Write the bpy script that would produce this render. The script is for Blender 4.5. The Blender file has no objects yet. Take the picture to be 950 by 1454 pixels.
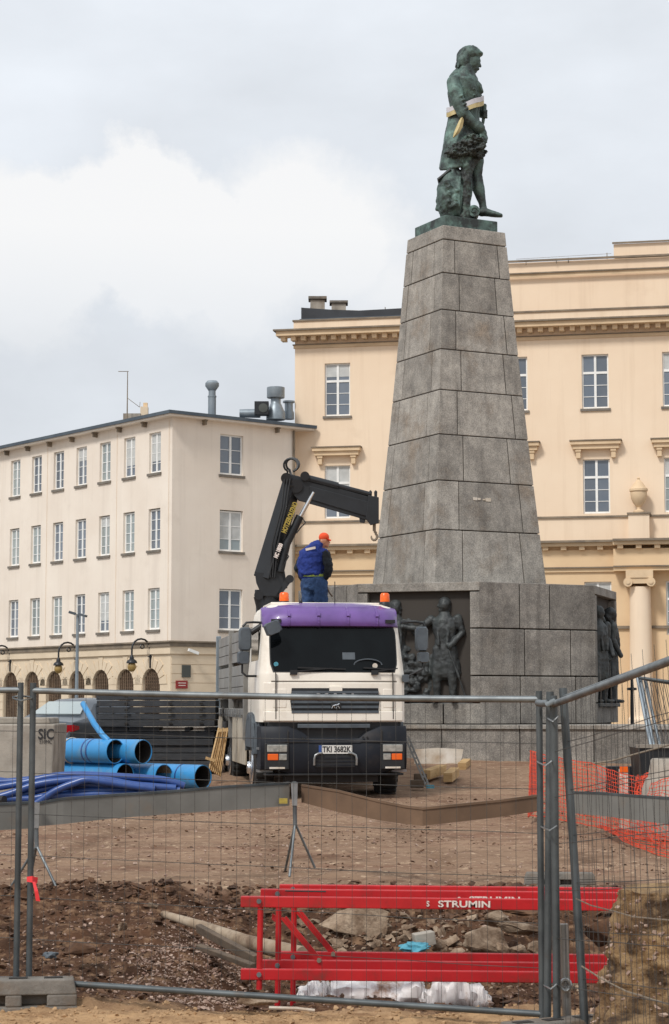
import bpy, bmesh, math, random
import numpy as np
from mathutils import Vector, Matrix, noise
random.seed(7)
R = math.radians
scene = bpy.context.scene
COL = scene.collection
# ------------------------------------------------------------------ camera
FPX, CU, CV, EYE, PITCH = 2800.0, 475.0, 727.0, 2.0, math.atan(273/2800.0)
cam_d = bpy.data.cameras.new("camera")
cam = bpy.data.objects.new("camera", cam_d); COL.objects.link(cam)
cam.location = (0, 0, EYE); cam.rotation_euler = (math.pi/2 + PITCH, 0, 0)
cam_d.sensor_fit = 'VERTICAL'; cam_d.sensor_height = 24.0; cam_d.lens = 24.0*FPX/1454.0
cam_d.clip_start = 0.1; cam_d.clip_end = 6000
cam_d.dof.use_dof = True; cam_d.dof.focus_distance = 38; cam_d.dof.aperture_fstop = 9.0
scene.camera = cam
scene.view_settings.view_transform = 'Standard'; scene.view_settings.look = 'None'
scene.view_settings.exposure = 0.34; scene.view_settings.gamma = 1.0
scene.view_settings.use_curve_mapping = False
# ------------------------------------------------------------------ overcast daylight
SUN_EL, SUN_AZ = R(48), R(215)          # compass azimuth: behind the camera, to its left
world = bpy.data.worlds.new("World"); scene.world = world; world.use_nodes = True
wt = world.node_tree; wn = wt.nodes; wl = wt.links; wn.clear()
def wnode(t, **k):
    n = wn.new(t)
    for a, b in k.items(): setattr(n, a, b)
    return n
def wmath(op, a, b=None, c=None, clamp=False):
    n = wnode('ShaderNodeMath', operation=op, use_clamp=clamp)
    for i, x in enumerate((a, b, c)):
        if x is None: continue
        if isinstance(x, (int, float)): n.inputs[i].default_value = x
        else: wl.new(x, n.inputs[i])
    return n.outputs[0]
tc = wnode('ShaderNodeTexCoord'); sep = wnode('ShaderNodeSeparateXYZ')
wl.new(tc.outputs['Generated'], sep.inputs[0])
hl = wmath('SQRT', wmath('ADD', wmath('MULTIPLY', sep.outputs[0], sep.outputs[0]), wmath('MULTIPLY', sep.outputs[1], sep.outputs[1])))
AZ = wmath('ARCTAN2', sep.outputs[0], sep.outputs[1]); EL = wmath('ARCTAN2', sep.outputs[2], hl)
comb = wnode('ShaderNodeCombineXYZ'); wl.new(AZ, comb.inputs[0]); wl.new(EL, comb.inputs[1])
def wnoise(scale, detail, rough=0.55, sx=1, sy=1, off=0):
    mp = wnode('ShaderNodeMapping'); wl.new(comb.outputs[0], mp.inputs[0])
    mp.inputs['Scale'].default_value = (sx, sy, 1); mp.inputs['Location'].default_value = (off, off*.37, 0)
    n = wnode('ShaderNodeTexNoise'); n.inputs['Scale'].default_value = scale
    n.inputs['Detail'].default_value = detail; n.inputs['Roughness'].default_value = rough
    wl.new(mp.outputs[0], n.inputs['Vector']); return n.outputs['Fac']
warpA = wmath('MULTIPLY', wmath('SUBTRACT', wnoise(20, 7, .62), .5), .062)
warpB = wmath('MULTIPLY', wmath('SUBTRACT', wnoise(20, 7, .62, off=9.3), .5), .062)
az2 = wmath('ADD', AZ, warpA); el2 = wmath('ADD', EL, warpB)
def cloud(u, v, r, soft, squash=1.0):   # a cumulus lobe at a direction of the sky
    ca, ce = (u-475)/2800.0, (1000-v)/2800.0
    dx = wmath('SUBTRACT', az2, ca); dy = wmath('MULTIPLY', wmath('SUBTRACT', el2, ce), squash)
    d = wmath('SQRT', wmath('ADD', wmath('MULTIPLY', dx, dx), wmath('MULTIPLY', dy, dy)))
    return wmath('MULTIPLY', wmath('SUBTRACT', r/2800.0, d), 2800.0/soft, clamp=True)
lobes = [(188, 325, 135, 26), (95, 345, 120, 30), (5, 385, 150, 40), (262, 350, 115, 34), (140, 300, 70, 24),
         (410, 318, 125, 50), (480, 350, 130, 70), (560, 420, 130, 110), (345, 385, 120, 50), (-200, 420, 210, 60), (1400, 500, 240, 100), (-700, 300, 280, 90)]
m = None
for u, v, r, s in lobes:
    c = cloud(u, v, r, s); m = c if m is None else wmath('MAXIMUM', m, c)
# bright crown fading to a grey belly with falling elevation
belly = wmath('MULTIPLY', wmath('SUBTRACT', EL, (1000-560)/2800.0), 2800.0/230.0, clamp=True)
bright = wmath('MULTIPLY', m, wmath('POWER', belly, .8))
big = wnoise(5.0, 5, .5, 1, 2.2, 3.1); mid = wnoise(13.0, 6, .55, 1, 1.8, 5.7)
base = wmath('ADD', wmath('MULTIPLY', wmath('SUBTRACT', big, .5), .26), wmath('MULTIPLY', wmath('SUBTRACT', mid, .5), .12))
elr = wmath('MULTIPLY', wmath('SUBTRACT', EL, .10), 6.0, clamp=True)
lum = wmath('ADD', wmath('ADD', wmath('MULTIPLY', elr, .13), .565), base)
lum = wmath('ADD', lum, wmath('MULTIPLY', bright, wmath('SUBTRACT', .755, lum)))
tint = wnode('ShaderNodeMixRGB'); tint.inputs[1].default_value = (.92, .965, 1.025, 1); tint.inputs[2].default_value = (1, 1, 1.0, 1)
wl.new(bright, tint.inputs[0])
cl = wnode('ShaderNodeVectorMath', operation='SCALE'); wl.new(tint.outputs[0], cl.inputs[0])
wl.new(wmath('MULTIPLY', lum, 10.0), cl.inputs['Scale'])
sky = wnode('ShaderNodeTexSky'); sky.sky_type = 'NISHITA'; sky.sun_disc = False
sky.sun_elevation = SUN_EL; sky.sun_rotation = SUN_AZ; sky.air_density = 1.0; sky.dust_density = 2.0
mx = wnode('ShaderNodeMixRGB'); mx.inputs[0].default_value = .96
wl.new(sky.outputs[0], mx.inputs[1]); wl.new(cl.outputs[0], mx.inputs[2])
bg = wnode('ShaderNodeBackground'); bg.inputs['Strength'].default_value = 0.1
wl.new(mx.outputs[0], bg.inputs['Color']); out = wnode('ShaderNodeOutputWorld'); wl.new(bg.outputs[0], out.inputs[0])
sd = bpy.data.lights.new("sun", 'SUN'); sd.energy = 1.9; sd.angle = R(11); sd.color = (1, .965, .92)
sun = bpy.data.objects.new("sun", sd); COL.objects.link(sun)
sdir = Vector((math.sin(SUN_AZ)*math.cos(SUN_EL), math.cos(SUN_AZ)*math.cos(SUN_EL), math.sin(SUN_EL)))
sun.rotation_euler = sdir.to_track_quat('Z', 'Y').to_euler(); sun.location = (-10, -10, 40)

# ------------------------------------------------------------------ helpers
SP, CP = math.sin(PITCH), math.cos(PITCH)
def TT(v):
    y = (CV-v)/FPX; return (SP+y*CP)/(CP-y*SP)
def UU(u, v=1000):
    y = (CV-v)/FPX; return (u-CU)/FPX/(CP-y*SP)
def at(u, v, Y): return Vector((UU(u, v)*Y, Y, EYE+TT(v)*Y))
def lerp(a, b, t): return a+(b-a)*t
def smooth01(t): t = max(0, min(1, t)); return t*t*(3-2*t)
def interp(tab, x):
    if x <= tab[0][0]: return tab[0][1]
    for (a, b), (c, d) in zip(tab, tab[1:]):
        if x <= c: return b+(d-b)*(x-a)/(c-a)
    return tab[-1][1]
W = {}
TSC = bpy.data.scenes.new('workbench')      # scratch scene for fusing shapes; emptied and removed at the end
def wmx(o): return W.get(o.name, Matrix())
def link(o, parent=None, M=None):
    COL.objects.link(o)
    M = M or Matrix()
    if parent is not None:
        o.parent = parent; o.matrix_local = wmx(parent).inverted() @ M
    else: o.matrix_local = M
    W[o.name] = M.copy(); return o
def tag(o, label=None, cat=None, group=None, kind=None):
    if label: o['label'] = label
    if cat: o['category'] = cat
    if group: o['group'] = group
    if kind: o['kind'] = kind
    return o
def thing(name, label, cat, loc, rz=0, group=None):
    o = bpy.data.objects.new(name, None); o.empty_display_size = .2
    link(o, None, Matrix.Translation(Vector(loc)) @ Matrix.Rotation(rz, 4, 'Z'))
    return tag(o, label, cat, group)
def dup(o, M=None, parent=None):
    c = o.copy(); COL.objects.link(c); c.parent = parent
    if parent is None:
        c.matrix_local = M; W[c.name] = M.copy()
    else: c.matrix_local = o.matrix_local.copy(); W[c.name] = wmx(parent) @ c.matrix_local
    for ch in list(o.children): dup(ch, None, c)
    return c
def frame(loc, x, y=None, z=None):
    """matrix with given local x axis and (roughly) z axis"""
    x = Vector(x).normalized(); z = Vector(z or (0, 0, 1)); y = z.cross(x).normalized(); z = x.cross(y).normalized()
    M = Matrix((x, y, z)).transposed().to_4x4(); M.translation = Vector(loc); return M
ICO = {}
def ico_data(sub):
    if sub not in ICO:
        bm = bmesh.new(); bmesh.ops.create_icosphere(bm, subdivisions=sub, radius=1)
        ICO[sub] = ([v.co.copy() for v in bm.verts], [tuple(v.index for v in f.verts) for f in bm.faces]); bm.free()
    return ICO[sub]
def hull(n, seed):      # angular convex stone
    rr = random.Random(seed); bm = bmesh.new()
    for i in range(n):
        v = Vector((rr.gauss(0, 1), rr.gauss(0, 1), rr.gauss(0, 1))).normalized()*rr.uniform(.85, 1.1); bm.verts.new(v)
    r = bmesh.ops.convex_hull(bm, input=bm.verts); bmesh.ops.delete(bm, geom=[g for g in r['geom_interior'] if isinstance(g, bmesh.types.BMVert)], context='VERTS')
    bm.verts.index_update(); out_ = ([v.co.copy() for v in bm.verts], [tuple(v.index for v in f.verts) for f in bm.faces]); bm.free(); return out_
class MB:
    def __init__(s, M=None): s.v = []; s.f = []; s.M = M
    def add(s, vs, fs):
        o = len(s.v); M = s.M
        s.v += [(M @ Vector(v)) if M else Vector(v) for v in vs]
        s.f += [tuple(i+o for i in f) for f in fs]; return s
    def hexa(s, b, t):      # bottom 4, top 4 (counter clockwise from above)
        n = len(b)
        return s.add(list(b)+list(t), [tuple(range(n))[::-1], tuple(range(n, 2*n))]+[(i, (i+1) % n, n+(i+1) % n, n+i) for i in range(n)])
    def box(s, x0, x1, y0, y1, z0, z1):
        return s.hexa([(x0, y0, z0), (x1, y0, z0), (x1, y1, z0), (x0, y1, z0)], [(x0, y0, z1), (x1, y0, z1), (x1, y1, z1), (x0, y1, z1)])
    def cbox(s, c, d, M=None):
        old = s.M; 
        if M is not None: s.M = (old @ M) if old else M
        c = Vector(c); s.box(c.x-d[0]/2, c.x+d[0]/2, c.y-d[1]/2, c.y+d[1]/2, c.z-d[2]/2, c.z+d[2]/2); s.M = old; return s
    def bar(s, p, q, w, h, up=(0, 0, 1)):
        p, q = Vector(p), Vector(q); d = q-p; L = d.length
        M = frame(p, d, None, up); old = s.M; s.M = (old @ M) if old else M
        s.box(0, L, -w/2, w/2, -h/2, h/2); s.M = old; return s
    def loft(s, rings, cap=True, closed=True):
        n = len(rings[0]); vs = [p for r in rings for p in r]; fs = []
        for i in range(len(rings)-1):
            for j in range(n if closed else n-1):
                k = (j+1) % n; fs.append((i*n+j, i*n+k, (i+1)*n+k, (i+1)*n+j))
        if cap: fs += [tuple(range(n))[::-1], tuple(range((len(rings)-1)*n, len(rings)*n))]
        return s.add(vs, fs)
    def tube(s, path, r, n=8, cap=True, closed=False):
        path = [Vector(p) for p in path]; m_ = len(path)
        rs = r if isinstance(r, (list, tuple)) else [r]*m_
        rings = []; prev = None
        for i, p in enumerate(path):
            a = path[i-1] if (i or closed) else path[0]; b = path[(i+1) % m_] if (i < m_-1 or closed) else path[-1]
            t = (b-a).normalized()
            if prev is None:
                prev = t.orthogonal().normalized()
                if abs(t.z) < .9: prev = Vector((0, 0, 1)).cross(t).normalized()
            else: prev = (prev-t*prev.dot(t)).normalized()
            w = t.cross(prev)
            rings.append([p+(prev*math.cos(2*math.pi*j/n)+w*math.sin(2*math.pi*j/n))*rs[i] for j in range(n)])
        if closed:
            rings.append(rings[0])
            return s.loft(rings, False)
        return s.loft(rings, cap)
    def limb(s, path, radii, side=(0, 1, 0), n=16):
        """round-ended lofted limb; radii (a, b): a across side axis cross path, b along side"""
        path = [Vector(p) for p in path]; m_ = len(path); rings = []
        rr = [(q if isinstance(q, (tuple, list)) else (q, q)) for q in radii]; side = Vector(side)
        def ring(p, t, a, b):
            e = (side-t*side.dot(t)).normalized(); g = t.cross(e)
            return [p+g*a*math.cos(2*math.pi*j/n)+e*b*math.sin(2*math.pi*j/n) for j in range(n)]
        T = []
        for i in range(m_):
            a = path[max(i-1, 0)]; b = path[min(i+1, m_-1)]; T.append((b-a).normalized())
        for k in (.12, .5, .85):
            c = math.sqrt(1-(1-k)**2) if k < 1 else 1
            m0 = min(rr[0]); rings.append(ring(path[0]-T[0]*m0*(1-k), T[0], rr[0][0]*c, rr[0][1]*c))
        for i in range(m_): rings.append(ring(path[i], T[i], *rr[i]))
        for k in (.85, .5, .12):
            c = math.sqrt(1-(1-k)**2); m0 = min(rr[-1]); rings.append(ring(path[-1]+T[-1]*m0*(1-k), T[-1], rr[-1][0]*c, rr[-1][1]*c))
        return s.loft(rings)
    def lathe(s, prof, c=(0, 0, 0), n=16, M=None, cap=True):
        c = Vector(c); old = s.M
        if M is not None: s.M = (old @ M) if old else M
        s.loft([[c+Vector((r*math.cos(2*math.pi*j/n), r*math.sin(2*math.pi*j/n), z)) for j in range(n)] for r, z in prof], cap)
        s.M = old; return s
    def ell(s, c, r, sub=3, M=None, amp=0, fr=1.0, seed=0):
        vs, fs = ico_data(sub); c = Vector(c); r = Vector(r) if not isinstance(r, (int, float)) else Vector((r, r, r))
        o = Vector((seed*7.3, seed*3.1, seed)); outv = []
        for v in vs:
            k = 1+amp*noise.fractal(v*fr+o, 1.0, 2.0, 3) if amp else 1
            p = Vector((v.x*r.x, v.y*r.y, v.z*r.z))*k
            if M is not None: p = M @ p
            outv.append(c+p)
        return s.add(outv, fs)
    def prism(s, poly, vec):
        poly = [Vector(p) for p in poly]; vec = Vector(vec)
        return s.hexa(poly, [p+vec for p in poly])
    def mesh(s, name, inv=None):
        me = bpy.data.meshes.new(name)
        vs = [inv @ v for v in s.v] if inv else s.v
        me.from_pydata([tuple(v) for v in vs], [], s.f); me.validate(); me.update(); return me
    def build(s, name, mat, parent=None, smooth=None, bevel=0, label=None, cat=None, group=None, kind=None):
        if parent is not None: M = wmx(parent)
        elif kind == 'structure': M = Matrix()
        else:
            n = len(s.v); mn = min(v.z for v in s.v)
            xs = [v.x for v in s.v]; ys = [v.y for v in s.v]
            M = Matrix.Translation(((min(xs)+max(xs))/2, (min(ys)+max(ys))/2, mn))
        me = s.mesh(name, M.inverted())
        bm = bmesh.new(); bm.from_mesh(me); bmesh.ops.recalc_face_normals(bm, faces=bm.faces); bm.to_mesh(me); bm.free()
        me.materials.append(mat)
        if smooth is not None:
            me.shade_smooth(); me.set_sharp_from_angle(angle=R(smooth))
        o = bpy.data.objects.new(name, me); link(o, parent, M)
        if bevel:
            b = o.modifiers.new('bevel', 'BEVEL'); b.width = bevel; b.segments = 2; b.limit_method = 'ANGLE'; b.angle_limit = R(40)
        return tag(o, label, cat, group, kind)
def inst(o, M, parent=None, **k):     # same mesh again under parent at world matrix M
    c = bpy.data.objects.new(o.name.split('.')[0], o.data); link(c, parent, M)
    for m_ in o.modifiers:
        b = c.modifiers.new(m_.name, m_.type)
        if m_.type == 'BEVEL': b.width, b.segments, b.limit_method, b.angle_limit = m_.width, m_.segments, m_.limit_method, m_.angle_limit
    return tag(c, **k)
def local_mesh(mb, name, mat, smooth=None):
    me = mb.mesh(name); bm = bmesh.new(); bm.from_mesh(me); bmesh.ops.recalc_face_normals(bm, faces=bm.faces); bm.to_mesh(me); bm.free()
    me.materials.append(mat)
    if smooth is not None: me.shade_smooth(); me.set_sharp_from_angle(angle=R(smooth))
    return me
def place(me, name, M, parent=None, **k):
    o = bpy.data.objects.new(name, me); link(o, parent, M); return tag(o, **k)
def fuse(mb, name, mat, voxel, parent=None, passes=4, disp=0, fr=4, label=None, cat=None):
    """union of overlapping closed shapes as one continuous skin"""
    me = mb.mesh('tmp'); bm = bmesh.new(); bm.from_mesh(me); bmesh.ops.recalc_face_normals(bm, faces=bm.faces); bm.to_mesh(me); bm.free()
    o = bpy.data.objects.new('tmp', me); TSC.collection.objects.link(o)
    r = o.modifiers.new('r', 'REMESH'); r.mode = 'VOXEL'; r.voxel_size = voxel
    s_ = o.modifiers.new('s', 'SMOOTH'); s_.iterations = passes; s_.factor = .5
    TSC.view_layers[0].update(); dg = TSC.view_layers[0].depsgraph; me2 = bpy.data.meshes.new_from_object(o.evaluated_get(dg))
    bpy.data.objects.remove(o); bpy.data.meshes.remove(me)
    if disp:
        nv = len(me2.vertices); co = np.empty(nv*3, 'f'); no = np.empty(nv*3, 'f')
        me2.vertices.foreach_get('co', co); me2.vertices.foreach_get('normal', no); co = co.reshape(-1, 3); no = no.reshape(-1, 3)
        am = np.array([noise.fractal(Vector(c)*fr, 1.0, 2.0, 4) for c in co.tolist()])
        me2.vertices.foreach_set('co', (co+no*(am*disp)[:, None]).ravel()); me2.update()
    if parent is not None: M = wmx(parent)
    else:
        zs = [v.co.z for v in me2.vertices]; xs = [v.co.x for v in me2.vertices]; ys = [v.co.y for v in me2.vertices]
        M = Matrix.Translation((sum(xs)/len(xs), sum(ys)/len(ys), min(zs)))
    me2.transform(M.inverted()); me2.materials.clear(); me2.materials.append(mat); me2.shade_smooth(); me2.name = name
    o = bpy.data.objects.new(name, me2); link(o, parent, M); return tag(o, label, cat)
def text(name, s, size, M, mat, parent, ext=.002, sx=1.0, bold=0, spacing=1.0):
    cu = bpy.data.curves.new(name, 'FONT'); cu.body = s; cu.size = size; cu.extrude = ext; cu.align_x = 'CENTER'; cu.align_y = 'CENTER'
    cu.offset = bold; cu.resolution_u = 3; cu.space_character = spacing
    o = bpy.data.objects.new('tmp', cu); TSC.collection.objects.link(o)
    TSC.view_layers[0].update(); dg = TSC.view_layers[0].depsgraph; me = bpy.data.meshes.new_from_object(o.evaluated_get(dg))
    bpy.data.objects.remove(o); me.materials.clear(); me.materials.append(mat)
    me.transform(Matrix.Diagonal((sx, 1, 1, 1))); me.name = name
    o = bpy.data.objects.new(name, me); link(o, parent, M); return o
def facing(loc, right, up, ):   # text plane: x=right, y=up, z towards viewer
    x = Vector(right).normalized(); y = Vector(up); y = (y-x*y.dot(x)).normalized(); z = x.cross(y)
    M = Matrix((x, y, z)).transposed().to_4x4(); M.translation = Vector(loc); return M
# ------------------------------------------------------------------ materials
def srgb(r, g, b, k=1.0):
    f = lambda c: (c/255/12.92 if c/255 <= .04045 else ((c/255+.055)/1.055)**2.4)*k
    return (f(r), f(g), f(b), 1)
def mat(name, c1, c2=None, scale=3.0, rough=.8, metal=0, bump=0, bscale=None, detail=6, lo=.35, hi=.65, rand=0,
        stretch=(1, 1, 1), spec=.5, speck=None, coat=0, dirt=None, coord='pos', bdist=.02, streak=None, grain=0):
    m = bpy.data.materials.new(name); m.use_nodes = True; nt = m.node_tree; N, L = nt.nodes, nt.links
    b = N['Principled BSDF']; b.inputs['Roughness'].default_value = rough; b.inputs['Metallic'].default_value = metal
    b.inputs['Specular IOR Level'].default_value = spec
    if coat: b.inputs['Coat Weight'].default_value = coat; b.inputs['Coat Roughness'].default_value = .08
    if coord == 'pos': src = N.new('ShaderNodeNewGeometry').outputs['Position']
    else: src = N.new('ShaderNodeTexCoord').outputs['Object']
    mp = N.new('ShaderNodeMapping'); mp.inputs['Scale'].default_value = stretch; L.new(src, mp.inputs[0])
    def nz(sc, det=detail, ro=.6):
        n = N.new('ShaderNodeTexNoise'); n.inputs['Scale'].default_value = sc; n.inputs['Detail'].default_value = det
        n.inputs['Roughness'].default_value = ro; L.new(mp.outputs[0], n.inputs['Vector']); return n.outputs['Fac']
    def ramp(f, a, b_):
        r = N.new('ShaderNodeMapRange'); r.inputs['From Min'].default_value = a; r.inputs['From Max'].default_value = b_
        L.new(f, r.inputs['Value']); return r.outputs[0]
    def mixc(f, a, b_, mode='MIX'):
        x = N.new('ShaderNodeMixRGB'); x.blend_type = mode
        for i, q in ((0, f), (1, a), (2, b_)):
            if isinstance(q, (int, float)): x.inputs[i].default_value = q
            elif isinstance(q, tuple): x.inputs[i].default_value = q
            else: L.new(q, x.inputs[i])
        return x.outputs[0]
    col = c1
    if c2 is not None: col = mixc(ramp(nz(scale), lo, hi), c1, c2)
    if dirt is not None:      # (colour, scale, lo, hi, amount)
        f = ramp(nz(dirt[1], 8, .65), dirt[2], dirt[3]); mm = N.new('ShaderNodeMath'); mm.operation = 'MULTIPLY'; mm.inputs[1].default_value = dirt[4]
        L.new(f, mm.inputs[0]); col = mixc(mm.outputs[0], col, dirt[0])
    if streak is not None:    # (colour, amount, scale) rain runs down a vertical face
        ms = N.new('ShaderNodeMapping'); k_ = streak[2]; ms.inputs['Scale'].default_value = (k_, k_, k_*.05); L.new(src, ms.inputs[0])
        ns = N.new('ShaderNodeTexNoise'); ns.inputs['Scale'].default_value = 1; ns.inputs['Detail'].default_value = 7; ns.inputs['Roughness'].default_value = .65; L.new(ms.outputs[0], ns.inputs['Vector'])
        mq = N.new('ShaderNodeMath'); mq.operation = 'MULTIPLY'; mq.inputs[1].default_value = streak[1]; L.new(ramp(ns.outputs['Fac'], .50, .72), mq.inputs[0]); col = mixc(mq.outputs[0], col, streak[0])
    if grain:
        col = mixc(grain, col, mixc(ramp(nz(38, 3, .8), .38, .62), (.02, .02, .02, 1), (.75, .73, .70, 1)), 'OVERLAY')
        col = mixc(grain*.8, col, mixc(ramp(nz(5, 6, .7), .34, .66), (.08, .08, .08, 1), (.72, .70, .66, 1)), 'OVERLAY')
    if speck is not None:     # (colour, scale, threshold, amount) crystals / chips
        v = N.new('ShaderNodeTexVoronoi'); v.inputs['Scale'].default_value = speck[1]; L.new(mp.outputs[0], v.inputs['Vector'])
        sp = N.new('ShaderNodeSeparateColor'); L.new(v.outputs['Color'], sp.inputs[0])
        col = mixc(ramp(sp.outputs[0], speck[2], speck[2]+.05), col, mixc(speck[3], col, speck[0]))
    if rand:
        oi = N.new('ShaderNodeObjectInfo'); h = N.new('ShaderNodeHueSaturation')
        r = N.new('ShaderNodeMapRange'); r.inputs['To Min'].default_value = 1-rand; r.inputs['To Max'].default_value = 1+rand
        L.new(oi.outputs['Random'], r.inputs['Value']); L.new(r.outputs[0], h.inputs['Value'])
        if isinstance(col, tuple): h.inputs['Color'].default_value = col
        else: L.new(col, h.inputs['Color'])
        col = h.outputs[0]
    if isinstance(col, tuple): b.inputs['Base Color'].default_value = col
    else: L.new(col, b.inputs['Base Color'])
    if bump:
        bp = N.new('ShaderNodeBump'); bp.inputs['Strength'].default_value = bump; bp.inputs['Distance'].default_value = bdist
        L.new(nz(bscale or scale*6, 8, .7), bp.inputs['Height']); L.new(bp.outputs[0], b.inputs['Normal'])
    return m
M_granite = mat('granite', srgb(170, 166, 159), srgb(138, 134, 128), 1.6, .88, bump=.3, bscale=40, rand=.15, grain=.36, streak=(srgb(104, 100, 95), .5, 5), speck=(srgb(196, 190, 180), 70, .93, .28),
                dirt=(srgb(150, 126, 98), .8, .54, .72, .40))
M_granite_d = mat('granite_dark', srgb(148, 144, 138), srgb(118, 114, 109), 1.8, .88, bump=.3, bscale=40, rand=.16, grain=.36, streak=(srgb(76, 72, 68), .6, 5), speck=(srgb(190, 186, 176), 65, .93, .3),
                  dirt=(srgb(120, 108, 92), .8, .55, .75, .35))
M_joint = mat('mortar_joint', srgb(66, 61, 56), rough=.95)
M_bronze = mat('patinated_bronze', srgb(84, 104, 98), srgb(50, 56, 55), 3.0, .6, .2, bump=.5, bscale=8, lo=.40, hi=.60, dirt=(srgb(122, 154, 144), 2.4, .50, .66, .75), bdist=.03)
M_bronze_d = mat('dark_bronze', srgb(72, 75, 75), srgb(46, 49, 50), 4, .55, .2, bump=.5, bscale=12, dirt=(srgb(62, 70, 68), 3, .52, .7, .6))
M_cream = mat('cream_plaster', srgb(236, 225, 211), srgb(226, 213, 198), .35, .92, streak=(srgb(200, 187, 173), .35, 1.6), bump=.08, bscale=12, dirt=(srgb(196, 182, 166), .6, .58, .8, .4), lo=.3, hi=.7)
M_bronze_m = mat('dark_green_bronze_casting', srgb(62, 68, 64), srgb(36, 40, 40), 5, .6, .2, bump=.5, bscale=12, dirt=(srgb(96, 122, 110), 4, .5, .66, .7))  # dark bronze with green tints, for stump and leaves
M_cream2 = mat('rusticated_plaster', srgb(222, 204, 178), srgb(208, 190, 164), .5, .92, bump=.08, bscale=12, dirt=(srgb(188, 172, 150), .7, .55, .8, .4))
M_peach = mat('peach_plaster', srgb(238, 217, 191), srgb(231, 208, 181), .3, .92, streak=(srgb(204, 178, 150), .35, 1.6), bump=.08, bscale=10, dirt=(srgb(204, 178, 150), .35, .6, .8, .45), lo=.3, hi=.7)
M_peach_d = mat('ochre_plaster', srgb(226, 198, 160), srgb(216, 186, 148), .4, .92, bump=.08, bscale=10)
M_trim = mat('moulding_plaster', srgb(224, 198, 164), srgb(206, 180, 146), .8, .9, dirt=(srgb(150, 134, 112), 1.2, .55, .8, .5))
M_ledge = mat('weathered_ledge', srgb(142, 128, 110), srgb(112, 102, 90), 1.5, .9)
M_roof = mat('roof_sheet', srgb(86, 96, 104), srgb(64, 74, 84), .8, .5, .2)
M_roof_blk = mat('bitumen_sheet', srgb(48, 52, 58), srgb(34, 37, 42), .9, .6)
M_frame = mat('white_window_frame', srgb(240, 240, 238), srgb(226, 226, 222), 2, .5)
M_sill = mat('grey_sill', srgb(128, 120, 110), srgb(104, 98, 90), 2, .8)
def glass_mat(name, c, rough=.06, rand=.25):
    return mat(name, c, (c[0]*.75, c[1]*.8, c[2]*.85, 1), .6, rough, 0, rand=rand, spec=.9)
M_glass = glass_mat('window_glass', srgb(112, 120, 130)); M_curtain_reflection = glass_mat('curtain_reflection_glass', srgb(158, 166, 164))
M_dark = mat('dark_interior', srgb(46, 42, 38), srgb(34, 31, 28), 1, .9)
M_lattice = mat('brown_lattice', srgb(126, 104, 84), srgb(104, 86, 70), 2, .8)
M_zinc = mat('zinc_duct', srgb(152, 162, 168), srgb(120, 130, 138), 1.2, .45, .5)
M_galv = mat('galvanised_steel', srgb(132, 138, 140), srgb(96, 100, 102), 5, .5, .55, dirt=(srgb(108, 92, 76), 3, .6, .75, .5))
M_galv_d = mat('weathered_galvanised_steel', srgb(94, 100, 102), srgb(70, 75, 77), 4, .55, .45, dirt=(srgb(104, 84, 66), 3, .6, .72, .5))
M_wire = mat('fence_wire', srgb(84, 84, 82), srgb(64, 62, 60), 6, .6, .5)
M_conc = mat('concrete', srgb(168, 160, 148), srgb(136, 129, 119), 2.2, .92, bump=.4, bscale=30, dirt=(srgb(120, 100, 80), 1.6, .52, .72, .55))
M_conc_d = mat('grey_foot_concrete', srgb(128, 122, 114), srgb(100, 95, 88), 5, .92, bump=.5, bscale=40, dirt=(srgb(126, 98, 70), 3, .5, .7, .6))
M_black = mat('black_paint', srgb(34, 37, 41), srgb(26, 28, 31), 3, .42, .1, dirt=(srgb(70, 66, 60), 4, .6, .8, .4))
M_blk_plank = mat('tarred_board', srgb(58, 60, 63), srgb(42, 44, 47), 3, .75, bump=.5, bscale=14, rand=.2, dirt=(srgb(104, 94, 84), 3, .55, .75, .5), stretch=(1, 1, 4))
M_navy = mat('dark_blue_bumper', srgb(27, 31, 39), srgb(20, 23, 30), 2, .55, spec=.3, dirt=(srgb(74, 64, 54), 2.2, .55, .8, .45))
M_cab = mat('cream_cab_paint', srgb(238, 231, 218), srgb(230, 222, 208), 1.5, .38, coat=.3, dirt=(srgb(176, 158, 136), 2.2, .54, .75, .45))
M_purple = mat('purple_visor', srgb(112, 80, 150), srgb(94, 66, 130), 2, .4, coat=.3, dirt=(srgb(80, 66, 96), 4, .6, .8, .3))
M_plastic = mat('grey_plastic', srgb(84, 92, 98), srgb(66, 73, 80), 4, .55, dirt=(srgb(104, 98, 92), 5, .6, .8, .4))
M_blkplastic = mat('black_plastic', srgb(34, 36, 38), srgb(26, 27, 29), 4, .5)
M_rubber = mat('tyre_rubber', srgb(44, 43, 42), srgb(32, 31, 30), 4, .85, dirt=(srgb(112, 92, 72), 6, .5, .75, .6))
M_screen = mat('windscreen', srgb(16, 20, 22), srgb(8, 10, 12), 1.5, .05, spec=.18)
M_lamp = mat('lamp_glass', srgb(176, 176, 170), srgb(140, 142, 138), 14, .12, .3)
M_amber = mat('amber_lens', srgb(232, 100, 28), rough=.25)
M_beacon = mat('orange_beacon', srgb(255, 118, 40), srgb(236, 92, 24), 20, .25)
M_chrome = mat('chrome_rod', srgb(222, 224, 226), rough=.18, metal=.9)
M_steel = mat('bright_steel', srgb(170, 172, 172), srgb(140, 142, 142), 6, .35, .7)
M_alu = mat('aluminium_side', srgb(150, 148, 142), srgb(122, 120, 116), 2, .55, .25, dirt=(srgb(112, 98, 84), 2.5, .5, .75, .6))
M_cside = mat('dusty_cream_side', srgb(190, 180, 162), srgb(164, 154, 136), 1.6, .7, dirt=(srgb(128, 106, 84), 2, .5, .75, .6))
M_plate = mat('licence_plate', srgb(214, 212, 206), rough=.4)
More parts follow.
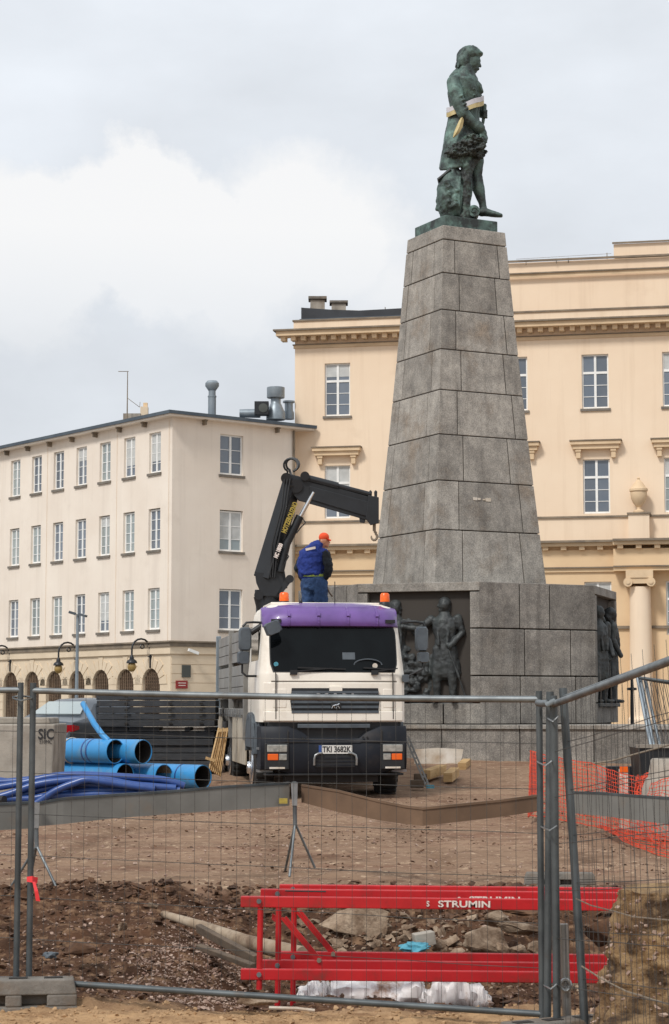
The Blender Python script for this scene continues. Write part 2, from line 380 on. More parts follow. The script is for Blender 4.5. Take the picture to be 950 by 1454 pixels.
M_ink = mat('black_lettering', srgb(36, 36, 38), rough=.6)
M_white = mat('white_lettering', srgb(226, 214, 206), rough=.6)
M_yel = mat('yellow_lettering', srgb(176, 156, 70), srgb(150, 130, 58), 30, .5)
M_red = mat('red_enamel', srgb(196, 28, 34), srgb(172, 20, 28), 3, .45, coat=.1, dirt=(srgb(112, 52, 42), 6, .56, .72, .7))
M_blue = mat('blue_drain_pipe', srgb(62, 146, 204), srgb(50, 132, 190), 2, .4, dirt=(srgb(120, 138, 140), 2.5, .52, .74, .6))
M_hose = mat('dark_blue_hose', srgb(52, 84, 146), srgb(42, 68, 126), 4, .32, dirt=(srgb(80, 90, 130), 6, .55, .78, .5))
M_pipein = mat('pipe_inner_wall', srgb(150, 140, 122), srgb(120, 112, 98), 4, .6)
M_orange = mat('orange_netting', srgb(218, 84, 52), srgb(196, 66, 42), 3, .6)
M_wood = mat('pine_timber', srgb(206, 172, 122), srgb(184, 148, 100), 4, .75, stretch=(1, 1, 6), rand=.12)
M_wood_d = mat('old_timber', srgb(104, 88, 72), srgb(78, 66, 54), 5, .9, bump=.4, bscale=30)
M_foam = mat('soiled_white_board', srgb(224, 218, 208), srgb(196, 184, 166), 3, .8, dirt=(srgb(160, 132, 100), 2.4, .5, .7, .6))
M_sheet = mat('soiled_white_sheeting', srgb(240, 238, 236), srgb(226, 222, 218), 4, .6, dirt=(srgb(150, 112, 82), 2.2, .55, .62, .9), bump=.2, bscale=20)
M_board_g = mat('grey_barrier_board', srgb(126, 124, 118), srgb(108, 106, 100), 2, .7, dirt=(srgb(132, 110, 88), 2.5, .56, .76, .5))
M_board_b = mat('brown_barrier_board', srgb(122, 96, 74), srgb(100, 78, 60), 2, .75, dirt=(srgb(70, 54, 42), 2.5, .56, .76, .5))
M_stone = mat('rubble_stone', srgb(172, 152, 130), srgb(122, 100, 80), 6, .95, bump=1, bscale=22, rand=.2, dirt=(srgb(92, 70, 52), 5, .47, .62, .8), bdist=.03)
M_heap = mat('earth_and_stone', srgb(186, 154, 112), srgb(108, 80, 54), 4, .97, bump=1, bscale=16, dirt=(srgb(58, 40, 28), 5, .48, .60, .85), bdist=.06)
M_clod = mat('soil_clods', srgb(110, 80, 58), srgb(64, 45, 33), 9, .98, bump=.4, bscale=40)
M_sandclod = mat('sand_clods', srgb(182, 150, 114), srgb(150, 120, 88), 9, .98)
M_gravel = mat('gravel_stones', srgb(186, 164, 148), srgb(120, 88, 74), 12, .95)
M_oldpipe = mat('dirty_pipe', srgb(170, 154, 134), srgb(140, 120, 98), 3, .85, dirt=(srgb(96, 74, 56), 3.5, .5, .66, .85))
M_rag = mat('blue_rag', srgb(88, 162, 180), srgb(64, 130, 150), 10, .7)
M_tape = mat('red_tape', srgb(230, 60, 66), rough=.5)
M_carp = mat('grey_car_paint', srgb(70, 78, 86), srgb(62, 70, 78), 2, .35, .3, coat=.4)
M_tail = mat('red_tail_lens', srgb(176, 28, 36), srgb(150, 20, 30), 8, .2)
M_skin = mat('skin', srgb(206, 150, 122), srgb(190, 130, 104), 20, .6)
M_jacket = mat('blue_jacket', srgb(34, 58, 138), srgb(26, 46, 116), 9, .85, bump=.6, bscale=14, bdist=.03)
M_sleeve = mat('dark_sleeve', srgb(32, 38, 46), srgb(24, 28, 34), 9, .85, bump=.6, bscale=14)
M_jeans = mat('blue_denim', srgb(52, 80, 122), srgb(38, 62, 100), 8, .9, bump=.6, bscale=16, bdist=.03)
M_lime = mat('lime_waistband', srgb(140, 156, 70), rough=.8)
M_cap = mat('orange_cap', srgb(244, 92, 48), srgb(232, 80, 40), 8, .8)
M_hair = mat('brown_hair', srgb(96, 74, 58), rough=.8)
M_sash_w = mat('white_ribbon', srgb(214, 214, 218), srgb(192, 190, 196), 6, .7)
M_sash_y = mat('yellow_ribbon', srgb(206, 192, 146), srgb(180, 162, 112), 6, .7)
M_globe = mat('amber_glass_globe', srgb(164, 136, 78), srgb(138, 112, 62), 5, .2)
M_plaque = mat('red_plaque', srgb(140, 44, 42), rough=.5)
M_green = mat('green_fixture', srgb(70, 74, 70), rough=.6)
# ------------------------------------------------------------------ the ground
PC = [(12.9, 0), (13.5, -.06), (14.2, -.17), (15.4, -.27), (16.6, -.30), (17.2, -.24), (19.0, .24), (20, .22), (25, .29), (33.6, .40), (39, .62), (44, .85), (60, .95), (90, 1.0), (300, 1.2)]
PL = [(12.9, 0), (13.6, 0), (14.4, .0), (15.6, .03), (17.5, .13), (18.6, .27), (19.4, .24), (25, .27), (33.6, .38), (44, .64), (60, .8), (90, 1.0), (300, 1.2)]
def base_z(x, y):
    e = -1.05+.16*math.sin(y*1.7)
    t = smooth01((x-e+.5)/1.0)
    if y > 25: t = smooth01((x+4.5)/3.5)
    elif y > 19.4: t = lerp(t, smooth01((x+4.5)/3.5), (y-19.4)/5.6)
    return lerp(interp(PL, y), interp(PC, y), t)
def dark_soil(x, y):
    n = noise.noise(Vector((x*.9, y*.9, 3)))*.5+noise.noise(Vector((x*3, y*3, 7)))*.3
    if y < 13.6: return smooth01((y-13.35+n*.5)/.25)*.85
    d = smooth01((18.9+n*1.0-y)/.25)
    return max(d, .55*smooth01((n-.18)*5) if y < 26 else 0)
def ground_z(x, y):
    z = base_z(x, y)
    if y < 60:
        v = Vector((x, y, 0))
        k = .022 if y < 13.4 else (.05 if y < 18.9 else .018)
        z += k*noise.fractal(v*2.6, .9, 2.1, 4)
        if 13.4 < y < 19.1: z += .10*noise.noise(v*1.1)+.05*abs(noise.noise(v*4.3))+.022*noise.noise(v*10)+.014*noise.noise(v*23)
        if y < 13.4: z += .014*noise.noise(v*9)+.03*noise.noise(v*1.3)+.010*noise.noise(v*20)
        if y > 19: z += .03*noise.noise(Vector((x*.35, y*1.6, 5)))+.014*noise.noise(Vector((x*1.2, y*5, 9)))+.012*noise.noise(Vector((x*4, y*7, 2)))
    return z
def rut(x, y):      # wheel tracks curving away from the truck
    if not 19.2 < y < 33.5: return 0
    r = 0
    for x0, k, ph in ((-.9, .0, 0), (.95, .0, 0), (-3.4, -.16, 1), (-1.7, -.16, 1), (1.6, .22, 2), (3.3, .22, 2)):
        c_ = x0+k*(33-y)+.25*math.sin(y*.35+ph)+.08*noise.noise(Vector((y*.9, x0, 0))); r = max(r, math.exp(-((x-c_)/.16)**2)*(.65+.5*noise.noise(Vector((y*.5, x0, 3)))))
    return r
def steps(a, b, s, g):
    o = [a]
    while o[-1] < b: o.append(o[-1]+s); s *= g
    return o
YS = [-400, -100, -30, -8, 0, 6, 9, 10.5, 11.4]+steps(11.8, 19.4, .027, 1.0)
YS += steps(YS[-1]+.05, 60, .05, 1.022)[0:]; YS += steps(YS[-1]+3, 4200, 4, 1.25)
XP = steps(.035, 3.7, .035, 1.0); XP += steps(XP[-1]+.1, 14, .1, 1.04); XP += steps(XP[-1]+1, 3000, 2, 1.4)
XS = [-x for x in reversed(XP)]+[0]+XP
vs = []; soil = []
for y in YS:
    for x in XS:
        r_k = rut(x, y) if abs(x) < 12 else 0; vs.append((x, y, ground_z(x, y)-.045*r_k+.012*r_k*math.sin(y*22) if -10 < y < 60 and abs(x) < 30 else base_z(x, max(y, 12.5)))); soil.append(max(dark_soil(x, y), .42*r_k))
nx = len(XS); fs = [(j*nx+i, j*nx+i+1, (j+1)*nx+i+1, (j+1)*nx+i) for j in range(len(YS)-1) for i in range(nx-1)]
gm = bpy.data.meshes.new('ground'); gm.from_pydata(vs, [], fs); gm.update(); gm.shade_smooth()
at_ = gm.attributes.new('soil', 'FLOAT', 'POINT'); at_.data.foreach_set('value', soil)
def ground_mat():
    m = bpy.data.materials.new('building_site_earth'); m.use_nodes = True; N, L = m.node_tree.nodes, m.node_tree.links
    b = N['Principled BSDF']; b.inputs['Roughness'].default_value = .97; b.inputs['Specular IOR Level'].default_value = .15
    g = N.new('ShaderNodeNewGeometry').outputs['Position']
    def nz(sc, det=8, ro=.65, st=(1, 1, 1)):
        mp = N.new('ShaderNodeMapping'); mp.inputs['Scale'].default_value = st; L.new(g, mp.inputs[0])
        n = N.new('ShaderNodeTexNoise'); n.inputs['Scale'].default_value = sc; n.inputs['Detail'].default_value = det; n.inputs['Roughness'].default_value = ro
        L.new(mp.outputs[0], n.inputs['Vector']); return n.outputs['Fac']
    def rm(f, a, c, t0=0, t1=1):
        r = N.new('ShaderNodeMapRange'); r.inputs[1].default_value = a; r.inputs[2].default_value = c; r.inputs[3].default_value = t0; r.inputs[4].default_value = t1
        L.new(f, r.inputs[0]); return r.outputs[0]
    def mix(f, a, c):
        x = N.new('ShaderNodeMixRGB'); L.new(f, x.inputs[0])
        for i, q in ((1, a), (2, c)):
            if isinstance(q, tuple): x.inputs[i].default_value = q
            else: L.new(q, x.inputs[i])
        return x.outputs[0]
    sand = mix(rm(nz(.5), .35, .65), srgb(156, 129, 106), srgb(132, 107, 87))
    sand = mix(rm(nz(1.1, 8, .7, (.35, 1.6, 1)), .50, .64), sand, srgb(128, 98, 80))
    sand = mix(rm(nz(5, 8, .75, (.6, 1.5, 1)), .53, .64), sand, srgb(104, 80, 66))
    sand = mix(rm(nz(9, 6, .7), .57, .66, 0, .8), sand, srgb(204, 178, 150))
    dk = mix(rm(nz(2.2), .35, .65), srgb(98, 70, 52), srgb(60, 43, 33))
    dk = mix(rm(nz(8), .50, .64), dk, srgb(134, 106, 82))
    a = N.new('ShaderNodeAttribute'); a.attribute_name = 'soil'
    sx = N.new('ShaderNodeSeparateXYZ'); L.new(g, sx.inputs[0])
    fore = rm(sx.outputs[1], 13.9, 13.1); sand = mix(fore, sand, mix(rm(nz(3.4, 9, .75), .4, .66), srgb(196, 160, 120), srgb(140, 108, 78)))
    c = mix(a.outputs['Fac'], sand, dk)
    pave = mix(rm(sx.outputs[1], 55, 62), c, mix(rm(nz(.6), .3, .7), srgb(150, 146, 140), srgb(126, 122, 118)))
    L.new(pave, b.inputs['Base Color'])
    bp = N.new('ShaderNodeBump'); bp.inputs['Strength'].default_value = .9; bp.inputs['Distance'].default_value = .03
    L.new(nz(16, 10, .75), bp.inputs['Height']); L.new(bp.outputs[0], b.inputs['Normal']); return m
M_ground = ground_mat(); gm.materials.append(M_ground)
go = bpy.data.objects.new('ground', gm); COL.objects.link(go); go['kind'] = 'structure'

def scatter(name, m, n, area, size, sub, seed, cond=None, flat=.7, sink=.25, amp=.25, label='', cat=''):
    rnd = np.random.RandomState(seed); protos = []; F0 = []
    for k in range(10):
        pv, pf = hull(9, seed*31+k); protos.append(np.array([tuple(v) for v in pv])); F0.append(pf)
    V = []; FF = []; off = 0; tries = 0
    while len(V) < n and tries < n*12:
        tries += 1
        x = rnd.uniform(area[0], area[1]); y = rnd.uniform(area[2], area[3])
        if cond and rnd.rand() > cond(x, y): continue
        s = size[0]*(size[1]/size[0])**(rnd.rand()**2.2)
        pi_ = rnd.randint(10); P = protos[pi_]*np.array([s*rnd.uniform(.7, 1.3), s*rnd.uniform(.7, 1.3), s*flat*rnd.uniform(.7, 1.2)])
        a = rnd.uniform(0, 6.28); b_ = rnd.uniform(-.5, .5); ca, sa, cb, sb = math.cos(a), math.sin(a), math.cos(b_), math.sin(b_)
        P = P @ np.array([[cb, 0, sb], [0, 1, 0], [-sb, 0, cb]]) @ np.array([[ca, sa, 0], [-sa, ca, 0], [0, 0, 1]])
        V.append(P+np.array([x, y, ground_z(x, y)+s*flat*(1-2*sink)])); FF += [tuple(i+off for i in f) for f in F0[pi_]]; off += len(P)
    me = bpy.data.meshes.new(name); V = np.concatenate(V)
    me.from_pydata(V.tolist(), [], FF); me.materials.append(m)
    o = bpy.data.objects.new(name, me); COL.objects.link(o); tag(o, label, cat, None, 'stuff'); return o
pit = lambda x, y: smooth01((18.9-y)*2)
scatter('soil_clods', M_clod, 8000, (-3.6, 3.6, 13.5, 19.0), (.006, .045), 1, 1, pit, label='dark brown soil clods over the dug bank behind the fence', cat='soil clods')
scatter('sand_clods', M_sandclod, 3500, (-2.6, 2.6, 12.0, 13.6), (.004, .024), 1, 2, label='light sandy clods on the foreground earth in front of the fence', cat='sand clods')
scatter('gravel', M_gravel, 7500, (-2.6, 1.7, 13.6, 18.7), (.006, .022), 1, 3, lambda x, y: max(smooth01(1.5-abs(x+1.1)/.55-abs(y-15.3)/3.2), .10), label='pinkish grey gravel spilled down the left bank of the trench', cat='gravel')
scatter('plaza_pebbles', M_gravel, 1600, (-5.5, 5.5, 19.2, 33), (.008, .028), 1, 4, label='small pebbles strewn over the trodden earth before the truck', cat='pebbles')
scatter('bank_clods', M_clod, 1800, (-3.6, 3.4, 18.2, 19.3), (.012, .065), 1, 5, lambda x, y: .4+.6*noise.noise(Vector((x*2, 0, 0))), label='dark clods heaped along the rim of the trench', cat='soil clods')

scatter('trodden_crumbs', M_clod, 3000, (-5.5, 5.5, 19.2, 34), (.008, .035), 1, 6, lambda x, y: smooth01(noise.noise(Vector((x*.7, y*.9, 4)))*4+.2), flat=.45, label='dark crumbs of soil trodden over the earth between trench and truck', cat='soil crumbs')
scatter('trench_rubble', M_stone, 420, (-.3, 2.0, 15.7, 18.4), (.018, .085), 1, 7, lambda x, y: smooth01(noise.noise(Vector((x*1.6, y*1.2, 8)))*3+.6), label='broken pale rubble strewn in the trench behind the red frames', cat='rubble')
# ------------------------------------------------------------------ buildings
class Facade:
    def __init__(s, O, d, flip=1):
        s.O = Vector((O[0], O[1], 0)); s.d = Vector((d[0], d[1], 0)).normalized()
        n = Vector((s.d.y, -s.d.x, 0)); s.n = n if n.y < 0 else -n
    def P(s, a, z, o=0): p = s.O+s.d*a+s.n*o; return Vector((p.x, p.y, z))
    def Y(s, a): return (s.O+s.d*a).y
    def z(s, v, a): return EYE+TT(v)*s.Y(a)
    def s_at(s, u, v=1000):
        k = UU(u, v); return (k*s.O.y-s.O.x)/(s.d.x-k*s.d.y)
    def box(s, mb, a0, a1, o0, o1, z0, z1):
        b = [s.P(a0, z0, o0), s.P(a1, z0, o0), s.P(a1, z0, o1), s.P(a0, z0, o1)]
        return mb.hexa(b, [Vector((p.x, p.y, z1)) for p in b])
    def M(s, a, z, o=0):    # local x along facade to the viewer's right, y inward, z up
        r = s.d if s.d.x > 0 else -s.d
        M = Matrix((r, -s.n, Vector((0, 0, 1)))).transposed().to_4x4(); M.translation = s.P(a, z, o); return M
    def wall(s, mb, a0, a1, z0, z1, holes, depth):
        xs = sorted({a0, a1, *[h[0] for h in holes], *[h[1] for h in holes]}); zs = sorted({z0, z1, *[h[2] for h in holes], *[h[3] for h in holes]})
        for i in range(len(xs)-1):
            for j in range(len(zs)-1):
                cx, cz = (xs[i]+xs[i+1])/2, (zs[j]+zs[j+1])/2
                if any(h[0] < cx < h[1] and h[2] < cz < h[3] for h in holes): continue
                mb.add([s.P(xs[i], zs[j]), s.P(xs[i+1], zs[j]), s.P(xs[i+1], zs[j+1]), s.P(xs[i], zs[j+1])], [(0, 1, 2, 3)])
        for a, b, c, d in holes:
            q = [(a, c), (b, c), (b, d), (a, d)]
            for k in range(4):
                p, r = q[k], q[(k+1) % 4]
                mb.add([s.P(*p), s.P(*r), s.P(*r, -depth), s.P(*p, -depth)], [(0, 1, 2, 3)])
def window_meshes(w, h, leaf=2, tz=.62, bars=(.21, .42), key=''):
    f = MB(); t = .072; d = .06
    f.box(-w/2, w/2, 0, d, 0, t+.02); f.box(-w/2, w/2, 0, d, h-t, h); f.box(-w/2, -w/2+t, 0, d, t+.02, h-t); f.box(w/2-t, w/2, 0, d, t+.02, h-t)
    f.box(-.055, .055, -.012, d-.01, t+.02, h-t)
    if tz: 
        f.box(-w/2+t, -.055, -.008, d-.01, h*tz+.01, h*tz+.12); f.box(.055, w/2-t, -.008, d-.01, h*tz+.01, h*tz+.12)
    for b in bars:
        f.box(-w/2+t, -.045, .004, d-.012, h*b, h*b+.028); f.box(.045, w/2-t, .004, d-.012, h*b, h*b+.028)
    fm = local_mesh(f, 'window', M_frame)
    g = MB(); g.box(-w/2+t-.01, -.04, .03, .045, t, h-t+.01); gm1 = local_mesh(g, 'pane', M_glass)
    g = MB(); g.box(.04, w/2-t+.01, .03, .045, t, h-t+.01); gm2 = local_mesh(g, 'pane', M_glass)
    g = MB(); g.box(-w/2-.08, w/2+.08, -.30, .02, -.12, -.004); sm = local_mesh(g, 'sill', M_sill)
    def cur(me):
        c = me.copy(); c.materials.clear(); c.materials.append(M_curtain_reflection); return c
    return fm, gm1, gm2, sm, cur(gm1), cur(gm2)
M_blind = mat('roller_blind', srgb(196, 198, 196), srgb(180, 182, 180), 3, .8)
WR = random.Random(21)
def put_window(ms, fac, a, z, depth, parent, curtain=False, sill=True):
    M = fac.M(a, z, -depth)
    w = place(ms[0], 'window', M, parent)
    place(ms[4 if curtain else 1], 'pane', M, w); place(ms[5 if curtain else 2], 'pane', M, w)
    if WR.random() < .38:      # a blind drawn part of the way behind the glazing bars
        xs = [v.co.x for v in ms[0].vertices]; h_ = max(v.co.z for v in ms[0].vertices); w_ = max(xs)-.08; k = WR.choice((.25, .35, .5, .7)); g = MB(M=M); g.box(-w_, -.05, .018, .03, h_*(1-k), h_-.07); g.box(.05, w_, .018, .03, h_*(1-k), h_-.07)
        g.build('blind', M_blind, w, kind='stuff')
    if sill: place(ms[3], 'sill', M @ Matrix.Translation((0, -(depth-.22), 0)), w)
    return w
# --- cream corner building on the left
LF = Facade((-7.46, 90), (-.615, .789)); LR = Facade((-7.46, 90), (.789, .615))
lb = thing('corner_building', 'cream plastered corner building with an arcade, three storeys of windows and a low grey roof', 'building', (-7.46, 90, 1.0))
zt = LF.z(592, 0); zb = LF.z(915, 0); zg = .2
rows = [(LF.z(671.5, 1.47), LF.z(614, 1.47)), (LF.z(781, 1.47), LF.z(722, 1.47)), (LF.z(894, 1.47), LF.z(835, 1.47))]
hw = .50; NW = 13
wl_ = MB(); holes = [(1.47+2.22*k-hw, 1.47+2.22*k+hw, a, b) for k in range(NW) for a, b in rows]
LF.wall(wl_, 0, 30.2, zb, zt, holes, .20)
rh = [(3.33-.66, 3.33+.66, a, b) for a, b in rows]; LR.wall(wl_, 0, 7.02, zb, zt, rh, .2)
A, B, C_, D_ = LF.P(30.2, 0), LF.P(30.2, 0, -9), LR.P(7.02, 0, -9), LR.P(7.02, 0)
for p, q in ((A, B), (B, C_), (C_, D_)):
    wl_.add([(p.x, p.y, zg), (q.x, q.y, zg), (q.x, q.y, zt), (p.x, p.y, zt)], [(0, 1, 2, 3)])
wl_.build('wall', M_cream, lb)
# dark rooms behind the panes
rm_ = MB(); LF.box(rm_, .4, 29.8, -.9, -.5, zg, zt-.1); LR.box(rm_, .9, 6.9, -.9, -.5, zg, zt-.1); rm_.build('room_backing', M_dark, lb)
wmL = window_meshes(2*hw, rows[0][1]-rows[0][0], tz=0, bars=(.24, .49, .74)); wmR = window_meshes(1.32, rows[0][1]-rows[0][0], tz=0, bars=(.30, .62))
for k in range(NW):
    for j, (a, b) in enumerate(rows): put_window(wmL, LF, 1.47+2.22*k, a, .12, lb, curtain=(k*7+j*3) % 4 in ((1, 2) if j else (2,)))
for j, (a, b) in enumerate(rows): put_window(wmR, LR, 3.33, a, .12, lb, curtain=(j == 1))
# string course, eaves, roof
def corner_band(mb, o0, o1, z0, z1, aL=30.2, aR=7.02):
    for o, q in ((o0, 0), ):
        pts = lambda off: [LF.P(aL, 0, off), None, LR.P(aR, 0, off)]
    def cor(off): n = LF.n+LR.n; return LF.O+(n/(n.dot(LF.n)))*off
    i, j = cor(o0), cor(o1)
    for f, a in ((LF, aL), (LR, aR)):
        b = [Vector((p.x, p.y, z0)) for p in (i, f.P(a, 0, o0), f.P(a, 0, o1), j)]
        mb.hexa(b, [Vector((p.x, p.y, z1)) for p in b])
mb = MB(); corner_band(mb, -.02, .16, zb-.09, zb+.10); corner_band(mb, -.02, .24, zb+.10, zb+.17); mb.build('string_course', M_ledge, lb)
mb = MB(); corner_band(mb, -.02, .10, zb-.42, zb-.09); mb.build('frieze', M_cream2, lb)
mb = MB(); corner_band(mb, -1.2, .42, zt, zt+.09, 30.6, 7.9); mb.build('soffit', M_cream, lb)
mb = MB(); corner_band(mb, -1.2, .50, zt+.09, zt+.24, 30.7, 8.0); mb.build('eaves_edge', M_roof, lb)
mb = MB()
e = [LF.P(30.7, zt+.24, .4), LR.O+Vector((0, -.5, zt+.24)), LR.P(8.0, zt+.24, .4), LR.P(8.0, zt+1.0, -5), LF.P(30.7, zt+1.0, -5)]
mb.add([LF.P(30.7, zt+.24, .48), LF.O+(LF.n+LR.n)*.48+Vector((0, 0, zt+.24)), LR.P(8.0, zt+.24, .48), LR.P(8.0, zt+.5, -5), LF.O-(LF.n+LR.n)*5+Vector((0, 0, zt+.5)), LF.P(30.7, zt+.5, -5)],
       [(0, 1, 4, 5), (1, 2, 3, 4)]); mb.build('roof', M_roof, lb)
br = MB(); br.box(-.05, .05, -.24, 0, -.22, 0); br.box(-.08, .08, -.28, 0, -.05, .0); bme = local_mesh(br, 'eaves_bracket', M_ledge)
for k in range(NW): place(bme, 'eaves_bracket', LF.M(1.47+2.22*k+1.11-.35, zt-.02), lb)
for a in (1.7, 5.9): place(bme, 'eaves_bracket', LR.M(a, zt-.02), lb)
mb = MB(); mb.tube([LR.P(6.93, zt-.05, .07), LR.P(6.93, 1.2, .07)], .055, 8); mb.build('downpipe', M_ledge, lb, smooth=40)
mb = MB()
for k in (1, 4, 8): mb.tube([LF.P(1.47+2.22*k+1.1, zt, .02), LF.P(1.47+2.22*k+1.1, zb, .02)], .007, 4)
mb.tube([LF.P(.25, zt-.1, .02), LF.P(.25, zb, .02)], .007, 4); mb.build('lightning_wire', M_trim, lb, kind='stuff')
# arcade storey: piers with round arches
za = LF.z(949, 1.47); ar = .74; zs_ = za-ar
mb = MB(); NA = 13; NSEG = 10
def arch_bay(mb, fac, c, r, a0, a1, z0, z1, spring, depth):
    arc = [(c+r*math.cos(math.pi*i/NSEG), spring+r*math.sin(math.pi*i/NSEG)) for i in range(NSEG+1)]
    loop = [(c+r, z0)]+arc+[(c-r, z0)]
    for i in range(NSEG):
        (x0, y0), (x1, y1) = arc[i], arc[i+1]; mb.add([fac.P(x0, y0), fac.P(x1, y1), fac.P(x1, z1), fac.P(x0, z1)], [(0, 1, 2, 3)])
    mb.add([fac.P(a0, z0), fac.P(c-r, z0), fac.P(c-r, z1), fac.P(a0, z1)], [(0, 1, 2, 3)])
    mb.add([fac.P(c+r, z0), fac.P(a1, z0), fac.P(a1, z1), fac.P(c+r, z1)], [(0, 1, 2, 3)])
    for p, q in zip(loop, loop[1:]): mb.add([fac.P(*p), fac.P(*q), fac.P(*q, -depth), fac.P(*p, -depth)], [(0, 1, 2, 3)])
for k in range(NA):
    c = 1.62+2.22*k; a0 = 0 if k == 0 else c-1.11; arch_bay(mb, LF, c, ar, a0, c+1.11, zg, zb-.09, zs_, .45)
mb.add([LF.P(1.62+2.22*(NA-1)+1.11, zg), LF.P(30.2, zg), LF.P(30.2, zb), LF.P(1.62+2.22*(NA-1)+1.11, zb)], [(0, 1, 2, 3)])
arch_bay(mb, LR, 6.36, .6, 0, 7.02, zg, zb-.09, zs_-.1, .45)
mb.build('arcade_wall', M_cream2, lb)
# lattice screens set inside the arches
lat = MB(); H = zs_+ar-zg
for i in range(9):
    x = -ar+(i+.5)*2*ar/9; top = math.sqrt(max(.01, ar*ar-x*x))+zs_-zg; lat.box(x-.022, x+.022, 0, .05, 0, top)
for j in range(int(H/.16)):
    zz = j*.16; hwid = ar if zz < zs_-zg else math.sqrt(max(.0, ar*ar-(zz-zs_+zg)**2)); lat.box(-hwid, hwid, .052, .08, zz, zz+.045)
latm = local_mesh(lat, 'lattice', M_lattice)
for k in range(NA): place(latm, 'lattice', LF.M(1.62+2.22*k, zg, -.10), lb)
# raised voussoirs round each arch and rusticated courses on the piers
vo = MB(); n = 9
for i in range(n):
    a, b = math.pi*(i+.06)/n, math.pi*(i+.94)/n; r0, r1 = ar+.01, ar+(.62 if i % 2 == 0 else .46)
    q = [(math.cos(t)*r, math.sin(t)*r) for t, r in ((a, r0), (a, r1), (b, r1), (b, r0))]
    vo.hexa([(x, 0, z) for x, z in q], [(x, -.035, z) for x, z in q])
vom = local_mesh(vo, 'arch_stones', M_cream2)
pr = MB(); pw = 1.11-ar
for j in range(9):
    z1 = -j*.40; pr.box(-pw+.02, pw-.02, -.035, 0, z1-.375, z1)
prm = local_mesh(pr, 'pier_stones', M_cream2)
for k in range(NA):
    place(vom, 'arch_stones', LF.M(1.62+2.22*k, zs_), lb)
    if k < NA-1: place(prm, 'pier_stones', LF.M(1.62+2.22*k+1.11, zs_+.0), lb)
mb = MB()
for j in range(9): LR.box(mb, .03, 5.0, 0, .03, zb-.5-.42*(j+1)+.03, zb-.5-.42*j)
mb.build('corner_courses', M_cream2, lb)
def plate(name, u, v, w, h, m, label, cat, off=.06):
    a = LR.s_at(u, v); z = LR.z(v, a); t = thing(name, label, cat, LR.P(a, z-h/2, off))
    mb = MB(); LR.box(mb, a-w/2, a+w/2, .03, off+.03, z-h/2, z+h/2); mb.build('panel', m, t); return t, a, z
plate('wall_board', 263.5, 953, .46, .56, M_green, 'small dark grey square board fixed above the red plaque on the corner building', 'board')
t, a, z = plate('plaque', 257, 972, .62, .36, M_plaque, 'small red plaque with faint white lines on the corner building', 'plaque')
mb = MB()
for dz, w in ((.07, .44), (-.04, .38)): LR.box(mb, a-w/2, a+w/2, .09, .095, z+dz-.015, z+dz+.015)
mb.build('inscription', M_white, t)
# security camera on corner
a = LR.s_at(272, 928); z = LR.z(928, a); t = thing('security_camera', 'small white security camera under the string course at the building corner', 'camera', LR.P(a, z, .1))
mb = MB(); mb.bar(LR.P(a-.15, z+.12, .05), LR.P(a-.15, z+.12, .35), .05, .05); mb.build('mount', M_frame, t)
mb = MB(); mb.bar(LR.P(a-.4, z+.16, .35), LR.P(a+.1, z, .40), .13, .13); mb.build('housing', M_frame, t)
# arcade lanterns on curved brackets
for i, lab in ((0, 'black wall lantern with amber globe on a curved bracket, nearest the building corner'), (3, 'black wall lantern with amber globe on a curved bracket, middle one behind the floodlight mast'), (6, 'black wall lantern with amber globe, leftmost and partly cut by the frame')):
    a = 1.62+2.22*i+.0; z0 = LF.z(949, 1.47)+.02
    t = thing('wall_lantern', lab, 'lantern', LF.P(a, z0, 0), group='lanterns along the arcade')
    mb = MB(); pth = [LF.P(a, z0, .05)]+[LF.P(a+.0, z0+.75, .05)]
    for q in range(9):
        th = math.pi*q/8; pth.append(LF.P(a+.0, z0+.95+.42*math.sin(th), .55-.48*math.cos(th)))
    pth = [LF.P(a, z0, .06), LF.P(a, z0+.5, .06)]+[LF.P(a, z0+.85+.48*math.sin(math.pi*q/8), .56-.50*math.cos(math.pi*q/8)) for q in range(9)]+[LF.P(a, z0+.62, 1.06)]
    mb.tube(pth, .045, 8); mb.lathe([(.12, 0), (.12, .05), (.03, .06)], LF.P(a, z0+.5, .06), 8)
    mb.tube([LF.P(a, z0+.98+.1*math.sin(q*.8), .5+.1*math.cos(q*.8)) for q in range(8)], .03, 6, closed=True); mb.build('bracket', M_black, t, smooth=50)
    c = LF.P(a, z0+.02, 1.06); mb = MB(); mb.lathe([(.03, .66), (.05, .55), (.10, .46), (.10, .38), (.22, .30), (.25, .22), (.25, .18)], c, 14); mb.build('lamp_shade', M_black, t, smooth=50)
    mb = MB(); mb.ell(c+Vector((0, 0, .02)), (.20, .20, .23), 3); mb.build('globe', M_globe, t, smooth=80)
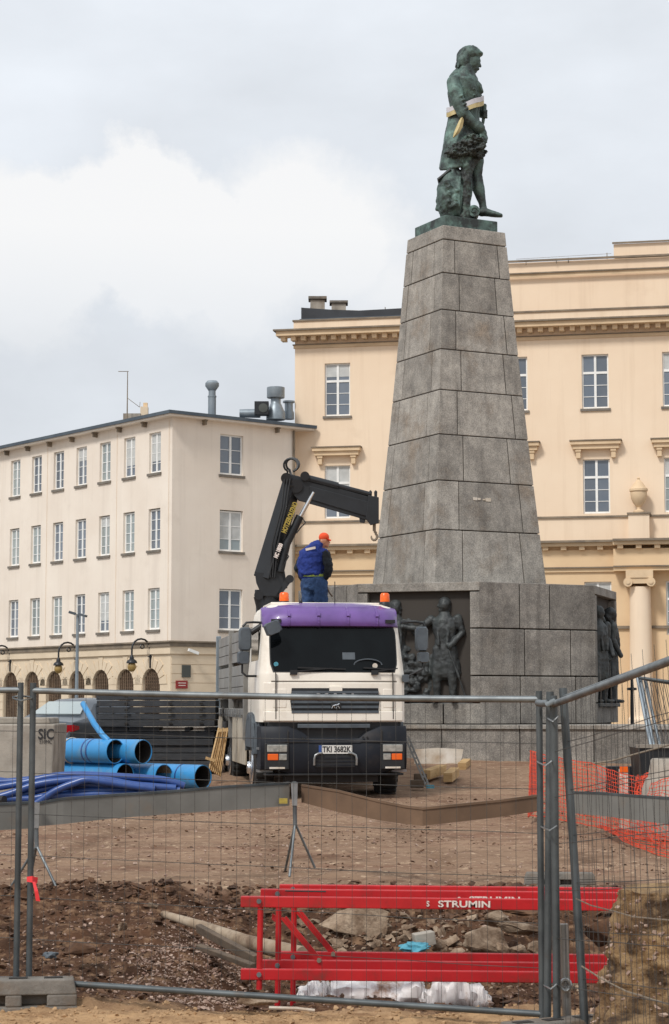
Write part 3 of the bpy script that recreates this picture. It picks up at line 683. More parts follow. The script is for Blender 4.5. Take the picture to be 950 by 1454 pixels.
# roof gear
def ztop(u, v, Y): return at(u, v, Y)
def duct(name, u, vt, vb, Y, prof, lab, m=M_zinc, n=20):
    b = at(u, vb, Y); h = at(u, vt, Y).z-b.z
    t = thing(name, lab, 'roof vent', b); mb = MB(); mb.lathe([(r, b.z+z*h) for r, z in prof[0]], (b.x, b.y, 0), n); mb.build('stack', m, t, smooth=35)
    mb = MB(); mb.lathe([(r, b.z+z*h) for r, z in prof[1]], (b.x, b.y, 0), n); mb.build('cowl', m, t, smooth=35); return t
duct('flue_pipe', 301, 541, 594, 93, ([(.19, -.1), (.19, .56), (.21, .565), (.21, .60), (.17, .605), (.17, .74)], [(.18, .74), (.33, .86), (.33, .94), (.24, 1.0), (.02, 1.0)]), 'tall slim zinc flue pipe with flared cap on the left building roof')
duct('roof_vent', 391.5, 550, 592, 94, ([(.46, -.1), (.46, .12), (.26, .44), (.24, .46), (.24, .70)], [(.42, .64), (.43, .66), (.43, .99), (.40, 1.0), (.02, 1.0)]), 'large zinc vent with drum shaped cowl beside the black air conditioner')
duct('roof_vent', 410, 569, 593, 95, ([(.26, -.1), (.26, .3), (.20, .42), (.20, .88)], [(.29, .88), (.29, .98), (.02, 1.0)]), 'short zinc vent with flat cap beside the peach wall')
b = at(355, 587, 94); t = tag(MB().lathe([(.14, -.5), (.20, -.5), (.22, .3), (.22, .5), (.02, .52)], (0, 0, 0), 16, M=Matrix.Translation(b) @ Matrix.Rotation(R(90), 4, 'Y')).build('duct', M_zinc, None, smooth=40), 'low horizontal zinc duct lying on the roof left of the air conditioner', 'duct')
b = at(371, 590, 93.5); t = thing('air_conditioner', 'black box air conditioner unit on the left building roof', 'air conditioner', b)
mb = MB(); mb.box(b.x-.32, b.x+.36, b.y-.25, b.y+.25, b.z, b.z+.66); mb.build('casing', M_black, t, bevel=.02)
mb = MB(); mb.lathe([(.22, 0), (.22, .03), (.05, .04)], (0, 0, 0), 16, M=Matrix.Translation((b.x+.1, b.y-.25, b.z+.33)) @ Matrix.Rotation(R(90), 4, 'X')); mb.build('fan_grille', M_green, t)
b = at(205, 596, 95); t = thing('chimney', 'small cream chimney on the ridge of the corner building', 'chimney', b)
mb = MB(); mb.box(b.x-.18, b.x+.18, b.y-.2, b.y+.2, b.z, b.z+.62); mb.build('stack', M_cream2, t)
mb = MB(); mb.box(b.x-.05, b.x+.15, b.y-.12, b.y+.1, b.z+.62, b.z+.82); mb.build('pot', M_peach_d, t)
b = at(188, 598, 95); t = tag(MB().box(b.x-.42, b.x+.42, b.y-.3, b.y+.3, b.z, b.z+.34).build('roof_hatch', M_conc, None), 'low concrete box on the roof under the aerial mast', 'roof box')
b = at(180.5, 600, 94.4); t = thing('aerial_mast', 'thin rusty aerial mast standing on the corner building roof', 'aerial', b)
mb = MB(); mb.tube([b, b+Vector((0, 0, 2.5))], [.035, .02], 6); mb.build('mast', M_ledge, t)
mb = MB(); mb.tube([b+Vector((-.45, 0, 2.5)), b+Vector((.05, 0, 2.5))], .018, 5); mb.tube([b+Vector((0, 0, 1.2)), b+Vector((.6, 0, .75))], .014, 5)
mb.tube([b+Vector((.6, 0, .75)), b+Vector((.62, 0, 1.0))], .012, 5); mb.build('rod', M_ledge, t)
# floodlight mast in front of the arcade
b = at(108.5, 1016, 72); t = thing('floodlight_mast', 'slim grey mast with twin floodlights in front of the arcade', 'lamp post', b)
zt2 = at(108, 872, 72).z; mb = MB(); mb.tube([b-Vector((0, 0, .6)), Vector((b.x, b.y, zt2))], [.075, .05], 10); mb.build('pole', M_zinc, t, smooth=50)
for sx in (-1, 1):
    mb = MB(); mb.bar((b.x+sx*.06, b.y, zt2), (b.x+sx*.32, b.y-.05, zt2+.08*(-sx)), .26, .08); mb.build('floodlight', M_plastic, t)
# --- peach palace
RB = Facade((-1.93, 95.0), (.98, -.196))
rb = thing('palace', 'peach plastered palace with dentil cornices, hooded windows and a columned porch', 'building', (-1.93, 95, 1.0))
S0, S1, SA = 0, 32, 8.6
def zr(v): return EYE+TT(v)*RB.Y(14.53)
Z = {k: zr(v) for k, v in dict(at_top=367, at_top2=347, band1=385, band0=390, par=441, corn_t=455, corn_b=464, dent_b=474, fr_b=480, r1t=503, r1b=580, hood_t=627, r2t=652, r2b=729, led=733, cor2=768, cor2b=776, den2=781, ent1=805, ent0=812, r3t=826).items()}
cols = [2.11, 6.4, 10.7, 14.53, 18.3, 22.1, 25.9, 29.7]; ww = .63
mb = MB(); r1 = [(c-ww, c+ww, Z['r1b'], Z['r1t']) for c in cols]; r2 = [(c-ww, c+ww, Z['r2b'], Z['r2t']) for c in cols]
RB.wall(mb, S0, S1, Z['led'], Z['corn_t'], r1+r2, .22); mb.build('wall', M_peach, rb)
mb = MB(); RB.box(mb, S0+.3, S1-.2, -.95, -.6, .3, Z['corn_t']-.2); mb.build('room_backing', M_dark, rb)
mb = MB(); RB.wall(mb, S0, S1, .2, Z['led'], [(c-ww, c+ww, Z['r3t']-2.5, Z['r3t']) for c in cols], .2); mb.build('lower_wall', M_peach_d, rb)
mb = MB()
for p, q in ((RB.P(0, 0), RB.P(0, 0, -12)), (RB.P(0, 0, -12), RB.P(S1, 0, -12)), (RB.P(S1, 0, -12), RB.P(S1, 0))):
    mb.add([(p.x, p.y, .2), (q.x, q.y, .2), (q.x, q.y, Z['corn_t']), (p.x, p.y, Z['corn_t'])], [(0, 1, 2, 3)])
mb.build('rear_wall', M_peach, rb)
wmP = window_meshes(2*ww, Z['r1t']-Z['r1b'], tz=.64, bars=(.22, .43)); wmQ = window_meshes(2*ww, 2.5, tz=.64, bars=(.22, .43))
for i, c in enumerate(cols):
    put_window(wmP, RB, c, Z['r1b'], .13, rb, sill=True); put_window(wmP, RB, c, Z['r2b'], .13, rb, curtain=(i % 5 == 4), sill=False)
    put_window(wmQ, RB, c, Z['r3t']-2.5, .13, rb, curtain=(i % 2 == 0), sill=False)
def band(name, m, o, z0, z1, a0=S0, a1=S1, par=rb):
    mb = MB(); RB.box(mb, a0, a1, -.05, o, z0, z1); return mb.build(name, m, par)
band('frieze_band', M_trim, .06, Z['fr_b'], Z['dent_b'], -.06)
band('cornice', M_trim, .70, Z['corn_b'], Z['corn_b']+(Z['corn_t']-Z['corn_b'])*.75, -.80)
band('cornice_cap', M_ledge, .82, Z['corn_b']+(Z['corn_t']-Z['corn_b'])*.75, Z['corn_t'], -.92)
mb = MB(); a = -.6
while a < S1: RB.box(mb, a, a+.23, .0, .52, Z['corn_b']-.62*(Z['corn_b']-Z['dent_b']), Z['corn_b']); a += .50
mb.build('dentils', M_trim, rb, kind='stuff')
band('bed_moulding', M_ledge, .10, Z['dent_b']-.05, Z['dent_b'], -.1)
band('parapet', M_peach, .10, Z['corn_t'], Z['par'], -.05); band('parapet_cap', M_ledge, .16, Z['par'], Z['par']+.08, -.1)
# attic storey right of the roof terrace
mb = MB(); RB.box(mb, SA, S1, -8, -.25, Z['par']+.0, Z['at_top']); mb.build('attic', M_peach, rb)
band('attic_band', M_trim, -.02, Z['band0'], Z['band1'], SA-.2); band('attic_band_cap', M_ledge, .06, Z['band1'], Z['band1']+.06, SA-.25)
band('attic_cap', M_ledge, -.15, Z['at_top'], Z['at_top']+.09, SA-.1)
s870 = RB.s_at(871, 350); mb = MB(); RB.box(mb, s870, S1, -7, -.18, Z['at_top']+.09, Z['at_top2']); mb.build('raised_attic', M_peach, rb); band('raised_attic_cap', M_ledge, -.12, Z['at_top2'], Z['at_top2']+.08, s870-.06)
mb = MB(); zk = Z['par']+.08
RB.box(mb, .15, SA+.6, -6, -.35, zk, zk+.14); mb.build('roof_kerb', M_roof, rb)
z5 = EYE+TT(437)*95.5; zm = EYE+TT(443)*95
mb = MB(); q = [(.2, z5), (1.6, z5-.15), (3.0, zm+.05), (6.4, zm+.1), (8.2, zk+.14)]
for (a, za_), (b_, zb_) in zip(q, q[1:]):
    mb.hexa([RB.P(a, zk+.14, -.5), RB.P(b_, zk+.14, -.5), RB.P(b_, zk+.14, -6), RB.P(a, zk+.14, -6)], [RB.P(a, za_, -.5), RB.P(b_, zb_, -.5), RB.P(b_, zb_, -6), RB.P(a, za_, -6)])
mb.build('roof', M_roof_blk, rb)
for u, v0, v1, w, lab in ((451, 423, 441, .36, 'left one of the two square chimneys on the dark palace roof'), (481, 429, 444, .36, 'right one of the two square chimneys on the dark palace roof')):
    b = at(u, v1, 97.5); h = at(u, v0, 97.5).z-b.z; t = thing('chimney', lab, 'chimney', b, group='chimneys on the palace roof')
    mb = MB(); mb.box(b.x-w, b.x+w, b.y-w, b.y+w, b.z-.4, b.z+h*.75); mb.build('stack', M_conc, t)
    mb = MB(); mb.box(b.x-w-.1, b.x+w+.1, b.y-w-.1, b.y+w+.1, b.z+h*.8, b.z+h); mb.box(b.x-w+.1, b.x+w-.1, b.y-w+.1, b.y+w-.1, b.z+h*.75, b.z+h*.8); mb.build('cap', M_conc_d, t)
# window hoods on consoles
hd = MB(); hh = Z['hood_t']-zr(638); hd.box(-1.17, 1.17, -.42, 0, -hh*.45, 0); hd.box(-1.08, 1.08, -.32, 0, -hh, -hh*.45); hdm = local_mesh(hd, 'window_hood', M_trim)
hc = MB(); hc.box(-1.22, 1.22, -.47, 0, 0, .05); hcm = local_mesh(hc, 'hood_flashing', M_ledge)
cs = MB()
for sx in (-.82, .82): cs.box(sx-.10, sx+.10, -.24, 0, -hh-.42, -hh); cs.box(sx-.13, sx+.13, -.28, 0, -hh-.12, -hh)
cs1 = MB(); sx = 0; cs1.box(sx-.10, sx+.10, -.24, 0, -hh-.42, -hh); cs1.box(sx-.13, sx+.13, -.28, 0, -hh-.12, -hh)
csm = local_mesh(cs1, 'console', M_trim)
for c in cols:
    M = RB.M(c, Z['hood_t']); h = place(hdm, 'window_hood', M, rb); place(hcm, 'hood_flashing', M, h); [place(csm, 'console', M @ Matrix.Translation((sx, 0, 0)), h) for sx in (-.82, .82)]
    mb = MB(); RB.box(mb, c-.72, c+.72, 0, .03, Z['r2t'], Z['r2t']+.35)
# ledges of the first floor
band('balcony_rail', M_ledge, .30, Z['led']-.09, Z['led'], -.1); band('balcony_parapet', M_peach, .22, Z['cor2'], Z['led']-.09, -.05)
SB = RB.s_at(872, 790)
for a0, a1, o in ((-.1, SB, 0), (SB+.003, S1, .55)):
    band('lower_cornice', M_ledge, .62+o, Z['cor2']-.10, Z['cor2'], a0-(.3 if a0 < 0 else 0), a1)
    band('lower_cornice_bed', M_trim, .46+o, Z['cor2b'], Z['cor2']-.10, a0, a1); band('entablature', M_peach_d, .12+o, Z['ent1'], Z['den2'], a0, a1)
    band('architrave_cap', M_ledge, .20+o, Z['ent1']-.06, Z['ent1'], a0, a1); band('architrave', M_peach_d, .10+o, Z['ent0'], Z['ent1']-.06, a0, a1)
    mb = MB(); a = a0+.2
    while a < a1-.3: RB.box(mb, a, a+.26, 0, .36+o, Z['den2'], Z['cor2b']); a += .85
    mb.build('dentils', M_trim, rb, kind='stuff')
band('belt_course', M_ledge, .12, zr(893), zr(889), 0, S1)
for i, (uc, lab) in enumerate(((909, 'pale stone urn on the palace porch parapet'), )):
    sc_ = RB.s_at(uc, 800)
    for k in range(3):
        s_ = sc_+k*3.6
        if s_ > S1-1: break
        pm = MB(); RB.box(pm, s_-.48, s_+.48, .2, .78, Z['cor2'], Z['led']); pm.build('pedestal', M_peach, rb)
        pm = MB(); RB.box(pm, s_-.54, s_+.54, .18, .86, Z['led'], Z['led']+.07); pm.build('pedestal_cap', M_ledge, rb)
        c = RB.P(s_, 0, .5); z0 = Z['led']+.07
        col = MB(); zc0, zc1 = 1.0, zr(835); rr = .53
        col.lathe([(rr*1.25, zc0), (rr*1.25, zc0+.3), (rr*1.08, zc0+.4), (rr*1.02, zc0+.5), (rr, zc0+.8), (rr*.98, zc1*.6), (rr*.9, zc1)], (c.x, c.y, 0), 28)
        co = col.build('column', M_peach, rb, smooth=40)
        cp = MB(); cp.hexa([RB.P(s_-.62, zr(823), -.1), RB.P(s_+.62, zr(823), -.1), RB.P(s_+.62, zr(823), 1.1), RB.P(s_-.62, zr(823), 1.1)], [RB.P(s_-.62, Z['ent0']-.003, -.1), RB.P(s_+.62, Z['ent0']-.003, -.1), RB.P(s_+.62, Z['ent0']-.003, 1.1), RB.P(s_-.62, Z['ent0']-.003, 1.1)])
        for sx in (-1, 1):
            p0 = RB.P(s_+sx*.52, zr(829), -.05); p1 = RB.P(s_+sx*.52, zr(829), 1.16); cp.tube([p0, p1], .21, 16); cp.tube([p1, p1+RB.n*.05], .10, 12)
        RB.box(cp, s_-.5, s_+.5, .0, 1.05, zr(831), zr(823)); cp.build('ionic_capital', M_trim, co, smooth=40)
        if k == 0: th_ = thing('urn', lab, 'urn', (c.x, c.y, z0))
        else: th_ = thing('urn', 'stone urn on the porch parapet, %s past the right edge of the photo' % ('first' if k == 1 else 'second'), 'urn', (c.x, c.y, z0))
        h = zr(680)-Z['led']-.07
        um = MB(); um.lathe([(r, z0+z*h) for r, z in ((.26, 0), (.26, .05), (.10, .10), (.09, .16), (.26, .27), (.36, .40), (.39, .55), (.37, .60))], (c.x, c.y, 0), 20); um.build('bowl', M_trim, th_, smooth=35)
        um = MB(); um.lathe([(r, z0+z*h) for r, z in ((.43, .60), (.43, .66), (.34, .70), (.24, .80), (.12, .88), (.05, .92), (.07, .96), (.01, 1.0))], (c.x, c.y, 0), 20); um.build('lid', M_trim, th_, smooth=35)
mb = MB()
for u, v0, v1 in ((862, 359, 366), (807, 366, 370), (747, 369, 373), (790, 367, 371)):
    p = at(u, v1+3, 92.6); mb.tube([p, (p.x, p.y, at(u, v0, 92.6).z)], .02, 5)
mb.tube([at(733, 368, 92.8), at(868, 360, 92.3)], .008, 4); mb.build('lightning_rods', M_ledge, rb)
mb = MB(); zt4 = at(547, 436, 96).z
for u in (441, 547): p = at(u, 445, 96); mb.tube([p, (p.x, p.y, zt4)], .02, 5)
mb.tube([(at(441, 440, 96).x, 96, zt4-.1), (at(575, 440, 96).x, 96, zt4-.25)], .008, 4); mb.build('roof_wire', M_ledge, rb)

# ------------------------------------------------------------------ the monument
MC = Vector((at(651.5, 1000, 47).x, 47, 0)); TH = R(18)
E1 = Vector((math.cos(TH), -math.sin(TH), 0)); N1 = Vector((-math.sin(TH), -math.cos(TH), 0))
mon = thing('monument', 'tall tapering grey granite obelisk on an octagonal base with bronze reliefs', 'monument', (MC.x, MC.y, .8))
def zm_(v, Y): return EYE+TT(v)*Y
# octagon corners, ccw seen from above, starting at front-left corner of the relief face
HR, AP = 1.40, 3.55
def oct_pts(h=HR, a=AP):
    q = []
    e, n = E1.copy(), N1.copy()
    for k in range(4):
        q += [MC-e*h+n*a, MC+e*h+n*a]
        e, n = -n, e.copy()
    return q
OP = oct_pts()
ZB = [zm_(1028.5, 43.5), zm_(960, 43.9), zm_(893.5, 43.9), zm_(826.5, 43.6)]
ZP0 = .6
# mortar core
core = MB(); inner = [MC+(p-MC)*.955 for p in OP]; core.hexa([(p.x, p.y, ZP0) for p in inner], [(p.x, p.y, ZB[3]-.03) for p in inner])
core.build('core', M_joint, mon)
def slab_block(mb, A, B, f0, f1, z0, z1, t=.34, gap=.014, out=0):
    d = (B-A); n = Vector((d.y, -d.x, 0)).normalized()
    if n.dot((A+B)/2-MC) < 0: n = -n
    L = d.length; p = A+d*f0+d.normalized()*(gap if f0 > 0 else 0); q = A+d*f1-d.normalized()*(gap if f1 < 1 else 0)
    p += n*out; q += n*out
    # mitre the ends that sit on a corner
    k = t*.41
    pi = p-n*t+(d.normalized()*k if f0 == 0 else Vector()); qi = q-n*t-(d.normalized()*k if f1 == 1 else Vector())
    mb.hexa([(w.x, w.y, z0+gap) for w in (p, q, qi, pi)], [(w.x, w.y, z1-gap) for w in (p, q, qi, pi)])
cuts = [[(0, .34, .82, 1), (0, .38, .78, 1), (0, .34, .60, 1)], [(0, .5, 1), (0, .45, 1), (0, .55, 1)]]
for k in range(8):
    A, B = OP[k], OP[(k+1) % 8]
    if k % 2 == 1 or k in (4,):     # plain corner walls
        for r in range(3):
            cc = cuts[0][r] if k % 4 == 1 else cuts[0][(r+1) % 3]
            for i in range(len(cc)-1):
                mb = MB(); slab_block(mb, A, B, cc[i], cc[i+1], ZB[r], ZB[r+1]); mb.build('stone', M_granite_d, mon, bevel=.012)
    else:
        # relief faces: frame of stones round a recess
        zt_, zl_ = ZB[3]-.22, zm_(998, 43.4)
        mb = MB(); slab_block(mb, A, B, 0, 1, zt_, ZB[3]); mb.build('lintel', M_granite, mon, bevel=.012)
        for f in ((0, .085), (.915, 1)):
            for r in range(3):
                z0 = max(ZB[r], zl_) if r == 0 else ZB[r]; z1 = min(ZB[r+1], zt_)
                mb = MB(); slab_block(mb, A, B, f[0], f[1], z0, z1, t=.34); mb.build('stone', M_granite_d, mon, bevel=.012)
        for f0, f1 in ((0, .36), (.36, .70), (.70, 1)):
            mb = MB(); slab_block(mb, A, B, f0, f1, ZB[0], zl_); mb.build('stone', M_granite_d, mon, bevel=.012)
# capping course hides the top
cap = MB(); ci = [MC+(p-MC)*.9 for p in OP]; cap.hexa([(p.x, p.y, ZB[3]-.05) for p in ci], [(p.x, p.y, ZB[3]-.012) for p in ci]); cap.build('paving', M_granite_d, mon)
# platform step
PO = 3.92; PW = 6.4
def PP(s_, t_): return MC+E1*s_+N1*t_
zp1 = ZB[0]-.004
core2 = MB(); q = [PP(-PW+.1, PO-.1), PP(PW-.1, PO-.1), PP(PW-.1, -PO+.1), PP(-PW+.1, -PO+.1)]
core2.hexa([(p.x, p.y, .3) for p in q], [(p.x, p.y, zp1-.06) for p in q]); core2.build('platform_core', M_joint, mon)
jn = [-PW, -4.6, -2.6, -.95, -.2, .62, 2.35, 3.95, 5.3, PW]
for a, b in zip(jn, jn[1:]):
    mb = MB(); q = [PP(a+.01, PO), PP(b-.01, PO), PP(b-.01, PO-.5), PP(a+.01, PO-.5)]
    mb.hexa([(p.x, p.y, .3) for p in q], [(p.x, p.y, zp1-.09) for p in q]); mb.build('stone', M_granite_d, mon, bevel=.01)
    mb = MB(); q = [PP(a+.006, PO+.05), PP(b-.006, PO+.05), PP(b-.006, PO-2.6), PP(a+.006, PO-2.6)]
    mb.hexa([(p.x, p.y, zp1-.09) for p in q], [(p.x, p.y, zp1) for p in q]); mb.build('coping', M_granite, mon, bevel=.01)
# obelisk: eight courses of three stones per side and a cap
AO = R(27); FR = Vector((math.cos(AO), math.sin(AO), 0)); FL = Vector((-math.sin(AO), math.cos(AO), 0))   # from the near corner to the right / left
W0, W1 = 3.06, 1.73
zo0, zo1 = ZB[3]-.05, zm_(319.5, 46.0)
vk = [826, 751.5, 681.5, 616, 552.8, 495, 439, 386.7, 339.4, 319.4]
zk_ = [zo0]+[zm_(v, interp([(319, 45.85), (826, 45.0)], v)) for v in vk[1:]]
def wz(z):
    t = (z-zo0)/(zk_[-1]-zo0); return lerp(W0, W1, t+.16*t*(1-t))
def near(z, k=0):
    w = wz(z); c = MC-(FR+FL)*(w/2)
    return [c, c+FR*w, c+(FR+FL)*w, c+FL*w][k % 4]
mb = MB(); mb.hexa([(lambda p: (p.x, p.y, zo0))(MC+(near(zo0, k)-MC)*.965) for k in range(4)], [(lambda p: (p.x, p.y, zk_[-1]-.02))(MC+(near(zk_[-1], k)-MC)*.965) for k in range(4)])
mb.build('shaft_core', M_joint, mon)
fr_a = [(.25, .80), (.22, .84), (.27, .76), (.21, .86), (.26, .80), (.20, .86), (.25, .77), (.19, .85)]
fl_a = [(.18, .82), (.22, .84), (.17, .86), (.24, .84), (.18, .80), (.25, .84), (.18, .86), (.22, .80)]
G = .012
for c in range(8):
    z0, z1 = zk_[c]+G, zk_[c+1]-G
    for side in range(4):
        cuts_ = fr_a[c] if side % 2 == 0 else fl_a[c]
        if side in (0, 2): f = cuts_
        else: f = (1-cuts_[1], 1-cuts_[0])
        # middle stone of this side
        def pt(side, fr, z, inn=0):
            a, b = near(z, side), near(z, side+1); d = b-a; n = Vector((d.y, -d.x, 0)).normalized()
            if n.dot(a-MC) < 0: n = -n
            p = a+d*fr-n*inn; return (p.x, p.y, z)
        g = G/wz(z0)
        mb = MB(); b_ = [pt(side, f[0]+g, z0), pt(side, f[1]-g, z0), pt(side, f[1]-g, z0, .3), pt(side, f[0]+g, z0, .3)]
        t_ = [pt(side, f[0]+g, z1), pt(side, f[1]-g, z1), pt(side, f[1]-g, z1, .3), pt(side, f[0]+g, z1, .3)]
        mb.hexa(b_, t_); mb.build('stone', M_granite, mon, bevel=.012)
        # corner stone at the start of this side wraps the previous side
        ps = (side-1) % 4; pc = (fr_a[c] if ps % 2 == 0 else fl_a[c]); pf = pc[1] if ps in (0, 2) else 1-pc[0]
        def ring(z):
            cn = near(z, side); a1 = pt(side, f[0]-g, z); a1i = pt(side, f[0]-g, z, .25); p1 = pt(ps, pf+g, z); p1i = pt(ps, pf+g, z, .25)
            w = wz(z); ci_ = MC+(cn-MC)*(1-.25*2/w); return [(cn.x, cn.y, z), a1, a1i, (ci_.x, ci_.y, z), p1i, p1]
        mb = MB(); mb.hexa(ring(z0), ring(z1)); mb.build('corner_stone', M_granite, mon, bevel=.012)
mb = MB(); mb.hexa([(lambda p: (p.x, p.y, zk_[8]+G))(near(zk_[8], k)) for k in range(4)], [(lambda p: (p.x, p.y, zk_[9]))(near(zk_[9], k)) for k in range(4)]); mb.build('capstone', M_granite, mon, bevel=.015)
# --- paint marks left on the shaft
def pm(u, v, w, h):
    # point on right face
    z = zm_(v, 45.6); a = near(z, 0); k = UU(u, v); t_ = (k*a.y-a.x)/(FR.x-k*FR.y); p = a+FR*t_; n = Vector((FR.y, -FR.x, 0))
    return p, n, z
mb = MB()
for u, v, w, h in ((674.5, 708, .05, .04), (680, 708, .035, .03), (687, 708.5, .03, .02), (693, 708.5, .07, .05)):
    p, n, z = pm(u, v, w, h); p = p+n*.0; q = p+Vector((0, 0, 0))
    mb.bar((p.x+n.x*.004-FR.x*w, p.y+n.y*.004-FR.y*w, z), (p.x+n.x*.004+FR.x*w, p.y+n.y*.004+FR.y*w, z), .03, h*1.6)
mb.build('white_paint_mark', M_foam, mon, kind='stuff')

# --- bronze reliefs
def man(mb, M, h=2.3, arm_l=None, arm_r=None, coat=True, head_turn=0, lean=0):
    """standing man in a long coat; local x right, y forward, z up, unit = height"""
    old = mb.M; mb.M = M @ Matrix.Scale(h, 4)
    L = lambda path, r, side=(0, 1, 0): mb.limb(path, r, side, 12)
    mb.ell((0, .01, .925), (.048, .058, .068), 3); mb.ell((0, -.008, .945), (.062, .066, .062), 3); mb.ell((0, -.03, .90), (.064, .045, .068), 2)
    f = Vector((math.sin(head_turn), math.cos(head_turn), 0)); mb.ell(Vector((0, .0, .918))+f*.058, (.013, .016, .016), 2); mb.ell(Vector((0, 0, .875))+f*.035, (.026, .026, .022), 2)
    L([(0, 0, .83), (0, 0, .88)], [.034, .032])
    L([(0, 0, .52), (0, .005, .60), (0, .01, .70), (0, .005, .78), (0, 0, .83)], [(.105, .065), (.095, .06), (.12, .075), (.125, .065), (.06, .045)])
    for sx, arm in ((-1, arm_l), (1, arm_r)):
        arm = arm or [(.145, 0, .80), (.165, -.01, .66), (.15, .06, .52)]
        L([(sx*p[0], p[1], p[2]) for p in arm], [.042, .036, .027]); e = arm[-1]; d = (Vector(arm[-1])-Vector(arm[-2])).normalized()*.03
        mb.ell((sx*(e[0]+d.x), e[1]+d.y, e[2]+d.z), (.026, .026, .032), 2)
        L([(sx*.06, 0, .50), (sx*.075, .02, .28), (sx*.08, 0, .05)], [(.062, .062), (.048, .05), (.032, .036)])
        L([(sx*.082, -.02, .022), (sx*.10, .10, .018)], [(.032, .022), (.028, .016)], (0, 0, 1))
    if coat:
        L([(0, -.005, .56), (0, -.01, .46), (0, -.015, .36), (0, -.02, .28)], [(.10, .068), (.125, .075), (.15, .08), (.16, .08)])
        for sx in (-1, 1): L([(sx*.03, .062, .78), (sx*.05, .075, .66), (sx*.04, .08, .54)], [(.012, .012), (.016, .012), (.012, .012)])
    mb.M = old
def panel_frame(A, B, zl, inset):
    d = (B-A).normalized(); n = Vector((d.y, -d.x, 0)); n = n if n.dot((A+B)/2-MC) > 0 else -n
    c = (A+B)/2-n*inset; M = Matrix((d, n, Vector((0, 0, 1)))).transposed().to_4x4(); M.translation = (c.x, c.y, zl); return M, d, n, c
zl_ = zm_(998, 43.4)
for k in (0, 2, 4, 6):
    A, B = OP[k], OP[(k+1) % 8]; M, d, n, c = panel_frame(A, B, zl_, .26); Lh = HR*.83; H_ = ZB[3]-.22-zl_
    if k == 4: continue
    lab = {0: 'dark bronze relief of a long haired man offering his arm, behind the truck cab', 2: 'dark bronze relief with standing men seen edge on, right side of the base', 6: 'dark bronze relief on the left side of the base turned away from view'}[k]
    t = thing('bronze_relief', lab, 'relief', (c.x, c.y, zl_), group=None)
    pm_ = MB(M=M); pm_.box(-Lh, Lh, -.06, 0, .0, H_); pm_.build('back_plate', M_bronze_d, t)
    pm_ = MB(M=M)
    pm_.box(-Lh-.02, Lh+.02, -.06, .36 if k == 2 else .20, -.09, .0); pm_.build('ledge', M_bronze_d, t, bevel=.02)
    mb = MB()
    if k == 0:
        px = lambda u, v: ((u-597)/(63.0*.963), (1000-v)/63.3-.03)
        man(mb, M @ Matrix.Translation((px(632, 0)[0], .16, .02)), 2.30, arm_l=[(.13, .01, .79), (.24, .03, .70), (.37, .06, .715)], arm_r=[(.13, 0, .80), (.17, -.01, .66), (.09, .07, .55)], head_turn=-1.3)
        man(mb, M @ Matrix.Translation((px(563, 0)[0], .12, .02)) @ Matrix.Rotation(R(-20), 4, 'Z'), 2.26, arm_r=[(.13, .01, .79), (.20, .05, .66), (.33, .06, .66)], head_turn=1.2)
        x0, z0 = px(640, 925); x1, z1 = px(663, 996)
        mb.tube([M @ Vector((x0, .34, z0)), M @ Vector(((x0+x1)/2+.03, .34, (z0+z1)/2)), M @ Vector((x1, .26, z1))], .022, 6)
        x0, z0 = px(575, 883); x1, z1 = px(606, 886); mb.tube([M @ Vector((x0, .30, z0)), M @ Vector((x1, .30, z1))], .03, 6)
        rr = random.Random(3)
        for i in range(34):
            u, v = rr.uniform(574, 612), rr.uniform(918, 996); x0, z0 = px(u, v)
            if v < 918+(u-574)*.9: continue
            mb.ell(M @ Vector((x0, rr.uniform(.03, .16), z0)), (rr.uniform(.07, .16), rr.uniform(.06, .12), rr.uniform(.06, .14)), 2, amp=.4, fr=2, seed=i)
        mb.bar(M @ Vector((px(574, 955)[0], .16, px(0, 955)[1])), M @ Vector((px(600, 955)[0], .16, px(0, 955)[1])), .1, .06)
        for i in range(8): x0, z0 = px(612+rr.uniform(-3, 3), 935+i*6); mb.ell(M @ Vector((x0, .05, z0)), (.10, .06, .14), 2)
    elif k == 2:
        man(mb, M @ Matrix.Translation((-.80, .22, .0)) @ Matrix.Rotation(R(25), 4, 'Z'), 2.22, head_turn=.5)
        man(mb, M @ Matrix.Translation((.35, .30, .0)) @ Matrix.Rotation(R(-20), 4, 'Z'), 2.22, head_turn=.2)
        man(mb, M @ Matrix.Translation((-.25, .14, .0)), 2.05)
    else:
        man(mb, M @ Matrix.Translation((-.5, .14, 0)), 2.2); man(mb, M @ Matrix.Translation((.5, .14, 0)), 2.2)
    fuse(mb, 'relief_figures', M_bronze_d, .017, t, passes=1, disp=.012, fr=9)

# --- statue on top
ztp = zk_[-1]; PWD = 1.47
st = thing('statue', 'green bronze statue of a long haired man beside an oak stump, topping the obelisk', 'statue', (MC.x, MC.y, ztp))
mb = MB(); q = [MC+(near(ztp, k)-MC)*(PWD/W1) for k in range(4)]; mb.hexa([(p.x, p.y, ztp) for p in q], [(p.x, p.y, ztp+.29) for p in q]); mb.build('plinth', M_bronze, st, bevel=.02)
PXS = 289.0*1.02
def S(u, v, d=0): return at(590+u/4.847, 40+v/4.847, 47+d)
def r_(a, b=None): return (a/PXS, (b if b is not None else a/PXS))
def SL(mb, pts, rad, side=(0, 1, 0), n=16): mb.limb([S(*p) for p in pts], [((q[0]/PXS, q[1]) if isinstance(q, tuple) else q/PXS) for q in rad], side, n)
def SE(mb, u, v, d, ru, rv, rd=None, **k): mb.ell(S(u, v, d), (ru/PXS, rd if rd is not None else ru/PXS, rv/PXS), 3, **k)
mb = MB()
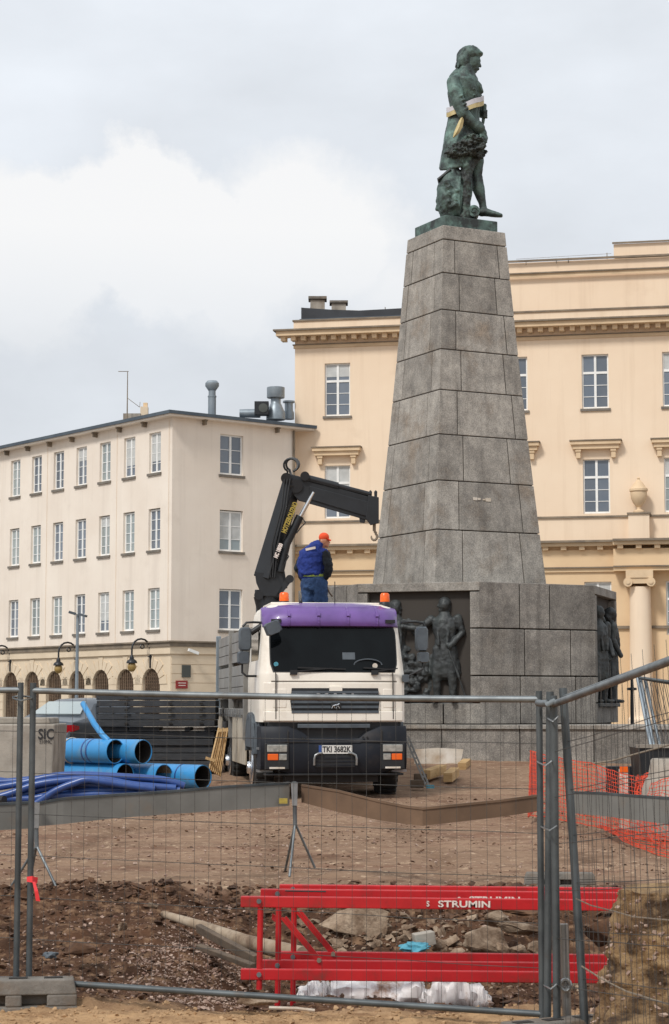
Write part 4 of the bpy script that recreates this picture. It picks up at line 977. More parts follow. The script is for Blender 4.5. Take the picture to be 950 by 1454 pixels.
# head, neck
SE(mb, 393, 226, 0, 56, 76, .18); SE(mb, 402, 274, 0, 34, 32, .12); SE(mb, 428, 226, 0, 24, 20, .12)
SL(mb, [(430, 212, 0), (441, 238, 0), (447, 262, 0)], [7, 8, 9]); SE(mb, 430, 282, 0, 12, 7, .06); SE(mb, 410, 300, 0, 15, 12, .06); SE(mb, 436, 206, 0, 12, 7, .12)
for dd in (-.09, .09): SE(mb, 434, 222, dd, 8, 5, .03)
SL(mb, [(350, 250, 0), (352, 330, 0)], [(46, .17), (56, .22)]); SL(mb, [(344, 274, 0), (338, 312, 0), (336, 350, 0)], [(62, .21), (78, .27), (98, .36)]); SL(mb, [(318, 302, 0), (272, 352, -.05)], [(46, .2), (50, .26)])
SL(mb, [(372, 292, -.20), (392, 330, -.18)], [12, 14]); SL(mb, [(340, 322, -.10), (282, 358, -.30)], [34, 44]); SL(mb, [(345, 322, .10), (390, 355, .32)], [34, 42])
# chest, back, waist
SL(mb, [(335, 335, 0), (330, 380, 0), (335, 440, 0), (340, 500, 0), (340, 560, 0), (334, 620, 0)], [(70, .34), (102, .46), (122, .44), (118, .37), (106, .33), (108, .37)])
SL(mb, [(395, 355, -.1), (432, 405, -.08), (452, 440, -.05)], [(24, .2), (26, .22), (16, .2)])
SL(mb, [(362, 328, -.24), (405, 372, -.24), (446, 425, -.14)], [15, 20, 10]); SL(mb, [(400, 320, .12), (425, 375, .12)], [14, 12])
# coat skirts, one bell with a sloping hem
n_ = 28; rg = []
for v, l, r, dd, tl in ((585, 230, 440, .34, 0), (640, 218, 442, .38, 0), (720, 202, 448, .44, 0), (800, 187, 455, .49, 4), (880, 172, 452, .51, 14), (940, 160, 430, .50, 26), (950, 164, 420, .46, 28)):
    ring = []
    for j in range(n_):
        a_ = 2*math.pi*j/n_; cx_, sx_ = math.cos(a_), math.sin(a_); k_ = 1+(.035*math.sin(a_*7+1) if v > 700 else .015*math.sin(a_*7+1))
        ring.append(S((l+r)/2+(r-l)/2*cx_*k_, v-tl*cx_-tl*.5*sx_, dd*sx_*k_))
    rg.append(ring)
mb.loft(rg)
# near arm
SL(mb, [(262, 372, -.34), (272, 430, -.44), (300, 530, -.50), (330, 590, -.50)], [50, 54, 46, 44]); SL(mb, [(322, 575, -.50), (380, 640, -.46), (430, 686, -.40)], [45, 38, 31])
for a, b in ((300, 470), (312, 500), (322, 530), (334, 560)): SL(mb, [(a-26, b+14, -.60), (a+22, b-8, -.63)], [8, 11])
SL(mb, [(424, 674, -.40), (440, 690, -.38)], [42, 42]); SL(mb, [(372, 292, -.22), (350, 300, -.25), (318, 296, -.2)], [16, 15, 14])
for q_ in range(2): SE(mb, 405+q_*3, 420+q_*42, -.36, 7, 7, .05)
SE(mb, 462, 724, -.34, 32, 34, .10)
for i in range(4): SL(mb, [(458+i*9, 728+i*3, -.40+i*.05), (482+i*4, 758, -.40+i*.05), (480+i*3, 792-i*5, -.38+i*.05)], [10, 9, 7])
SL(mb, [(448, 735, -.42), (452, 770, -.44)], [10, 8])
# far arm and hand holding a spyglass
SL(mb, [(400, 400, .38), (430, 500, .44), (452, 590, .34)], [44, 38, 32]); SE(mb, 474, 585, .28, 22, 26, .11)
for i in range(4): SL(mb, [(468, 566+i*15, .20), (492, 568+i*15, .22), (490, 572+i*15, .32)], [8, 8, 7])
SL(mb, [(474, 535, .28), (472, 585, .28), (464, 655, .28)], [17, 14, 12])
# legs and boots
SL(mb, [(415, 840, -.05), (428, 930, -.1), (420, 1010, -.1), (432, 1100, -.08), (462, 1210, -.05), (470, 1250, -.05)], [52, 44, 40, 45, 27, 28])
SL(mb, [(462, 1262, -.05), (520, 1276, -.12), (588, 1290, -.18)], [(32, .12), (25, .12), (15, .10)]); SE(mb, 455, 1268, -.05, 34, 30, .13)
SL(mb, [(370, 840, .28), (362, 960, .28), (356, 1080, .3), (352, 1230, .3)], [52, 44, 44, 27]); SL(mb, [(352, 1268, .3), (420, 1282, .26)], [(30, .12), (20, .11)])
fuse(mb, 'figure', M_bronze, .017, st, passes=1, disp=.010, fr=6)
mb = MB()   # hair
SE(mb, 375, 178, 0, 82, 62, .235); SE(mb, 336, 205, 0, 58, 74, .23); SE(mb, 308, 250, 0, 34, 30, .22); SE(mb, 340, 245, -.12, 26, 26, .1); SE(mb, 438, 178, 0, 30, 18, .17); SE(mb, 348, 215, -.17, 22, 42, .07); SE(mb, 348, 215, .17, 22, 42, .07)
SE(mb, 328, 222, -.12, 50, 60, .13); SE(mb, 328, 222, .12, 50, 60, .13); SE(mb, 306, 262, -.02, 36, 16, .2); SE(mb, 338, 262, -.12, 30, 14, .1)
for i in range(9):
    d = -.2+i*.05; SL(mb, [(395, 125, d*.6), (330, 150, d*.9), (303, 215, d), (292, 268, d)], [9, 12, 11, 7])
fuse(mb, 'hair', M_bronze, .016, st, passes=2, disp=.008, fr=10)
mb = MB()   # oak stump
SL(mb, [(345, 880, -.3), (352, 960, -.38), (350, 1040, -.4), (345, 1140, -.4), (340, 1230, -.4), (338, 1296, -.4)], [60, 44, 36, 34, 37, 46])
SL(mb, [(350, 980, -.38), (310, 910, -.42), (270, 870, -.45)], [26, 24, 26]); SL(mb, [(350, 990, -.38), (400, 920, -.35), (440, 860, -.3)], [28, 28, 30]); SL(mb, [(440, 860, -.3), (470, 880, -.28), (488, 852, -.25)], [26, 12, 5])
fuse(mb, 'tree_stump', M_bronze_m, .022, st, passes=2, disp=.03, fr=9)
mb = MB(); rr = random.Random(5)
for cu_, cv_, ru_, rv_, nn in ((392, 790, 96, 66, 60), (272, 846, 56, 56, 34), (430, 856, 58, 60, 34), (335, 825, 70, 60, 34)):
    for i in range(nn):
        a = rr.uniform(0, 6.28); q = math.sqrt(rr.random()); SE(mb, cu_+ru_*.8*q*math.cos(a), cv_+rv_*.8*q*math.sin(a), -.42+rr.uniform(-.20, .12), rr.uniform(16, 30), rr.uniform(11, 21), rr.uniform(.05, .10), amp=.6, fr=2.2, seed=i)
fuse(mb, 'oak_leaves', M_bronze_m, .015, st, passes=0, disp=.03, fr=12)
mb = MB()   # draped shield at the foot
SL(mb, [(262, 985, -.25), (245, 1040, -.28), (232, 1110, -.3), (224, 1180, -.3), (225, 1240, -.28), (232, 1290, -.26)], [(44, .2), (78, .28), (88, .34), (84, .36), (72, .34), (64, .3)])
SL(mb, [(292, 1010, -.25), (302, 1120, -.28), (302, 1290, -.26)], [(34, .2), (40, .26), (40, .24)])
for i in range(6):
    x = 215+i*17; SL(mb, [(x+8, 1020, -.5), (x, 1120, -.62), (x-4, 1220, -.6), (x, 1280, -.5)], [8, 11, 12, 9])
for i in range(12):
    SE(mb, 235+rr.uniform(-22, 50), 1060+i*15, -.60, 20, 15, .09, amp=.5, fr=2, seed=i)
SL(mb, [(158, 1150, -.2), (150, 1200, -.2), (148, 1250, -.2)], [12, 9, 12])
fuse(mb, 'draped_shield', M_bronze, .022, st, passes=1, disp=.02, fr=9)
mb = MB(); mb.bar(S(156, 1060, -.35), S(246, 988, -.35), .05, .35, (0, -1, .3)); mb.build('board', M_bronze_d, st, bevel=.01)
mb = MB(); c0 = S(402, 1256, -.5); mb.tube([c0, c0+Vector((0, .5, 0))], 42/PXS, 16)
mb.tube([c0+Vector((math.cos(t*.5)*.1*(1-t/16), -.02, math.sin(t*.5)*.1*(1-t/16))) for t in range(14)], .015, 6); mb.tube([S(345, 1262, -.3), S(402, 1262, -.3)], 34/PXS, 12); mb.build('scroll', M_bronze, st, smooth=40)
# ribbon round the waist
sh = thing('sash', 'white and yellow ribbon sash tied round the waist of the bronze statue', 'sash', S(342, 540, 0))
def ring_band(v_off0, v_off1, name, m):
    mb = MB(); n = 40; rings = []
    for o in (1.0, 1.06):
        for vo in (v_off0, v_off1):
            rings.append([S(342+122*o*math.cos(2*math.pi*j/n), 543-42*math.cos(2*math.pi*j/n)+vo+2.5*math.sin(j*.9), .0+.43*o*math.sin(2*math.pi*j/n)) for j in range(n)])
    a, b, c, d = rings; mb.loft([a, b, d, c, a], cap=False); return mb.build(name, m, sh, smooth=60)
ring_band(-36, -2, 'white_band', M_sash_w); ring_band(-4, 28, 'yellow_band', M_sash_y)
mb = MB(); tl = [(322, 612, 8), (315, 640, 17), (302, 680, 22), (283, 720, 19), (262, 752, 5)]
mb.loft([[S(u-w, v, -.56), S(u, v-3, -.60), S(u+w, v, -.56), S(u, v+3, -.54)] for u, v, w in tl]); mb.build('ribbon_tail', M_sash_y, sh, smooth=60)
# ------------------------------------------------------------------ the truck
TZ = .40; TM = Matrix.Translation((-.004, 33.6, TZ)) @ Matrix.Rotation(R(7.9), 4, 'Z')
tr = thing('crane_truck', 'cream crane truck with a purple visor and dark bumper parked nose to camera', 'truck', TM.translation, R(7.9))
lz = lambda v: EYE+TT(v)*33.6-TZ
lx = lambda u: (UU(u)*33.6+.004)/.985
def TB(): return MB(M=TM)
HWt = [(z_, w_*1.03) for z_, w_ in [(.9, 1.20), (1.3, 1.22), (2.1, 1.22), (2.95, 1.15), (3.2, 1.11), (3.28, 1.06), (3.33, .98)]]
FYt = [(.9, .06), (1.3, .05), (2.1, .07), (2.95, .32), (3.2, .44), (3.28, .52), (3.33, .64)]
def fy(x, z):
    hw = interp(HWt, z); f = interp(FYt, z); r = .20; ax = min(abs(x), hw-.0005); e = hw-r
    y = f+.07*(min(ax, e)/1.2)**2
    if ax > e: y += r-math.sqrt(max(0, r*r-(ax-e)**2))
    return y
def cabring(z, yb=2.25):
    hw = interp(HWt, z); xs = [-hw, -hw+.01, -hw+.04, -hw+.09, -hw+.14, -hw+.2, -.7, -.35, 0]; xs = xs+[-x for x in reversed(xs[:-1])]
    return [(x, fy(x, z), z) for x in xs]+[(hw, 1.2, z), (hw, yb, z), (-hw, yb, z), (-hw, 1.2, z)]
mb = TB(); mb.loft([cabring(z) for z in (1.30, 1.34, 1.7, 2.1, 2.13, 2.5, 2.95, 3.05, 3.2, 3.28, 3.33)])
cab = mb.build('cab', M_cab, tr, smooth=35)
def patch(mb, x0, x1, z0, z1, off, nx=10, nz=4, th=.03, rc=0):
    def P(i, j, o):
        t = j/nz; z = lerp(z0, z1, t); a, b = x0, x1
        if rc: k = rc*max(0, 1-min(t, 1-t)*nz*.9); a += k; b -= k
        x = lerp(a, b, i/nx); return (x, fy(x, z)-o, z)
    vs_ = [P(i, j, off) for j in range(nz+1) for i in range(nx+1)]; n = len(vs_); vs_ += [P(i, j, off-th) for j in range(nz+1) for i in range(nx+1)]
    w = nx+1; f = []
    for j in range(nz):
        for i in range(nx): f.append((j*w+i, j*w+i+1, (j+1)*w+i+1, (j+1)*w+i))
    rim = [i for i in range(w)]+[j*w+nx for j in range(1, nz+1)]+[nz*w+i for i in range(nx-1, -1, -1)]+[j*w for j in range(nz-1, 0, -1)]
    for a, b in zip(rim, rim[1:]+rim[:1]): f.append((a, b, b+n, a+n))
    return mb.add(vs_, f)
mb = TB(); patch(mb, lx(387), lx(565), lz(953), lz(886), .012, 16, 6, .03, .05); mb.build('windscreen', M_screen, tr, smooth=35)
mb = TB(); patch(mb, lx(387)-.02, lx(565)+.02, lz(954.5), lz(885), .006, 16, 6, .03, .05); mb.build('screen_seal', M_blkplastic, tr, smooth=35)
# dark cabin things seen through the screen are suggested by a steering wheel and dashboard papers
mb = TB(); patch(mb, lx(425), lx(480), lz(889), lz(887.3), .016, 4, 1, .004); mb.build('sun_strip', M_plate, tr)
for u, v, r, m_, nm in ((534, 945, .045, M_foam, 'sticker'), (394, 943, .04, M_rag, 'sticker')):
    x, z = lx(u), lz(v); mb = TB(); mb.tube([(x, fy(x, z)-.012, z), (x, fy(x, z)-.022, z)], r, 14); mb.build(nm, m_, tr)
mb = TB(); cx_, cz_ = lx(524), lz(944); mb.tube([(cx_+.24*math.cos(t*math.pi/16), fy(cx_, cz_)-.015+.003*math.sin(t), cz_+.10*math.sin(t*math.pi/16)) for t in range(17)], .012, 6); mb.build('steering_wheel', M_plastic, tr)
mb = TB(); patch(mb, lx(488), lx(506), lz(936), lz(926), .014, 3, 2, .003); mb.build('paper', M_plastic, tr)
# visor
mb = TB()
def visor_ring(x):
    hw = 1.20; z0, z1 = lz(889.5), lz(857.5); q = (abs(x)/hw)**4*.10; s_ = 1-(abs(x)/hw)**6; d = .13*s_; H = z1-z0
    f0 = fy(x, z0)
    P_ = [(x, f0-.012, z0)]; zt_ = 3.325-q
    for t in (.05, .15, .28, .42, .56, .70, .84, .95): z_ = lerp(z0, zt_, t); P_.append((x, fy(x, z_)-.03-d*math.sin(math.pi*min(1, t+.05))**.7, z_))
    return P_+[(x, fy(x, zt_)+.10, zt_+.03), (x, f0+.30, z0)]
xv = [-1.18, -1.155, -1.07, -.9, -.7, -.4, 0, .4, .7, .9, 1.07, 1.155, 1.18]; mb.loft([visor_ring(x) for x in xv]); vis = mb.build('visor', M_purple, tr, smooth=40)
for u in (413, 455, 497, 539):
    x = lx(u); q = visor_ring(x); mb = TB(); mb.loft([[(x-.016, p[1]-.012, p[2]) for p in q[1:9]], [(x+.016, p[1]-.012, p[2]) for p in q[1:9]]]); mb.bar((x, q[4][1]-.01, q[4][2]+.01), (x, q[5][1], q[5][2]+.02), .05, .05); mb.build('visor_rib', M_purple, vis)
for u in (395, 558):
    x = lx(u); q = visor_ring(x); mb = TB(); mb.bar((x-.085, q[3][1]-.01, q[3][2]), (x+.085, q[3][1]-.01, q[3][2]), .05, .06); mb.build('marker_lamp', M_blkplastic, vis)
# wipers
for u0, u1 in ((418, 475), (533, 568)):
    mb = TB(); z = lz(953); x = lx(u0); mb.bar((x-.06, fy(x, z)-.04, z-.02), (x+.06, fy(x, z)-.04, z-.02), .06, .08); mb.bar((x, fy(x, z)-.06, z), (lx(u1)-.03, fy(0, z)-.03, z+.05), .02, .02)
    mb.bar((lx(u1)-.62, fy(0, z)-.025, z+.06), (min(lx(u1)+.2, 1.0), fy(min(lx(u1)+.2, 1.0), z)-.03, z+.035), .015, .025); mb.build('wiper', M_blkplastic, tr)
# seams and panel relief on the cream front
mb = TB()
for u in (393, 559): patch(mb, lx(u)-.007, lx(u)+.007, lz(1021), lz(955), .056, 1, 8, .04)
mb.build('panel_seam', M_joint, tr, kind='stuff')
mb = TB(); patch(mb, lx(387), lx(565), lz(968.5), lz(966.5), .002, 12, 1, .01); mb.build('bonnet_gap', M_sill, tr)
mb = TB(); patch(mb, -1.2, 1.2, lz(1024), lz(1010), .05, 16, 2, .06, .0); patch(mb, -1.2, 1.2, lz(1010), lz(969), .02, 16, 3, .04, 0); mb.build('front_panel', M_cab, tr, smooth=35, bevel=.012)
for u0, u1 in ((389, 408), (545, 562)):
    mb = TB(); patch(mb, lx(u0), lx(u1), lz(1005), lz(978), .026, 3, 3, .02); mb.build('corner_flap', M_cab, tr, smooth=30, bevel=.01)
# grille
mb = TB(); patch(mb, lx(413), lx(540), lz(1013), lz(977), .026, 10, 2, .02, .03); gr = mb.build('grille', M_blkplastic, tr, smooth=30)
for i in range(5):
    v = 981+i*7.0; mb = TB(); patch(mb, lx(415), lx(538), lz(v+3.6), lz(v), .06, 10, 1, .035); mb.build('slat', M_plastic, gr)
mb = TB(); patch(mb, lx(468), lx(486), lz(981), lz(975), .062, 3, 1, .04); mb.build('grille_notch', M_cab, gr)
TXR = (TM.to_3x3() @ Vector((1, 0, 0)))
def tpos(u, v, off): x, z = lx(u), lz(v); return TM @ Vector((x, fy(x, z)-off, z))
text('maker_letters', 'MAN', .15, facing(tpos(476, 989.2, .075), TXR, (0, 0, 1)), M_steel, gr, .006, sx=1.9, bold=.004, spacing=1.1)
mb = TB(); x, z = lx(477), lz(1002); f0 = fy(x, z)-.075
mb.box(x-.09, x+.09, f0, f0+.03, z-.055, z+.055); bdg = mb.build('badge', M_blkplastic, gr, bevel=.01)
mb = TB()   # small striding lion outline
mb.tube([(x-.06, f0-.008, z-.03), (x-.05, f0-.008, z+.0), (x-.01, f0-.008, z+.012), (x+.03, f0-.008, z+.02), (x+.055, f0-.008, z+.035)], [.006, .012, .012, .013, .012], 6)
for a, b in ((-.055, -.075), (-.03, -.02), (.02, .0), (.035, .06)): mb.tube([(x+a, f0-.008, z+.0), (x+b, f0-.008, z-.045)], .006, 5)
mb.build('lion_emblem', M_chrome, bdg)
# bumper
mb = TB(); z0, z1 = lz(1098), lz(1031)
def bring(x, za, zb_, f=0):
    q = .06*(abs(x)/1.2)**4; y0 = -.10+q+f
    return [(x, y0+.05, za), (x, y0, za+.10), (x, y0, zb_-.12), (x, y0+.07, zb_), (x, .7, zb_), (x, .7, za)]
xs_ = [-1.25, -1.2, -1.05, -.8, -.55, -.42, -.3, 0, .3, .42, .55, .8, 1.05, 1.2, 1.25]
mb.loft([bring(x, z0+(.06 if abs(x) > 1 else 0), z1-(.0 if abs(x) > .56 else (.20 if abs(x) < .45 else .10)), .06 if abs(x) > 1.19 else 0) for x in xs_]); bum = mb.build('bumper', M_navy, tr, smooth=35, bevel=.01)
mb = TB(); mb.box(-1.12, 1.12, .12, .6, lz(1050), lz(1024)-.005); mb.build('radiator_gap', M_blkplastic, tr)
mb = TB(); mb.box(-.62, .62, .02, .14, lz(1034), lz(1028)); mb.build('upper_step', M_plastic, tr, bevel=.01)
mb = TB(); mb.box(-.335, .335, -.115, -.02, lz(1089), lz(1072)); lg = mb.build('lower_grille', M_blkplastic, tr)
for v in (1076, 1081, 1086): mb = TB(); mb.box(-.33, .33, -.125, -.115, lz(v+1.2), lz(v-.6)); mb.build('slat', M_navy, lg)
mb = TB()
for x in (-.80, .80): mb.box(x-.005, x+.005, -.108, -.09, lz(1092), lz(1036))
mb.box(-1.15, 1.15, -.113, -.09, lz(1053.6), lz(1053)); mb.build('bumper_seam', M_joint, tr, kind='stuff')
for x in (-.55, -.48, .48, .55): mb = TB(); mb.tube([(x, -.115, lz(1047)), (x, -.09, lz(1047))], .016, 10); mb.build('bolt', M_blkplastic, tr)
mb = TB(); mb.box(-1.18, 1.18, -.06, .3, lz(1101), lz(1098)+.0); mb.build('bumper_lip', M_blkplastic, tr, bevel=.01)
for sx in (-1, 1):
    c = sx*.985
    mb = TB(); mb.box(c-.20, c+.20, -.115, -.02, lz(1092), lz(1055)); lh = mb.build('lamp_housing', M_blkplastic, tr, bevel=.01)
    mb = TB(); mb.box(c-.17, c+.17, -.128, -.10, lz(1067.5), lz(1057)); mb.build('headlight', M_lamp, lh, bevel=.012)
    mb = TB(); ci = c+sx*.07; mb.box(ci-.09, ci+.09, -.128, -.10, lz(1079), lz(1070)); mb.build('indicator', M_amber, lh, bevel=.01)
    mb = TB(); ci = c-sx*.10; mb.box(ci-.065, ci+.065, -.128, -.10, lz(1079), lz(1070)); mb.build('fog_lamp', M_lamp, lh, bevel=.01)
    mb = TB(); mb.box(c-.13, c+.13, -.13, -.10, lz(1091), lz(1088.5)); mb.build('reflector_strip', M_foam, lh)
mb = TB(); mb.box(lx(452), lx(498.5), -.125, -.10, lz(1070), lz(1058)); pl = mb.build('licence_plate', M_plate, tr)
mb = TB(); mb.box(lx(451.5), lx(455.5), -.128, -.12, lz(1070), lz(1058)); mb.build('blue_strip', M_hose, pl)
text('plate_letters', 'TKI 3682K', .135, facing(TM @ Vector((lx(476.5), -.128, lz(1064)-.0)), TXR, (0, 0, 1)), M_ink, pl, .002, sx=.80, bold=.003)
mb = TB()
for sx in (-1, 1):
    mb.tube([(sx*.22, -.14, lz(1069)), (sx*.29, -.15, lz(1069.5)), (sx*.345, -.16, lz(1072)), (sx*.36, -.16, lz(1077)), (sx*.36, -.14, lz(1086))], .02, 8)
mb.build('tow_bar', M_steel, tr, smooth=50, kind='stuff')
mb = TB(); mb.box(-.8, .8, .3, .6, .28, .62); mb.build('front_axle', M_blkplastic, tr)
mb = TB(); mb.box(-.45, .45, .6, 8.9, .62, 1.05); mb.build('chassis', M_blkplastic, tr)
# wheels
def wheel(x, y, sx):
    Mx = TM @ Matrix.Translation((x, y, .50)) @ Matrix.Rotation(R(90)*sx, 4, 'Y')
    mb = MB(M=Mx); mb.lathe([(.28, -.16), (.44, -.165), (.49, -.14), (.505, -.08), (.505, .08), (.49, .14), (.44, .165), (.28, .16)], (0, 0, 0), 28); ty = mb.build('tyre', M_rubber, wp, smooth=35)
    mb = MB(M=Mx)
    for i in range(28):
        a = i*2*math.pi/28; mb.cbox((0, 0, 0), (.05, .05, .30), Matrix.Rotation(a, 4, 'Z') @ Matrix.Translation((.498, 0, 0)))
    mb.build('tread', M_rubber, ty, kind='stuff')
    mb = MB(M=Mx); mb.lathe([(.02, .14), (.10, .14), (.13, .10), (.16, .02), (.24, .04), (.28, .17), (.30, .175)], (0, 0, 0), 24, cap=True)
    for i in range(10): a = i*.628; mb.tube([(.2*math.cos(a), .2*math.sin(a), .03), (.2*math.cos(a), .2*math.sin(a), .075)], .016, 6)
    mb.build('rim', M_steel, ty, smooth=35)
    mb = MB(M=Mx); mb.lathe([(.30, .165), (.31, .18), (.27, .20), (.18, .205), (.11, .22), (.10, .26), (.02, .27)], (0, 0, 0), 24); mb.build('hub_cover', M_chrome, ty, smooth=35)
wp = tr
for y, xx in ((1.35, 1.09), (6.0, 1.08), (7.35, 1.08)):
    for sx in (-1, 1): wheel(sx*xx, y, sx)
for sx in (-1, 1):   # grey wing over the front wheel
    mb = TB(); pts = [(.62, .75), (.66, 1.05), (.80, 1.28), (1.05, 1.42), (1.4, 1.46), (1.75, 1.40), (1.98, 1.20), (2.04, .80)]
    ri = [[(sx*1.0, y, z), (sx*1.30, y, z), (sx*1.33, lerp(y, 1.35, .06), z-.03), (sx*1.33, lerp(y, 1.35, .16), lerp(z, .75, .14)), (sx*1.0, lerp(y, 1.35, .16), lerp(z, .75, .14))] for y, z in pts]; mb.loft(ri); mb.build('wing', M_plastic, tr, smooth=35, bevel=.01)
    mb = TB(); pl_ = [(y, z) for y, z in pts if z > .8]; pl_ = [(.64, .86)]+pl_+[(2.03, .86)]; mb.hexa([(sx*1.27, y, z) for y, z in pl_], [(sx*1.325, y, z) for y, z in pl_]); mb.build('wing_side', M_plastic, tr)
    mb = TB(); mb.box(sx*1.19-.05, sx*1.19+.05, .50, .62, .95, 1.30); mb.build('wing_front', M_plastic, tr, bevel=.02)
    mb = TB(); mb.box(sx*1.225-.01, sx*1.225+.01, .62, 1.9, 2.12, 2.86); mb.build('side_window', M_screen, tr, bevel=.01)
    mb = TB(); mb.box(sx*1.235-.01, sx*1.235+.01, 1.75, 1.9, 1.75, 1.95); mb.build('door_handle', M_blkplastic, tr)
    for k in range(2):
        mb = TB(); mb.box(sx*1.15-.12, sx*1.15+.14, .28, .58, .45+k*.38, .49+k*.38); mb.build('step', M_steel, tr)
# mirrors
def TU(u, v, y): # truck point from a photo pixel at truck depth y
    return TM.inverted() @ at(u, v, 33.6+y)
mb = TB(); a = TU(373, 884, .5); b = TU(350, 884, .45); c = TU(344, 890, .45); mb.tube([a, TU(360, 883.5, .5), b, c], .022, 6); mb.tube([TU(344, 940, .45), TU(344, 955, .45), TU(350, 960, .45), TU(372, 960, .55)], .02, 6)
mb.tube([TU(372, 888, .5), TU(356, 899, .5)], .05, 8); mb.tube([TU(371, 892, .5), TU(371, 930, .5), TU(378, 942, .5)], .028, 6)
mb.build('mirror_arm', M_blkplastic, tr, smooth=50, kind='stuff')
def mirror(u0, u1, v0, v1, y, d=.12, tilt=0, parent=tr):
    a, b = TU(u0, v1, y), TU(u1, v0, y); c = (a+b)/2; mb = MB(M=TM @ Matrix.Translation(c) @ Matrix.Rotation(R(tilt), 4, 'Y'))
    w, h = abs(b.x-a.x)/2, abs(b.z-a.z)/2; k = .25
    mb.loft([[(x*w*s_, yy, z*h*s2) for x, z in ((-1, -1+k), (-1, 1-k), (-1+k*1.3, 1), (1-k*1.3, 1), (1, 1-k), (1, -1+k), (1-k*1.3, -1), (-1+k*1.3, -1))] for yy, s_, s2 in ((-d, .8, .9), (-d*.6, 1, 1), (d*.6, 1, 1), (d*.7, .9, .95))])
    return mb.build('mirror', M_plastic, parent, smooth=35)
mirror(339, 356.5, 891, 924, .45); mirror(337, 354, 925, 943, .45, .14); mirror(375.5, 399, 882.5, 901, -.12, .10, -22); mirror(378, 392, 897+53, 901+61, .3, .08)
mirror(590, 607, 890, 925, .55); mirror(593, 608.5, 926, 941, .55, .14); mirror(571, 580.5, 958, 969, .35, .08)
mb = TB(); mb.tube([TU(570, 884, .5), TU(590, 883, .55), TU(601, 885, .55), TU(604, 892, .55)], .022, 6); mb.tube([TU(573, 963, .4), TU(600, 950, .5), TU(600, 941, .55)], .018, 6); mb.build('mirror_arm', M_blkplastic, tr, smooth=50, kind='stuff')
# beacons, aerial, horn
for u, v in ((403.5, 857), (546.5, 858)):
    p = TU(u, v, .9); mb = TB(); mb.lathe([(.10, -.06), (.10, .02), (.085, .04)], p, 16); bb = mb.build('beacon', M_blkplastic, tr, smooth=40)
    mb = TB(); mb.lathe([(.082, .04), (.085, .07), (.08, .17), (.06, .195), (.01, .20)], p, 16); mb.build('beacon_lens', M_beacon, bb, smooth=40)
p = TU(427, 858, .7); mb = TB(); mb.lathe([(.035, -.03), (.03, .06), (.008, .11)], p, 8); mb.build('horn', M_blkplastic, tr)
p = TU(475.5, 860, .7); mb = TB(); mb.tube([p, p+Vector((.0, 0, .42))], .008, 5); mb.build('aerial', M_blkplastic, tr)
mb = TB(); mb.box(-1.0, 1.0, .85, 2.2, 3.32, 3.37); mb.build('roof_hatch', M_cab, tr, bevel=.02)
# bed: headboard, floor frame, boards, posts
YB0, YB1 = 2.62, 9.0
mb = TB(); mb.box(-1.235, 1.235, YB0, YB0+.06, 1.2, 2.98); mb.build('headboard', M_alu, tr, bevel=.01)
mb = TB(); mb.box(-1.25, 1.25, YB0, YB1, 1.12, 1.25); mb.build('bed_floor', M_blkplastic, tr)
for sx in (-1, 1):
    for j, (a, b) in enumerate(((2.79, 2.98), (2.59, 2.78), (2.40, 2.58), (2.14, 2.33), (1.93, 2.13), (1.70, 1.92))):
        for y0, y1 in ((YB0+.08, 5.7), (5.78, YB1-.12)):
            mb = TB(); mb.box(sx*1.24-.02, sx*1.24+.02, y0, y1, a, b); mb.build('side_board', M_alu, tr, bevel=.006)
    for y in (YB0+.03, 5.74, YB1-.05):
        mb = TB(); mb.box(sx*1.26-.05, sx*1.26+.05, y-.05, y+.05, .95, 3.05); mb.build('stake_post', M_zinc if y > 8 else M_alu, tr, bevel=.008)
    mb = TB(); mb.box(sx*1.27-.04, sx*1.27+.04, YB0, YB1, 1.40, 1.52); mb.build('side_rail', M_alu, tr, bevel=.008)
    for i in range(12): 
        y = YB0+.5+i*.5; mb = TB(); mb.box(sx*1.31-.02, sx*1.31+.02, y-.05, y+.05, 1.36, 1.50); mb.build('rope_hook', M_steel, tr)
    for y0, y1 in ((YB0+.05, 3.9), (3.95, 5.35), (8.0, YB1)):
        mb = TB(); mb.box(sx*1.25-.02, sx*1.25+.02, y0, y1, .50 if y0 < 5 else .8, 1.36); mb.build('side_panel', M_cside, tr, bevel=.01)
mb = TB(); mb.box(-1.2, 1.2, YB1-.06, YB1, 1.25, 2.9); mb.build('tailboard', M_alu, tr)
# --- the load the worker stands on
LZ = 3.46-TZ
ld = thing('slab_load', 'stack of grey concrete slabs loaded on the truck bed under the worker', 'slab stack', TM @ Vector((0, 5.5, 1.25)), R(7.9))
nl = 9
for i in range(nl):
    z0, z1 = 1.25+(LZ-1.25)*i/nl, 1.25+(LZ-1.25)*(i+1)/nl-.012
    for y0 in (3.5, 5.1, 6.7): mb = TB(); mb.box(-1.05+.02*(i % 2), 1.05-.02*(i % 3), y0, y0+1.55, z0, z1); mb.build('slab', M_conc, ld)
